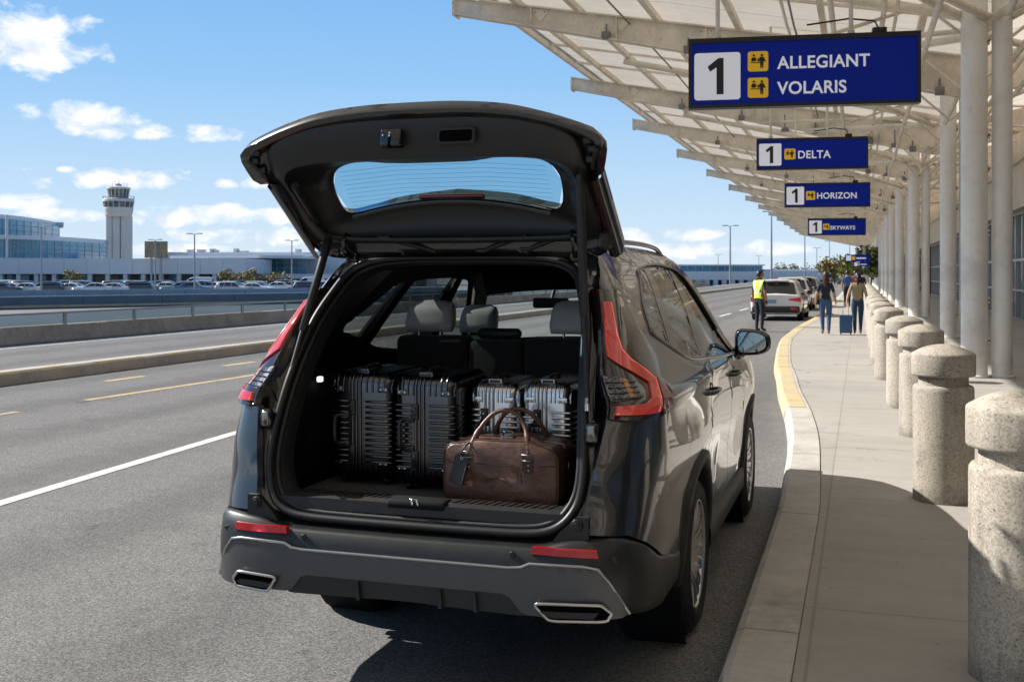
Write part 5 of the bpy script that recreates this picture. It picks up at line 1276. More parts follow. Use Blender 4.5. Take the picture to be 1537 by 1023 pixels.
def rr2(x0, z0, x1, z1, r, n=5):
    o_ = []
    for cx_, cz_, a0 in ((x1-r, z1-r, 0), (x0+r, z1-r, 90), (x0+r, z0+r, 180), (x1-r, z0+r, 270)):
        for j in range(n+1):
            a = radians(a0+90*j/n); o_.append((cx_+r*cos(a), cz_+r*sin(a)))
    return o_
def pictogram(x, z, s, par, y):
    """yellow square: traveller standing at a check-in desk with a clerk behind it"""
    b = MB(); b.prism(rr2(x, z, x+s, z+s, s*.12), 'y', y-.006, y); pb = b.build('pictogram', M_SIGNY, par, fixn=True)
    b = MB(); yy = (y-.010, y-.0062)
    def disc(cx_, cz_, r): b.prism([(x+s*(cx_+r*cos(2*pi*j/12)), z+s*(cz_+r*sin(2*pi*j/12))) for j in range(12)], 'y', *yy)
    def pol(p): b.prism([(x+s*a, z+s*c_) for a, c_ in p], 'y', *yy)
    disc(.69, .80, .065); pol([(.60, .72), (.78, .72), (.80, .52), (.76, .45), (.76, .17), (.70, .17), (.69, .40), (.67, .17), (.61, .17), (.60, .5)]); pol([(.60, .70), (.63, .62), (.52, .54), (.47, .62), (.44, .60), (.51, .47), (.60, .52)]); pol([(.78, .70), (.88, .50), (.84, .46), (.76, .58)])
    disc(.30, .80, .06); pol([(.20, .70), (.40, .70), (.42, .56), (.38, .50), (.22, .50), (.16, .56)]); pol([(.12, .46), (.60, .46), (.60, .42), (.12, .42)]); pol([(.50, .52), (.56, .66), (.53, .68), (.46, .54)])
    b.build('figure_symbol', M_SIGNK, pb, fixn=True)
def sign(label, x0, x1, zb, zt_, y, lines, nbox, pic, tx, ts, hang, bold=.012):
    w_ = (x1-x0)*.992; h = zt_-zb; t = thing('hanging_sign', label, 'sign', ((x0+x1)/2, y, zb), radians(7.8), 'blue hanging signs under the canopy')
    fr_ = .030*h/.9+.012
    b = MB(); D = .09
    b.box((-w_/2, -D, 0), (w_/2, D, fr_)); b.box((-w_/2, -D, h-fr_*1.5), (w_/2, D, h)); b.box((-w_/2, -D, fr_), (-w_/2+fr_, D, h-fr_*1.5)); b.box((w_/2-fr_, -D, fr_), (w_/2, D, h-fr_*1.5)); b.build('frame', M_SIGNF, t)
    b = MB(); b.box((-w_/2+fr_, -D+.018, fr_), (w_/2-fr_, D-.018, h-fr_*1.5)); b.build('panel', M_SIGNB, t)
    yf = -D+.018
    nx0, nz0, nx1, nz1 = [-w_/2+nbox[0]*w_, nbox[1]*h, -w_/2+nbox[2]*w_, nbox[3]*h]
    b = MB(); b.prism(rr2(nx0, nz0, nx1, nz1, (nx1-nx0)*.07), 'y', yf-.006, yf); npl = b.build('number_plate', M_SIGNW, t, fixn=True)
    nh = (nz1-nz0)*.77; cxn = (nx0+nx1)/2; zn = nz0+(nz1-nz0)*.115
    b = MB(); b.prism([(cxn-.02*nh, zn), (cxn+.17*nh, zn), (cxn+.17*nh, zn+nh), (cxn+.03*nh, zn+nh), (cxn-.26*nh, zn+.77*nh), (cxn-.20*nh, zn+.63*nh), (cxn-.02*nh, zn+.745*nh)], 'y', yf-.010, yf-.0062); b.build('numeral', M_SIGNK, npl, fixn=True)
    for px_, pz_, ps in pic: pictogram(-w_/2+px_*w_, pz_*h, ps*h, t, yf)
    for s_, zz in lines: text(s_, ts*h, -w_/2+tx*w_, zz*h, t, M_SIGNW, 'lettering', bold, yf-.001, sx=.96)
    for f in hang:
        b = MB(); xh = -w_/2+f*w_; b.lathe([(.045, h), (.045, h+.05), (.028, h+.06), (.028, h+3.2)], 12, 0, Matrix.Translation((xh, 0, 0))); b.build('hanger_rod', M_CREAM, t)
    b = MB(); b.rbox((w_*.30, -.06, h), (w_*.36, .06, h+.07), .01); b.tube([(w_*.33, 0, h+.05), (w_*.31, 0, h+.16), (w_*.20, 0, h+.20), (w_*.02, 0, h+.14)], .012, 6); b.build('cable_box', M_SIGNF, t)
    return t
def sgn_geo(px0, px1, ytop, ybot, Y):
    """size a sign standing square to the road at distance Y from how tall and wide it reads"""
    def at(px, py):
        t = (px-768.5)/1620; v = (410-py)/1620; d = Y/(cos(CAM_YAW)+t*sin(CAM_YAW)); return (-sin(CAM_YAW)+t*cos(CAM_YAW))*d, 1.7+v*d
    x0, z0 = at(px0, ytop[0]); x1, z1 = at(px1, ytop[1]); _, b0 = at(px0, ybot[0]); _, b1 = at(px1, ybot[1]); return x0, x1, (b0+b1)/2, (z0+z1)/2
x0, x1, zb_, zt1 = sgn_geo(1034, 1385, (60, 49), (163, 157), 14.2)
sign('largest blue hanging sign, with two lines of white lettering and two yellow symbols', x0, x1, zb_, zt1, 14.2, [('ALLEGIANT', .535), ('VOLARIS', .175)], (.026, .115, .230, .79), [(.262, .505, .285), (.262, .130, .285)], .392, .245, (.13, .71), .020)
x0, x1, zb_, zt1 = sgn_geo(1135, 1304, (208, 206), (255, 254), 24.0)
sign('second largest blue hanging sign, with one yellow symbol and a short five letter word', x0, x1, zb_, zt1, 24.0, [('DELTA', .35)], (.022, .13, .225, .83), [(.252, .32, .34)], .370, .34, (.13, .64), .016)
x0, x1, zb_, zt1 = sgn_geo(1177, 1307, (275, 274), (311, 311), 33.5)
sign('third hanging blue sign, just above the one with the smallest readable lettering', x0, x1, zb_, zt1, 33.5, [('HORIZON', .35)], (.022, .11, .228, .85), [(.252, .30, .36)], .375, .35, (.13, .67), .016)
x0, x1, zb_, zt1 = sgn_geo(1212, 1300, (328, 327), (353, 353), 47.0)
sign('fourth and smallest readable blue sign, hung above the two walking women', x0, x1, zb_, zt1, 47.0, [('SKYWAYS', .33)], (.022, .10, .24, .87), [(.262, .32, .36)], .385, .32, (.13, .72), .016)
def plain_sign(label, px0, px1, yt, yb_, Y):
    x0, x1, zb_, zt1 = sgn_geo(px0, px1, (yt, yt), (yb_, yb_), Y); w_ = x1-x0; h = zt1-zb_
    t = thing('hanging_sign', label, 'sign', ((x0+x1)/2, Y, zb_), 0, 'blue hanging signs under the canopy')
    b = MB(); b.box((-w_/2, -.08, 0), (w_/2, .08, h)); b.build('panel', M_SIGNB, t); b = MB(); b.box((-w_*.45, -.09, h*.12), (-w_*.24, -.082, h*.88)); b.build('number_plate', M_SIGNW, t)
    b = MB(); b.box((-w_*.21, -.09, h*.25), (-w_*.08, -.082, h*.75)); b.build('pictogram', M_SIGNY, t)
    b = MB()
    for k in range(6): b.box((-w_*.02+k*w_*.065, -.088, h*.36), (w_*.03+k*w_*.065, -.082, h*.60))
    b.build('lettering', M_SIGNW, t)
    for f in (-.3, .25):
        b = MB(); b.lathe([(.03, h), (.03, h+3)], 8, 0, Matrix.Translation((f*w_, 0, 0))); b.build('hanger_rod', M_CREAM, t)
plain_sign('tiny blue sign fifth from the front, its lettering too far to read', 1268, 1305, 382, 392.5, 82.0)
plain_sign('tiniest blue sign, hung lowest, half behind the fifth one', 1281, 1304, 393, 400, 96.0)

# ---- terminal building along the walk
M_FASC = mat('fascia_concrete', (.52, .46, .38), .75, vary=.14, vscale=.8, bump=.1, bscale=20)
M_BGL = mat('terminal_glass', (.16, .19, .21), .03, metal=.7)
M_ALU = mat('mullion_aluminium', (.42, .43, .44), .35, metal=.7)
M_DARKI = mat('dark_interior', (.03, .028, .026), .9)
TB = thing('terminal_building', 'terminal building on the right with glass walls behind the columns', 'building', (5.0, 30, .15))
FXL = 0.0
b = MB()
for k in range(-14, 30):
    y0 = -2+4.5*k; b.box((FXL-.35, y0+.006, 3.55), (FXL+.3, y0+4.494, 4.95))
b.box((FXL-.30, -65, 3.57), (FXL+.2, 133, 4.93)); b.box((FXL-.42, -65, 4.95), (FXL+.3, 133, 5.12)); b.build('fascia', M_FASC, TB)
b = MB(); b.box((.3, -65, 4.9), (12, 133, 7.4)); b.build('upper_wall', M_FASC, TB)
def glass_bay(y0, y1, doors=False, setb=0.0):
    b = MB(); x = FXL+setb
    b.box((x+.05, y0, .02), (x+.07, y1, 3.54)); gl = b.build('window', M_BGL, TB)
    b = MB(); n = max(1, round((y1-y0)/1.5))
    for k in range(n+1):
        yy = y0+(y1-y0)*k/n; b.box((x-.04, yy-.04, 0), (x+.05, yy+.04, 3.55))
    for zz in (.0, .95, 1.95, 3.48):
        for k in range(n):
            ya = y0+(y1-y0)*k/n+.041; yb_ = y0+(y1-y0)*(k+1)/n-.041; b.box((x-.035, ya, zz), (x+.05, yb_, zz+.075))
    b.build('frame', M_ALU, gl)
def entrance(y0, y1):
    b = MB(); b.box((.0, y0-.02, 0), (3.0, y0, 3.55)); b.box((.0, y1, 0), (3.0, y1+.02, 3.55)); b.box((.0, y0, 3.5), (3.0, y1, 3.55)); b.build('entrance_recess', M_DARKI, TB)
    b = MB(); b.box((2.9, y0, .02), (2.92, y1, 3.5)); gl = b.build('entrance_door', M_BGL, TB)
    b = MB(); n = 4
    for k in range(n+1):
        yy = y0+(y1-y0)*k/n; b.box((2.82, max(y0, yy-.05), 0), (2.90, min(y1, yy+.05), 3.5))
    for zz in (0, 2.3): b.box((2.83, y0+.06, zz), (2.899, y1-.06, zz+.09))
    b.build('frame', M_ALU, gl)
yy = -57.6
for k in range(13):
    glass_bay(yy, yy+11.2) if k != 1 else glass_bay(yy, yy+11.2); entrance(yy+11.2, yy+14.4); yy += 14.4
def bin_(label, x, y, first=None):
    if first: return dup(first, (x, y, .15), None, label)
    t = thing('litter_bin', label, 'bin', (x, y, .15), 0, 'grey bins by the entrance'); b = MB(); b.lathe([(.18, 0), (.21, .02), (.23, 1.15), (.24, 1.16), (.24, 1.22), (.20, 1.25)], 24); b.build('bin_body', M_COLP, t); b = MB(); b.lathe([(.20, 1.25), (.14, 1.27), (.0, 1.27)], 24); b.build('lid', M_SIGNF, t); return t
b0 = bin_('pale grey bin by the entrance, nearer the glass wall', 4.0, 45.5); bin_('pale grey bin by the entrance, nearer the columns', 3.4, 46.2, b0)
# ================================================================ PEOPLE
M_SKIN = mat('skin', (.42, .24, .16), .5); M_SKIN2 = mat('skin_tan', (.30, .16, .10), .5)
M_HAIRB = mat('brown_hair', (.050, .026, .015), .45, vary=.4, vscale=60); M_HAIRD = mat('dark_hair', (.014, .009, .007), .4, vary=.3, vscale=60)
M_NAVY = mat('navy_cloth', (.016, .022, .040), .85, vary=.2, vscale=25); M_DEN = mat('denim', (.040, .095, .20), .85, vary=.25, vscale=40); M_DEND = mat('dark_denim', (.022, .045, .10), .85, vary=.25, vscale=40)
M_KHAKI = mat('khaki_cloth', (.34, .27, .155), .85, vary=.15, vscale=25); M_SHOE = mat('tan_shoe', (.20, .11, .07), .6); M_BLKC = mat('black_cloth', (.014, .015, .018), .85, vary=.2, vscale=25)
M_DKT = mat('dark_teal_shirt', (.020, .035, .045), .85); M_HIVIS = mat('hi_vis_yellow', (.62, .80, .05), .7); M_REFT = mat('reflective_tape', (.62, .64, .62), .4); M_BSHOE = mat('black_shoe', (.010, .010, .010), .4)
M_PINK = mat('rose_cloth', (.40, .14, .14), .85); M_BLUEC = mat('blue_cloth', (.05, .12, .30), .85); M_WHITEC = mat('white_cloth', (.62, .62, .62), .85)
def figure(name, label, loc, rz, H, J, mats, group=None, female=True, hair=None, fine=True):
    """J overrides joint positions (x right, y forward = facing, z up, for a body 1.70 m tall). One continuous skin, materials by region."""
    w_ = .88 if female else 1.0
    D = dict(pel=(0, 0, .93), waist=(0, .0, 1.07), chest=(0, .005, 1.28), neck0=(0, -.01, 1.42), neck1=(0, .0, 1.50),
             hipL=(-.092, 0, .89), kneeL=(-.098, .01, .49), ankL=(-.10, -.02, .09), toeL=(-.115, .13, .035), hipR=(.092, 0, .89), kneeR=(.098, .01, .49), ankR=(.10, -.02, .09), toeR=(.115, .13, .035),
             shL=(-.172*w_, -.01, 1.385), elL=(-.225*w_, -.03, 1.115), wrL=(-.225*w_, .03, .875), haL=(-.222*w_, .05, .80), shR=(.172*w_, -.01, 1.385), elR=(.225*w_, -.03, 1.115), wrR=(.225*w_, .03, .875), haR=(.222*w_, .05, .80))
    D.update({k: v for k, v in J.items() if k != 'look'})
    Rd = dict(pel=(.162, .125), waist=(.118 if female else .162, .100), chest=(.148 if female else .188, .118), neck0=(.075, .065), neck1=(.052, .055), hipL=(.104, .108), kneeL=(.066, .068), ankL=(.040, .045), toeL=(.040, .026), shL=(.062, .062), elL=(.043, .043), wrL=(.028, .026), haL=(.036, .018))
    for k in list(Rd):
        if k.endswith('L'): Rd[k[:-1]+'R'] = Rd[k]
    names_ = list(D); E = [('pel', 'waist'), ('waist', 'chest'), ('chest', 'neck0'), ('neck0', 'neck1')]
    for s_ in 'LR': E += [('pel', 'hip'+s_), ('hip'+s_, 'knee'+s_), ('knee'+s_, 'ank'+s_), ('ank'+s_, 'toe'+s_), ('chest', 'sh'+s_), ('sh'+s_, 'el'+s_), ('el'+s_, 'wr'+s_), ('wr'+s_, 'ha'+s_)]
    me = bpy.data.meshes.new('sk'); me.from_pydata([D[n_] for n_ in names_], [(names_.index(a), names_.index(c_)) for a, c_ in E], [])
    ob = bpy.data.objects.new('sk', me); COL.objects.link(ob); sk = ob.modifiers.new('s', 'SKIN'); sb = ob.modifiers.new('b', 'SUBSURF'); sb.levels = sb.render_levels = 2
    sk.use_smooth_shade = True
    for i, n_ in enumerate(names_):
        v = me.skin_vertices[0].data[i]; v.radius = Rd[n_]; v.use_root = (n_ == 'pel')
    ev = ob.evaluated_get(bpy.context.evaluated_depsgraph_get()); m2 = bpy.data.meshes.new_from_object(ev); bpy.data.objects.remove(ob)
    V = [v.co.copy() for v in m2.vertices]; F = [tuple(p.vertices) for p in m2.polygons]; N = [v.normal.copy() for v in m2.vertices]
    cat = {'pel': 2, 'hip': 2, 'knee': 2, 'ank': 3, 'toe': 3, 'waist': 1, 'chest': 1, 'neck0': 1, 'neck1': 0, 'sh': 1, 'el': 0, 'wr': 0, 'ha': 0}
    def near(c_):
        best = None
        for a, b_ in E:
            A, B = Vector(D[a]), Vector(D[b_]); d = B-A; t = max(0, min(1, (c_-A).dot(d)/d.length_squared)); q = (A+d*t-c_).length
            if best is None or q < best[0]: best = (q, a, b_, t)
        _, a, b_, t = best; ka, kb = a.rstrip('LR'), b_.rstrip('LR')
        if (ka, kb) == ('pel', 'waist'): return 1 if c_.z > .965 else 2
        if (ka, kb) == ('sh', 'el'): return 1 if t < .78 else 0
        if (ka, kb) == ('knee', 'ank'): return 2 if c_.z > .13 else 0 if female else 3
        if kb == 'toe': return 3
        if (ka, kb) == ('chest', 'neck0'): return 1
        if (ka, kb) == ('neck0', 'neck1'): return 0 if t > .25 else 1
        return cat[kb]
    cats = []
    for f in F:
        c_ = sum((V[i] for i in f), Vector())/len(f); cats.append(near(c_))
    b = MB(); b.add(V, F, 0, True); b.k = cats[:]
    # head: shaped rings with brow, nose, chin; ears; eyes
    hc = Vector(D['neck1'])+Vector((0, .012, .105)); hd = J.get('look', 0.0); Mh_ = Matrix.Translation(hc) @ Matrix.Rotation(hd, 4, 'Z')
    rows = []
    for k in range(13):
        t = k/12; z = -.115+.235*t; e = sqrt(max(0.0, 1-((t-.54)/.54)**2)) if t > .54 else sqrt(max(0, 1-((.54-t)/.60)**2)); row = []
        for j in range(20):
            a = 2*pi*j/20; x = .072*e*cos(a); y = .092*e*sin(a)
            if sin(a) > 0: y += .010*(1-t)*sin(a)
            if sin(a) > .93 and .30 < t < .52: y += .020*(1-abs(t-.38)/.14 if abs(t-.38) < .14 else 0)
            row.append(Mh_ @ Vector((x, y, z)))
        rows.append(row)
    b.grid(rows, k=0, closed_v=True)
    for sx in (-1, 1):
        b.rbox((sx*.072-.008, -.022, -.030), (sx*.072+.008, .012, .032), .007, 2, 0, Mh_)
        b.lathe([(0, .003), (.008, .001), (.011, -.004)], 8, 4, Mh_ @ Matrix.Translation((sx*.030, .088, .012)) @ Matrix.Rotation(radians(-90), 4, 'X'))
    b.rbox((-.022, .088, -.052), (.022, .098, -.044), .003, 1, 5, Mh_)
    # hands: palm ends in four fingers and a thumb set on its side
    for s_, sx in (('L', -1), ('R', 1)):
        W0, H0 = Vector(D['wr'+s_]), Vector(D['ha'+s_]); d = (H0-W0).normalized(); side = Vector((0, 1, 0)); side = (side-d*side.dot(d)).normalized(); inw = d.cross(side)
        if inw.x*sx > 0: inw = -inw
        for q, (o_, L) in enumerate(((-.026, .062), (-.009, .074), (.009, .078), (.026, .068))):
            p0 = H0+side*o_+d*.0; p1 = p0+d*L*.5+inw*.010; p2 = p0+d*L*.86+inw*.034
            b.tube([p0-d*.01, p1, p2], [.0095, .0085, .0065], 6, 0)
        p0 = W0.lerp(H0, .45)+side*.026; b.tube([p0, p0+side*.022+d*.025+inw*.008, p0+side*.026+d*.055+inw*.014], [.011, .010, .0075], 6, 0)
    root = b.build(name, mats+[M_BSHOE, M_SKIN2] if len(mats) == 4 else mats, None, None)
    root.location = loc; root.rotation_euler = (0, 0, rz); root.scale = (H/1.70,)*3
    tag(root, label, 'person', group)
    if hair: hair(root, Mh_, D)
    return root, V, F, N, cats
def hair_cap(root, Mh_, m_, low=-.03, back=.0):
    b = MB(); rows = []
    for k in range(9):
        t = k/8; ph = t*pi/2; z = .142*cos(ph)+(low if t > .8 else 0); rr = sin(ph); row = []
        for j in range(20):
            a = 2*pi*j/20; y = .112*rr*sin(a)-.008; fr = sin(a) > .25
            zz = z*.96+.012
            if fr: zz = max(zz, .055+.03*sin(a)) if t > .55 else zz
            row.append(Mh_ @ Vector((.090*rr*cos(a), y if not (fr and t > .55) else y*.94, zz-(back*t if sin(a) < -.2 else 0))))
        rows.append(row)
    b.grid(rows, closed_v=True); return b
def long_hair(m_):
    def f(root, Mh_, D):
        b = hair_cap(root, Mh_, m_, -.03, .06); rows = []
        for k in range(9):
            t = k/8; z = .06-.36*t; wd = .082*(1+.22*sin(t*pi))*(1-.35*t*t); row = []
            for j in range(9):
                a = pi+pi*j/8; row.append(Mh_ @ Vector((wd*cos(a), -.030+(.075+.025*t*(1-t))*sin(a)*(1-.15*t)-.012*t, z+.01*cos(5*a)*t)))
            row += [Mh_ @ Vector((wd*.8*cos(pi*2-pi*j/6), -.035-.02*t, z)) for j in range(1, 6)]
            rows.append(row)
        b.grid(rows, closed_v=True); b.add(rows[-1], [tuple(range(len(rows[-1])))]); b.build('hair', m_, root)
    return f
def pony(m_):
    def f(root, Mh_, D):
        b = hair_cap(root, Mh_, m_, -.02, .03); b.tube([Mh_ @ Vector(p) for p in ((0, -.085, .045), (0, -.125, .045), (.005, -.145, -.02), (.008, -.140, -.11), (.006, -.125, -.19), (.004, -.115, -.24)) ], [.02, .026, .040, .042, .030, .008], 10); b.build('hair', m_, root)
    return f
def short_hair(m_):
    def f(root, Mh_, D): hair_cap(root, Mh_, m_, -.02, .05).build('hair', m_, root)
    return f
figure('person', 'woman with long brown hair in a navy top and jeans walking away', (-.82, 28.4, .15), radians(3), 1.56,
       dict(kneeL=(-.088, .06, .49), ankL=(-.075, .03, .10), toeL=(-.085, .17, .035), kneeR=(.085, .0, .49), ankR=(.075, -.16, .13), toeR=(.085, -.04, .035), elL=(-.235, -.06, 1.12), wrL=(-.27, -.01, .885), haL=(-.272, .02, .81), elR=(.225, -.03, 1.12), wrR=(.265, .08, .90), haR=(.27, .12, .835)),
       [M_SKIN, M_NAVY, M_DEN, M_SHOE], 'women walking away on the walk', True, long_hair(M_HAIRB))
figure('person', 'woman with a dark ponytail in a khaki top pulling a blue suitcase', (-.05, 28.7, .15), radians(2), 1.54,
       dict(kneeL=(-.085, .0, .49), ankL=(-.078, -.12, .12), toeL=(-.085, .0, .035), kneeR=(.085, .06, .49), ankR=(.075, .04, .10), toeR=(.085, .18, .035), elL=(-.245, -.08, 1.13), wrL=(-.295, -.14, .915), haL=(-.305, -.165, .845), elR=(.225, -.03, 1.12), wrR=(.262, .06, .89), haR=(.268, .09, .82)),
       [M_SKIN, M_KHAKI, M_DEND, M_SHOE], 'women walking away on the walk', True, pony(M_HAIRD))
g_, V_, F_, N_, C_ = figure('person', 'guard in a yellow reflective vest and dark trousers standing on the road', (-2.78, 32.2, 0), radians(-38), 1.76,
       dict(look=radians(-28), elL=(-.245, -.03, 1.115), elR=(.24, -.05, 1.115), wrL=(-.25, .02, .875), wrR=(.235, .02, .88)),
       [M_SKIN2, M_DKT, mat('dark_navy_trousers', (.014, .018, .028), .85), M_BSHOE], None, False, short_hair(M_HAIRD))
vb = MB(); keep = [f for f, c_ in zip(F_, C_) if c_ in (1, 2) and .945 < sum(V_[i].z for i in f)/len(f) < 1.445 and max(abs(V_[i].x) for i in f) < .190]
vb.add([v+n_*.016 for v, n_ in zip(V_, N_)], keep, 0, True)
for i, f in enumerate(vb.f):
    c_ = sum((Vector(vb.v[j]) for j in f), Vector())/len(f)
    if 1.045 < c_.z < 1.085 or 1.145 < c_.z < 1.185 or (c_.z > 1.19 and .075 < abs(c_.x) < .112): vb.k[i] = 1
vb.build('vest', [M_HIVIS, M_REFT], g_)
sh = MB(); sh.rbox((.215, -.02, .80), (.255, .05, .90), .008); sh.build('radio', M_BSHOE, g_)
# far walkers
for i, (x, y, h, mt, lb, fem) in enumerate([(-.55, 52, 1.66, [M_SKIN, M_BLUEC, M_BLKC, M_BSHOE], 'distant walker in a blue top far along the walk', False), (.05, 55, 1.62, [M_SKIN, M_BLKC, M_BLKC, M_BSHOE], 'distant walker dressed in black far along the walk', False), (-.25, 62, 1.66, [M_SKIN, M_PINK, M_DEND, M_BSHOE], 'distant walker in a rose top far along the walk', True), (.30, 70, 1.70, [M_SKIN, M_WHITEC, M_DEN, M_BSHOE], 'distant walker in a white top far along the walk', False), (-.75, 78, 1.70, [M_SKIN, M_KHAKI, M_BLKC, M_BSHOE], 'distant walker in a beige top far along the walk', False)]):
    figure('person', lb, (x, y, .15), radians(5*i), h, {}, mt, 'distant walkers on the walk', fem, short_hair(M_HAIRD))
figure('person', 'person in black clothes standing at the recessed terminal entrance', (3.0, 43.5, .15), radians(60), 1.72, {}, [M_SKIN, M_BLKC, M_BLKC, M_BSHOE], None, False, short_hair(M_HAIRD))
# blue wheeled suitcase
RS = thing('wheeled_suitcase', 'blue wheeled suitcase pulled along by the woman in khaki', 'suitcase', (-.335, 28.52, .15), radians(2)); M_BLS = mat('blue_shell', (.030, .10, .26), .32, coat=.3)
b = MB(); b.rbox((-.155, -.105, .045), (.155, .105, .50), .035, 4)
for k in range(7): x = -.115+.038*k; b.tube([(x, -.107, .09), (x, -.1085, .12), (x, -.1085, .43), (x, -.107, .46)], .006, 6)
b.build('shell', M_BLS, RS)
for sx in (-1, 1):
    for sy in (-1, 1):
        b = MB(); b.lathe([(0, -.012), (.022, -.012), (.024, 0), (.022, .012), (0, .012)], 14, 0, Matrix.Translation((sx*.12, sy*.075, .024)) @ Matrix.Rotation(radians(90), 4, 'Y')); b.box((sx*.12-.016, sy*.075-.014, .03), (sx*.12+.016, sy*.075+.014, .05)); b.build('wheel', M_BSHOE, RS)
b = MB(); b.tube([(-.07, .08, .49), (-.07, .085, .78), (-.06, .086, .79), (.06, .086, .79), (.07, .085, .78), (.07, .08, .49)], .0075, 6); b.build('pull_handle', M_STEEL, RS)

# ================================================================ OTHER VEHICLES
M_WPAINT = mat('white_car_paint', (.76, .76, .76), .3, coat=1); M_CGL = mat('car_glass_dark', (.012, .015, .016), .04, spec=.8); M_PLATE = mat('number_plate', (.22, .36, .52), .5)
def vehicle(label, loc, rz, paint, kind='suv', Wd=1.82, Hh=1.62, L=4.55, group=None, detail=True):
    """origin under the middle of the rear bumper, nose towards +y"""
    t = thing({'suv': 'suv', 'van': 'van'}.get(kind, 'car'), label, {'suv': 'car', 'van': 'van'}.get(kind, 'car'), loc, rz, group)
    hw = Wd/2; k = Hh/1.62
    roof = {'suv': [(.0, .98), (.10, 1.12), (.30, 1.48), (.55, 1.585), (1.3, 1.62), (2.3, 1.58), (2.7, 1.42), (3.25, 1.06), (3.9, .98), (4.4, .84), (4.55, .62)],
            'sedan': [(.0, .90), (.12, 1.0), (.6, 1.04), (1.25, 1.36), (1.7, 1.45), (2.4, 1.44), (2.8, 1.30), (3.3, 1.0), (3.9, .92), (4.4, .78), (4.55, .55)],
            'van': [(.0, 1.2), (.06, 1.75), (.2, 1.95), (.6, 2.0), (2.6, 2.0), (3.2, 1.85), (3.75, 1.25), (4.2, 1.1), (4.5, .85), (4.55, .6)]}[kind]
    zt = pchip([(a*L/4.55, b_*k) for a, b_ in roof]); belt = (.98 if kind != 'van' else 1.1)*k
    def ringat(y):
        e = min(1, max(0, y/.16)); e2 = min(1, max(0, (L-y)/.5)); wx = hw*(.90+.10*sqrt(1-(1-e)**2))*(.80+.20*sqrt(max(0, 1-(1-e2)**2)))
        z1 = zt(y); pts = [(wx*.90, .26), (wx*.985, .36), (wx, .60), (wx*.995, .80), (wx*.97, min(belt, z1-.02))]
        if z1 > belt+.04:
            tw = wx*(.97-.27*(z1-belt)/(.64*k)); n_ = 4
            for i in range(1, n_+1): q = i/n_; pts.append((wx*.97+(tw-wx*.97)*q, belt+(z1-.05-belt)*q))
            pts += [(tw*.90, z1-.012), (tw*.5, z1+.015), (0, z1+.022)]
        else: pts += [(wx*.96, min(belt, z1)-.012), (wx*.95, z1-.008), (wx*.94, z1-.004), (wx*.93, z1), (wx*.85, z1+.012), (wx*.45, z1+.03), (0, z1+.035)]
        return pts
    ys = [0, .03, .08, .16, .25, .35, .5, .7]+[.7+(L-1.0)*i/16 for i in range(1, 17)]+[L-.12, L-.04, L]
    b = MB(); rows = []
    for y in ys:
        h = ringat(y); rows.append([(x, y, z) for x, z in h]+[(-x, y, z) for x, z in h[-2::-1]])
    b.grid(rows[::-1]); b.add(rows[0], [tuple(range(len(rows[0])))[::-1]]); b.add(rows[-1], [tuple(range(len(rows[-1])))]); body = b.build('body', paint, t, fixn=True)
    # lower cladding and bumpers
    b = MB(); b.rbox((-hw*.93, -.06, .28), (hw*.93, .25, .58*k), .06, 3); b.rbox((-hw*.9, L-.3, .25), (hw*.9, L+.05, .52), .06, 3)
    for sg in (-1, 1): b.rbox((sg*hw*.985-.02, .3, .24), (sg*hw*.985+.02, L-.5, .36), .015)
    b.box((-hw*.85, .3, .22), (hw*.85, L-.3, .3)); b.build('bumper', M_BUMP, t)
    # windows: rear, sides, windscreen
    b = MB(); zr0, zr1 = belt+.05, (1.50 if kind == 'suv' else 1.34 if kind == 'sedan' else 1.8)*k
    def yrear(z):
        lo, hi = 0, 1.6
        for _ in range(30):
            m_ = (lo+hi)/2; lo, hi = (m_, hi) if zt(m_) < z else (lo, m_)
        return lo
    rows = [[(hw*f*(1-.16*(z-zr0)/(zr1-zr0)), yrear(z)-.012-.0*abs(f), z+.014) for f in (-.80, -.4, 0, .4, .80)] for z in [zr0+(zr1-zr0)*i/5 for i in range(6)]]
    b.grid(rows[::-1] if 0 else rows); b.build('rear_window', M_CGL, t, fixn=False)
    for sg in (-1, 1):
        for y0, y1 in (((.62, 1.15), (1.22, 2.05), (2.12, 2.95)) if kind == 'suv' else ((1.0, 1.95), (2.02, 3.0)) if kind == 'sedan' else ((2.5, 3.45),)):
            b = MB(); rows = []
            for i in range(6):
                y = (y0+(y1-y0)*i/5)*L/4.55; h = ringat(y); A = h[4]; T = h[8] if zt(y) > belt+.04 else A; lo = (A[0]+(T[0]-A[0])*.06+.008, A[1]+(T[1]-A[1])*.06); hi_ = (A[0]+(T[0]-A[0])*.90+.008, A[1]+(T[1]-A[1])*.90)
                rows.append([(sg*lo[0], y, lo[1]), (sg*hi_[0], y, hi_[1])])
            b.grid(rows if sg < 0 else rows[::-1], smooth=False); b.build('side_window', M_CGL, t)
    ywa, ywb = (2.42, 3.2) if kind != 'van' else (3.25, 3.72)
    b = MB(); rows = [[(hw*f, y*L/4.55, zt(y*L/4.55)+.030-.022*abs(f/.7)) for f in (-.66, -.3, 0, .3, .66)] for y in [ywa+(ywb-ywa)*i/5 for i in range(6)]]; b.grid(rows[::-1]); b.build('windscreen', M_CGL, t)
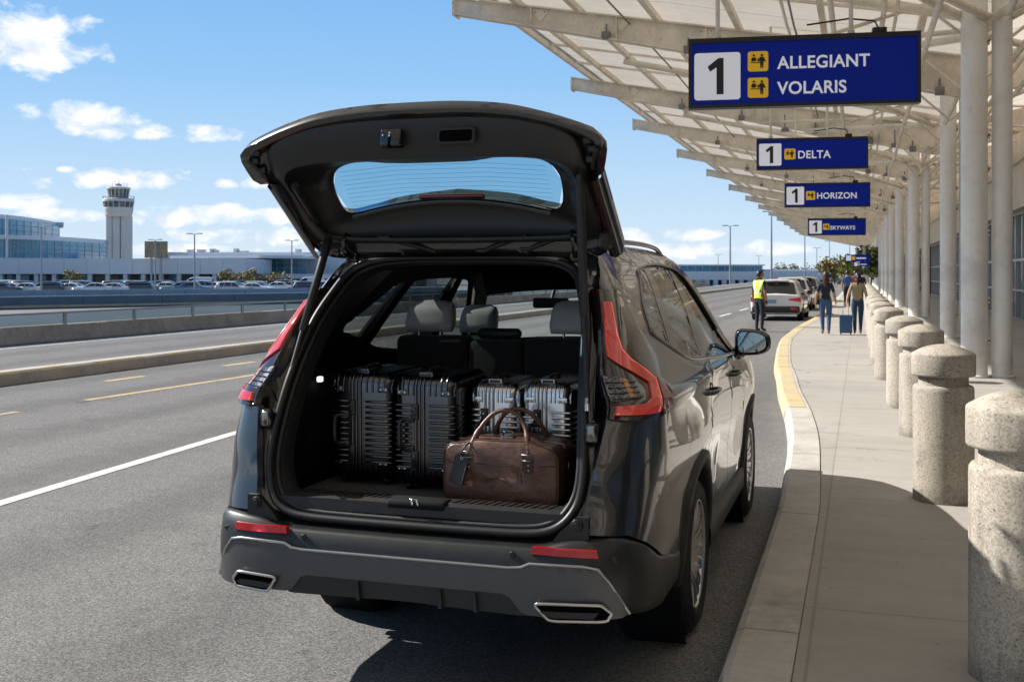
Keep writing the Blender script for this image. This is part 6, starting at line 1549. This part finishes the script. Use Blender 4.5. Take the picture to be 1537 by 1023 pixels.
    for sg in (-1, 1):
        for cy in (.86, L-.88):
            b = MB(); Mx = Matrix.Translation((sg*(hw-.10), cy*1.0, .335)) @ Matrix.Rotation(sg*radians(90), 4, 'Y')
            b.lathe([(.20, -.1), (.32, -.1), (.335, -.08), (.335, .085), (.32, .105), (.24, .108), (.21, .09)], 24, 0, Mx); wh = b.build('wheel', M_TYRE, t); b = MB(); b.lathe([(.215, .085), (.20, .07), (.06, .06), (0, .065)], 24, 0, Mx)
            for q in range(5):
                Mk = Mx @ Matrix.Rotation(2*pi*q/5, 4, 'Z'); b.box((.04, -.03, .06), (.20, .03, .085), 0, Mk)
            b.build('rim', M_RIM, wh)
    if detail:
        for sg in (-1, 1):
            b = MB(); zl = belt-.17; b.prism([(sg*hw*.50, zl+.02), (sg*hw*.97, zl-.04), (sg*hw*.97, zl+.15), (sg*hw*.78, zl+.10), (sg*hw*.50, zl+.07)], 'y', -.012, .16); b.build('tail_light', M_REDL, t, fixn=True)
            b = MB(); b.rbox((sg*hw*.72-.11, -.075, .40), (sg*hw*.72+.11, -.05, .46), .01); b.build('reflector', M_REFL, t)
            b = MB(); b.rbox((sg*(hw+.10)-.10, 3.0*L/4.55-.06, belt+.02), (sg*(hw+.10)+.10, 3.0*L/4.55+.04, belt+.17), .04, 3); b.build('door_mirror', M_GLOSSB, t)
            b = MB(); b.tube([(sg*hw*.62, .5, zt(.6)+.0), (sg*hw*.62, .7, zt(.8)+.045), (sg*hw*.62, 2.2, zt(2.2)+.045), (sg*hw*.62, 2.4, zt(2.4))], .018, 6); b.build('roof_rail', M_SATCH, t)
        b = MB(); b.box((-.26, -.018, belt-.26), (.02, -.004, belt-.13)); b.build('number_plate', M_PLATE, t)
        b = MB(); b.rbox((-.45, .10, zt(.42)+.0), (.45, .42, zt(.42)+.05), .02); b.build('spoiler', paint, t); b = MB(); b.rbox((-.10, .085, zt(.42)+.015), (.10, .10, zt(.42)+.035), .004); b.build('high_brake_light', M_REDL, t)
    return t
vehicle('white SUV waiting by the kerb just ahead of the guard, dark rear window', (-2.86, 39.6, 0), radians(-1), M_WPAINT, 'suv', 1.80, 1.47, 4.5, 'white SUVs waiting along the kerb')
vehicle('white SUV farther ahead, partly hidden behind the nearer white SUV', (-3.02, 50.5, 0), radians(-1), M_WPAINT, 'suv', 1.80, 1.50, 4.5, 'white SUVs waiting along the kerb')
vehicle('white SUV farthest ahead, only a sliver of it in view', (-2.95, 61.0, 0), radians(-1), mat('silver_car_paint', (.40, .41, .42), .3, metal=.4, coat=1), 'suv', 1.80, 1.5, 4.5, None)
# ================================================================ LEFT AND FAR BACKGROUND
F_ = Vector((-sin(CAM_YAW), cos(CAM_YAW), 0)); R_ = Vector((cos(CAM_YAW), sin(CAM_YAW), 0)); GZ = -.8
def far(d, px):      # ground point at depth d seen at column px
    p = F_*d+R_*((px-768.5)/1620*d); return Vector((p.x, p.y, GZ))
M_WALLB = mat('blue_grey_barrier', (.11, .15, .19), .7, vary=.25, vscale=.6); M_WALLL = mat('pale_blue_barrier', (.22, .30, .37), .6, vary=.18, vscale=.5); M_RAIL = mat('rail_steel', (.33, .35, .37), .4, metal=.6)
M_PANE = glass('balustrade_glass', (.34, .46, .55), .5, 0, 1.4)
# concrete parapet with a railing, along the bus lane
b = MB(); Y0, SEG = -12, 3.55
PW = thing('parapet', 'long low concrete parapet with a steel railing beyond the left lane', 'barrier', (-17.5, 0, 0))
for k in range(70):
    y = Y0+k*SEG; b = MB(); b.prism([(-.02, -.85), (.30, -.85), (.30, .20), (.22, .30), (.16, .50), (.14, .53), (-.02, .53)], 'y', y+.006, y+SEG-.006)
    if k < 40: b.build('wall_block', M_CONC, PW, fixn=True)
    if k == 40: pass
b = MB()
for y0, y1 in ((-12, 6), (8, 20.5), (22, 29), (31, 130)): b.box((.02, y0, .532), (.13, y1, .540))
b.build('yellow_edge', M_YEL_K, PW)
b = MB(); b.rbox((.03, Y0, .775), (.12, 130, .825), .02); b.build('top_rail', M_RAIL, PW)
for k in range(56):
    y = Y0+k*2.5; b = MB(); b.box((.05, y-.04, .53), (.10, y+.04, .775)); b.build('post', M_RAIL, PW)
b = MB(); b.add([(.075, Y0, .545), (.075, 130, .545), (.075, 130, .77), (.075, Y0, .77)], [(0, 1, 2, 3)]); b.build('glass_infill', M_PANE, PW)
def wall_line(name, label, a, c_, h, th, m_, seg, cap=None, line=None):
    a, c_ = Vector((*a, GZ)), Vector((*c_, GZ)); d = c_-a; L = d.length; t = thing(name, label, 'barrier', a, atan2(d.y, d.x)); n = int(L/seg)
    for k in range(n):
        b = MB(); b.box((k*seg+.02, 0, 0), ((k+1)*seg-.02, th, h)); b.build('wall_panel', m_, t)
    if cap: b = MB(); b.box((0, -.05, h), (n*seg, th+.05, h+.07)); b.build('coping', cap, t)
    if line: b = MB(); b.box((0, -.09, line), (n*seg, -.004, line+.16)); b.build('yellow_stripe', M_YEL_K, t)
wall_line('barrier_wall', 'dark blue-grey barrier wall with a worn yellow stripe, below the parked cars', (-80, 17.6), (-32, 101.8), .82, .4, M_WALLB, 6.0, M_WALLL, .10)
wall_line('barrier_wall', 'pale blue barrier wall directly in front of the parked cars', (-110, 45), (-40, 117.2), .92, .35, M_WALLL, 6.0, None)
b = MB(); a0 = Vector((-112, 47)); d0 = Vector((70, 72.2)).normalized()
FN = thing('fence', 'thin wire fence on posts above the pale blue barrier wall', 'fence', (0, 0, 0))
for k in range(26):
    p = a0+d0*(k*4); b = MB(); b.box((p.x-.03, p.y-.03, GZ), (p.x+.03, p.y+.03, .75)); b.build('post', M_RAIL, FN)
for z in (.45, .72):
    b = MB(); p, q = a0, a0+d0*100; b.tube([(p.x, p.y, z), (q.x, q.y, z)], .02, 5); b.build('rail', M_RAIL, FN)
lot = MB(); lot.add([(-400, 20, GZ+.03), (-20, 130, GZ+.03), (-20, 330, GZ+.03), (-400, 330, GZ+.03)], [(0, 1, 2, 3)]); tag(lot.build('parking_lot', mat('lot_asphalt', (.22, .22, .215), .85, vary=.15, vscale=.2)), kind='structure')
# parked cars
cols = [('white', (.70, .70, .70)), ('silver', (.44, .45, .46)), ('blue', (.07, .18, .32)), ('black', (.03, .03, .033)), ('white', (.70, .70, .70)), ('white', (.70, .70, .70)), ('grey', (.20, .21, .22))]
protos = []
rp = random.Random(11)
kinds = ['sedan', 'suv', 'sedan', 'suv', 'sedan', 'van', 'suv']
cnt = 0
for row, (d, step) in enumerate(((124, 26), (137, 25), (150, 30))):
    px = -25+9*row
    while px < 560:
        i = rp.randrange(7); p = far(d+(px-200)*.012, px); rz = CAM_YAW+radians(rp.choice((90, -90))+rp.uniform(-12, 12)); p.z = GZ+.03
        lb = '%s parked %s in the distant car park beyond the barriers' % (cols[i][0], {'sedan': 'car', 'suv': 'tall car', 'van': 'van'}[kinds[i]])
        if len(protos) <= i or protos[i] is None:
            while len(protos) <= i: protos.append(None)
            protos[i] = vehicle(lb, p, rz, mat('parked_paint_'+cols[i][0].replace(' ', '_'), cols[i][1], .3, coat=1), kinds[i], 1.8, 1.55, 4.5, 'cars in the distant car park', False)
        else: dup(protos[i], p, rz, lb)
        px += step*rp.uniform(.7, 1.6); cnt += 1
# ---- street lamps
M_POLE = mat('lamp_pole', (.30, .33, .36), .45, metal=.5); M_LHEAD = mat('lamp_head', (.50, .52, .54), .4)
def lamp(label, loc, h, arms=2, rz=None):
    t = thing('street_lamp', label, 'street lamp', loc, CAM_YAW if rz is None else rz, 'street lamps round the airport')
    b = MB(); b.tube([(0, 0, 0), (0, 0, h*.5), (0, 0, h)], [.014*h+.02, .011*h+.015, .008*h+.01], 8); b.build('pole', M_POLE, t)
    for sg in ((-1, 1) if arms == 2 else (1,)):
        b = MB(); s_ = h/9; b.tube([(0, 0, h-.05), (sg*.4*s_, 0, h+.02)], .035, 6); b.rbox((min(sg*.35*s_, sg*1.15*s_), -.16*s_, h-.02), (max(sg*.35*s_, sg*1.15*s_), .16*s_, h+.12*s_), .03); b.build('lamp_head', M_LHEAD, t)
def lamp_px(label, px, top, d, z0=GZ):
    p = far(d, px); p.z = z0; lamp(label, p, 1.7+(410-top)/1620*d-z0)
lamp_px('tall street lamp in front of the glass terminal, left of the control tower', 62, 340, 112)
lamp_px('street lamp standing in front of the brown billboard', 233, 360, 118)
lamp_px('street lamp between the billboard and the open tailgate', 292, 351, 112)
lamp_px('street lamp just left of the raised tailgate strut', 438, 361, 122)
lamp_px('street lamp right of the dark SUV, above its wing mirror', 1096, 339, 150)
lamp_px('tallest street lamp rising behind the guard and the white SUV', 1158, 318, 150, 0)
lamp_px('street lamp just left of the smallest readable sign', 1208, 346, 200, 0)
lamp_px('thin distant street lamp between the two tall lamps on the right', 1078, 382, 330); lamp_px('thin distant street lamp below the smallest readable sign', 1226, 372, 300, 0); lamp_px('thin far street lamp right above the walking woman in navy', 1245, 362, 330, 0)
lamp_px('very thin far lamp beyond the long low building', 1139, 384, 400)
# ---- control tower
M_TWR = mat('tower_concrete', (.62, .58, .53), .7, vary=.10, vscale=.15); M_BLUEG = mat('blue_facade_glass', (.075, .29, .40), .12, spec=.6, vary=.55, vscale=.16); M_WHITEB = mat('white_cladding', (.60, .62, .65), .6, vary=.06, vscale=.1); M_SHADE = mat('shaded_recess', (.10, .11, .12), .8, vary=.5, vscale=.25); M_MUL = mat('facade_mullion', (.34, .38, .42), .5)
p = far(260, 178); s6 = 260/1620
TW = thing('control_tower', 'pale airport control tower with two rings of windows', 'tower', p, CAM_YAW); zz = lambda y: 1.7+(410-y)*s6-GZ
b = MB(); hw = 15.5*s6
b.prism([(-hw, -hw*.55), (-hw*.45, -hw*.55), (-hw*.45, -hw*.40), (hw*.42, -hw*.40), (hw*.42, -hw*.55), (hw, -hw*.55), (hw, hw), (-hw, hw)], 'z', 0, zz(324)); b.prism([(-hw*.36, -hw*.62), (hw*.33, -hw*.62), (hw*.33, -hw*.41), (-hw*.36, -hw*.41)], 'z', 0, zz(323)); b.build('shaft', M_TWR, TW, fixn=True)
b = MB()
for x in (-hw*.405, hw*.375): b.box((x-hw*.04, -hw*.46, 2), (x+hw*.04, -hw*.41, zz(326)))
b.build('shaft_window', M_BLUEG, TW)
b = MB(); b.lathe([(hw*1.08, zz(326)), (hw*1.24, zz(323)), (hw*1.36, zz(314)), (hw*1.36, zz(311.5))], 20); b.lathe([(hw*1.46, zz(303)), (hw*1.46, zz(300)), (hw*1.40, zz(298.5)), (hw*.9, zz(297.5))], 20); b.lathe([(hw*1.0, zz(284.5)), (hw*1.10, zz(283.5)), (hw*1.08, zz(281.5)), (hw*.4, zz(279.5)), (0, zz(279))], 20); b.build('gallery', M_TWR, TW)
b = MB(); b.lathe([(hw*1.30, zz(311.5)), (hw*1.40, zz(303))], 20, smooth=False); b.lathe([(hw*.86, zz(297.5)), (hw*1.0, zz(284.5))], 16, smooth=False); cabw = b.build('cab_window', mat('cab_glass', (.03, .06, .07), .05, spec=.8), TW)
b = MB()
for k in range(16):
    a = 2*pi*k/16
    for r0, r1, za, zb_ in ((hw*.87, hw*1.01, zz(297.5), zz(284.5)), (hw*1.31, hw*1.41, zz(311.5), zz(303))): b.tube([(r0*cos(a), r0*sin(a), za), (r1*cos(a), r1*sin(a), zb_)], .10, 5)
b.build('mullion', M_TWR, TW)
b = MB(); b.tube([(hw*1.45*cos(2*pi*k/20), hw*1.45*sin(2*pi*k/20), zz(295)) for k in range(20)], .05, 5, closed=True)
for k in range(20): a = 2*pi*k/20; b.tube([(hw*1.45*cos(a), hw*1.45*sin(a), zz(299)), (hw*1.45*cos(a), hw*1.45*sin(a), zz(295))], .04, 5)
b.build('gallery_railing', M_POLE, TW)
b = MB(); b.lathe([(.7, zz(279.5)), (.7, zz(276.5)), (.3, zz(275.5)), (0, zz(275))], 10)
for x, yy_ in ((-1.6, 273), (-.9, 271), (1.2, 273), (1.9, 275), (0, 268)): b.tube([(x, .2, zz(280)), (x, .2, zz(yy_))], .045, 5)
b.build('antenna', M_POLE, TW)
# ---- terminal with curved glass storeys
D1 = 190; s1 = D1/1620
T1 = thing('glass_terminal', 'white terminal with two curved glass storeys left of the control tower', 'building', far(D1, 60), CAM_YAW); X1 = lambda px: (px-60)*s1; Z1 = lambda y: 1.7+(410-y)*s1-GZ
def curved(px0, px1, sag, n=28):
    """plan curve bowed towards the viewer and falling back at its right end"""
    out = []
    for i in range(n+1):
        px = px0+(px1-px0)*i/n; y = -sag+30*max(0.0, (px+25)/(px1+25))**2.2; out.append(((px-768.5)/1620*(D1+y)-(60-768.5)/1620*D1, y))
    return out
def slab(pl, depth, z0, z1, name, m_, out=0.0):
    b = MB(); q = [(x, y-out) for x, y in pl]; q = [(q[0][0]-out, q[0][1])]+q+[(q[-1][0]+out, q[-1][1])]; b.prism(q+[(q[-1][0]-(depth-q[-1][1])*.43, depth), (q[0][0], depth)], 'z', z0, z1); return b.build(name, m_, T1, fixn=True)
def glazing(pl, z0, z1, rowsn, name):
    b = MB(); b.grid([[(x, y, z) for x, y in pl] for z in (z0, z1)][::1], smooth=False); x, y = pl[-1]; x2 = x-(34-y)*.43; b.add([(x, y, z0), (x2, 34, z0), (x2, 34, z1), (x, y, z1)], [(0, 1, 2, 3)]); gl = b.build(name, M_BLUEG, T1)
    b = MB()
    for x, y in pl: b.box((x-.07, y-.16, z0), (x+.07, y-.005, z1))
    for k in range(1, rowsn):
        z = z0+(z1-z0)*k/rowsn; b.tube([(x, y-.08, z) for x, y in pl], .055, 4)
    b.build('mullion', M_MUL, gl)
c1 = curved(-330, 161, 6.0, 44); c2 = curved(-330, 89, 5.0, 40)
slab(c1, 34, 0.0+Z1(389), Z1(387), 'floor_slab', M_WHITEB, .3); glazing(c1, Z1(387), Z1(360.5), 4, 'glass_storey'); slab(c1, 34, Z1(360.5), Z1(354), 'roof_slab', M_WHITEB, .7)
glazing(c2, Z1(354), Z1(330), 3, 'upper_glass_storey'); slab(c2, 34, Z1(330), Z1(324), 'roof', M_WHITEB, 1.5); slab(curved(-330, 60, 3, 20), 18, Z1(324), Z1(322), 'roof_crown', M_TWR, .2)
b = MB(); b.lathe([(.22, Z1(388)), (.22, Z1(326))], 12, 0, Matrix.Translation((X1(43), -8.2, 0))); b.build('mast_column', M_WHITEB, T1)
T2 = thing('terminal_podium', 'long white lower terminal building with a dark arcade along its foot', 'building', far(D1-6, 60), CAM_YAW)
b = MB(); x = -400
while x < 340: b.box((X1(x)+.02, 0, Z1(411)), (X1(x+33)-.02, 20, Z1(388.5))); x += 33
b.box((X1(340), 2, Z1(411)), (X1(352), 20, Z1(392))); b.build('wall', M_WHITEB, T2)
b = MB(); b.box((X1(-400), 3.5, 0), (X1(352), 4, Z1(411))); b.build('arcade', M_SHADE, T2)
for k in range(30):
    px = -390+26*k; b = MB(); b.box((X1(px)-.35, .6, 0), (X1(px)+.35, 1.3, Z1(411))); 
    if px < 350: b.build('pillar', M_WHITEB, T2)
# shop windows in the arcade
for k in range(24):
    px = -180+22*k+rp.uniform(-3, 3); b = MB(); b.box((X1(px), 3.42, .3), (X1(px+11+rp.uniform(0, 6)), 3.48, 2.2)); b.build('shop_window', [M_BLUEG, mat('warm_shopfront', (.24, .20, .14), .6), mat('cool_shopfront', (.10, .16, .17), .4)][rp.randrange(3)], T2)
D3 = 205; s3 = D3/1620; X3 = lambda px: (px-380)*s3; Z3 = lambda y: 1.7+(410-y)*s3-GZ
T3 = thing('departure_hall', 'low hall with an overhanging flat roof behind the left strut', 'building', far(D3, 380), CAM_YAW)
b = MB(); b.box((X3(203), 12, 0), (X3(560), 30, Z3(376.5))); b.box((X3(440), 11.5, 0), (X3(640), 29, Z3(380))); b.build('back_block', M_WHITEB, T3)
b = MB(); b.prism([(X3(262), -3), (X3(400), -7), (X3(459), -3), (X3(459), 14), (X3(250), 14)], 'z', Z3(388), Z3(384)); b.build('roof', M_WHITEB, T3, fixn=True)
b = MB(); b.box((X3(292), 4, Z3(410)), (X3(455), 4.2, Z3(388))); gl = b.build('window', M_BLUEG, T3)
b = MB()
for k in range(15): px = 292+11.6*k; b.box((X3(px)-.08, 3.8, Z3(410)), (X3(px)+.08, 3.99, Z3(388)))
for y in (394, 402): b.box((X3(292), 3.85, Z3(y)-.08), (X3(455), 3.97, Z3(y)+.08))
b.build('mullion', M_MUL, gl)
for px in (369, 397): b = MB(); b.box((X3(px)-.6, -3.4, Z3(418)), (X3(px)+.6, -2.4, Z3(388))); b.build('column', M_WHITEB, T3)
b = MB(); b.box((X3(330), -6, Z3(418)), (X3(640), 4, Z3(411))); b.build('deck', M_WHITEB, T3)
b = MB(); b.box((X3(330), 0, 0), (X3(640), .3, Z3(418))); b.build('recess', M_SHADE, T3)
for k in range(12): px = 345+24*k; b = MB(); b.box((X3(px)-.3, -5, 0), (X3(px)+.3, -4.4, Z3(418))); b.build('pillar', M_TWR, T3)
b = MB()
for k in range(14): px = 212+rp.uniform(0, 320); b.box((X3(px), 14, Z3(376.5)), (X3(px)+rp.uniform(.3, 1.6), 16, Z3(376.5)+rp.uniform(.2, .8)))
b.build('roof_plant', M_TWR, T3)
# billboard
BB = thing('billboard', 'brown and grey mottled billboard on two posts right of the tower', 'billboard', far(182, 234), CAM_YAW); sb = 182/1620
M_BB = bpy.data.materials.new('billboard_print'); M_BB.use_nodes = True; t = NT(M_BB.node_tree); n_ = t.noise(t.add('ShaderNodeTexCoord').outputs['Object'], .9, 4, .7); t.put(t.n['Principled BSDF'].inputs['Base Color'], t.ramp(n_, [(.3, (.10, .11, .12)), (.48, (.26, .22, .16)), (.6, (.42, .28, .07)), (.72, (.30, .29, .27))]))
b = MB(); b.box((-17*sb, 0, 2.5+23*sb), (17*sb, .3, 2.5+48*sb)); b.build('panel', M_BB, BB)
for x in (-8, 6): b = MB(); b.box((x*sb-.15, .3, 0), (x*sb+.15, .6, 2.5+40*sb)); b.build('post', M_POLE, BB)
# long low building on the right
D4 = 210; s4 = D4/1620; X4 = lambda px: (px-1130)*s4; Z4 = lambda y: 1.7+(410-y)*s4-GZ
T4 = thing('concourse', 'long low concourse with a blue window band, right of the dark SUV', 'building', far(D4, 1130), CAM_YAW)
b = MB(); b.box((X4(930), 0, Z4(420)), (X4(1262), 20, Z4(407))); b.box((X4(930), 2, Z4(398.5)), (X4(1152), 19, Z4(396.5))); b.box((X4(1152), 3, Z4(407)), (X4(1262), 18, Z4(404))); b.build('wall', M_WHITEB, T4)
b = MB(); b.box((X4(932), 3, Z4(407)), (X4(1150), 17, Z4(398.5))); gl = b.build('window', M_BLUEG, T4)
b = MB()
for k in range(20): px = 934+11.3*k; b.box((X4(px)-.1, 2.8, Z4(407)), (X4(px)+.1, 2.99, Z4(398.5)))
b.build('mullion', M_MUL, gl)
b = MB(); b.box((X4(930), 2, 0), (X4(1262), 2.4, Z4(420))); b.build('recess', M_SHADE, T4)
for k in range(26): px = 934+12.8*k; b = MB(); b.box((X4(px)-.45, .3, 0), (X4(px)+.45, 1.2, Z4(420))); b.build('pillar', M_WHITEB, T4)
for k in range(13): px = 940+25.6*k; b = MB(); b.box((X4(px), 1.92, .2), (X4(px+8), 1.98, 2.6)); b.build('shop_window', M_BLUEG, T4)
# hills
def hills(name, d, a0, a1, base, amp, m_, seed):
    rh = random.Random(seed); ph = [rh.uniform(0, 6) for _ in range(6)]; b = MB(); rows = []
    for i in range(120):
        a = radians(a0+(a1-a0)*i/119); h = base+amp*sum(sin((i/119)*(3+5*k)*2+ph[k])/(k+1.3) for k in range(6)); h = max(2, h)
        rows.append([(sin(a)*(d-120), cos(a)*(d-120), GZ-1), (sin(a)*d, cos(a)*d, h*.75), (sin(a)*(d+150), cos(a)*(d+150), h), (sin(a)*(d+500), cos(a)*(d+500), GZ-1)])
    b.grid(rows[::-1]); tag(b.build(name, m_), kind='structure')
hills('hills', 2300, -75, 60, 9, 6, mat('hazed_hill_woods', (.12, .16, .17), .95, vary=.3, vscale=.01), 4)  # bluish tint puts the distance haze into the woods' colour
# ---- trees and shrubs
M_BARK = mat('bark', (.10, .07, .05), .9, vary=.3, vscale=4)
LEAFS = [mat('leaf_green', (.13, .175, .045), .6, vary=.5, vscale=1.2), mat('leaf_olive', (.22, .21, .06), .6, vary=.5, vscale=1.2), mat('leaf_dark', (.035, .060, .022), .6, vary=.5, vscale=1.2), mat('leaf_autumn', (.26, .17, .055), .6, vary=.5, vscale=1.2)]
def tree(name, label, cat, loc, h, cw, ms, seed, n=700, trunk=.28, group=None, ls=.22):
    rt = random.Random(seed); t = thing(name, label, cat, loc, rt.uniform(0, 6), group)
    b = MB(); th = h*trunk; b.tube([(0, 0, 0), (.02*h, .01*h, th*.6), (0, .02*h, th*1.3), (.01*h, 0, h*.7)], [.030*h, .024*h, .018*h, .006*h], 7)
    cl = []
    for k in range(13):
        a = rt.uniform(0, 2*pi); r = cw*.5*sqrt(rt.random())*.85; z = th+(h-th)*(.12+.80*rt.random()); sh_ = 1-.55*((z-th)/(h-th))**2; c_ = Vector((r*cos(a)*sh_, r*sin(a)*sh_, z)); cl.append((c_, cw*rt.uniform(.14, .24)))
        b.tube([(0, .01*h, th*.9+.1*(z-th)), c_*.6+Vector((0, 0, z*.35)), c_], [.014*h, .009*h, .004*h], 5)
    b.build('trunk', M_BARK, t)
    b = MB()
    for i in range(n):
        c_, r = cl[rt.randrange(len(cl))]; v = Vector((rt.gauss(0, 1), rt.gauss(0, 1), rt.gauss(0, .8))); v = v.normalized()*r*rt.uniform(.35, 1.1)+c_
        u = Vector((rt.gauss(0, 1), rt.gauss(0, 1), rt.gauss(0, .6))).normalized(); w2 = u.cross(Vector((rt.gauss(0, 1), rt.gauss(0, 1), rt.gauss(0, 1)))).normalized(); s_ = ls*rt.uniform(.6, 1.3)
        b.add([v-u*s_, v+w2*s_*.55, v+u*s_, v-w2*s_*.55], [(0, 1, 2, 3)], rt.randrange(len(ms)))
    b.build('crown', ms, t)
tree('tree', 'tall green tree under the far end of the canopy, left of the last columns', 'tree', (1.1, 112, .15), 3.9, 3.6, [LEAFS[0], LEAFS[2], LEAFS[1]], 5, 1500, ls=.24)
tree('tree', 'yellow-green small tree under the far end of the canopy', 'tree', (-.6, 100, .15), 2.6, 2.6, [LEAFS[1], LEAFS[0]], 6, 1200, ls=.18)
for i, (px, d, h, cw, mm) in enumerate([(1252, 170, 4.6, 6, [LEAFS[1], LEAFS[3]]), (1266, 190, 5.4, 6, [LEAFS[1], LEAFS[0]]), (1238, 230, 4.4, 7, [LEAFS[1], LEAFS[0]]), (1205, 250, 4.2, 8, [LEAFS[2], LEAFS[0]]), (1180, 265, 4.0, 8, [LEAFS[2], LEAFS[1]])]):
    tree('tree', ['low autumn coloured tree at the far end of the road', 'olive tree beside the autumn coloured one at the road end', 'olive tree left of the others at the far end of the road', 'dark green tree on the horizon above the second white SUV', 'dark green tree on the horizon above the nearest white SUV'][i], 'tree', far(d, px), h, cw, mm, 20+i, 700, ls=.3)
for i, (px, d, h, cw) in enumerate([(110, 165, 2.4, 4.0), (340, 175, 2.4, 4.2), (368, 176, 2.9, 5.0), (383, 177, 2.8, 4.5), (412, 178, 2.2, 4.0), (430, 178, 2.0, 3.5)]):
    tree('shrub', ['yellow-brown shrub standing alone in front of the terminal arcade', 'low shrub left of the pair under the flat-roofed hall', 'largest of the shrubs below the flat-roofed hall', 'shrub touching the largest one below the flat-roofed hall', 'small shrub right of the hall columns', 'smallest shrub, next to the raised strut'][i], 'shrub', far(d, px), h+.5, cw*.85, [LEAFS[1], LEAFS[3]], 40+i, 420, trunk=.18, ls=.20)
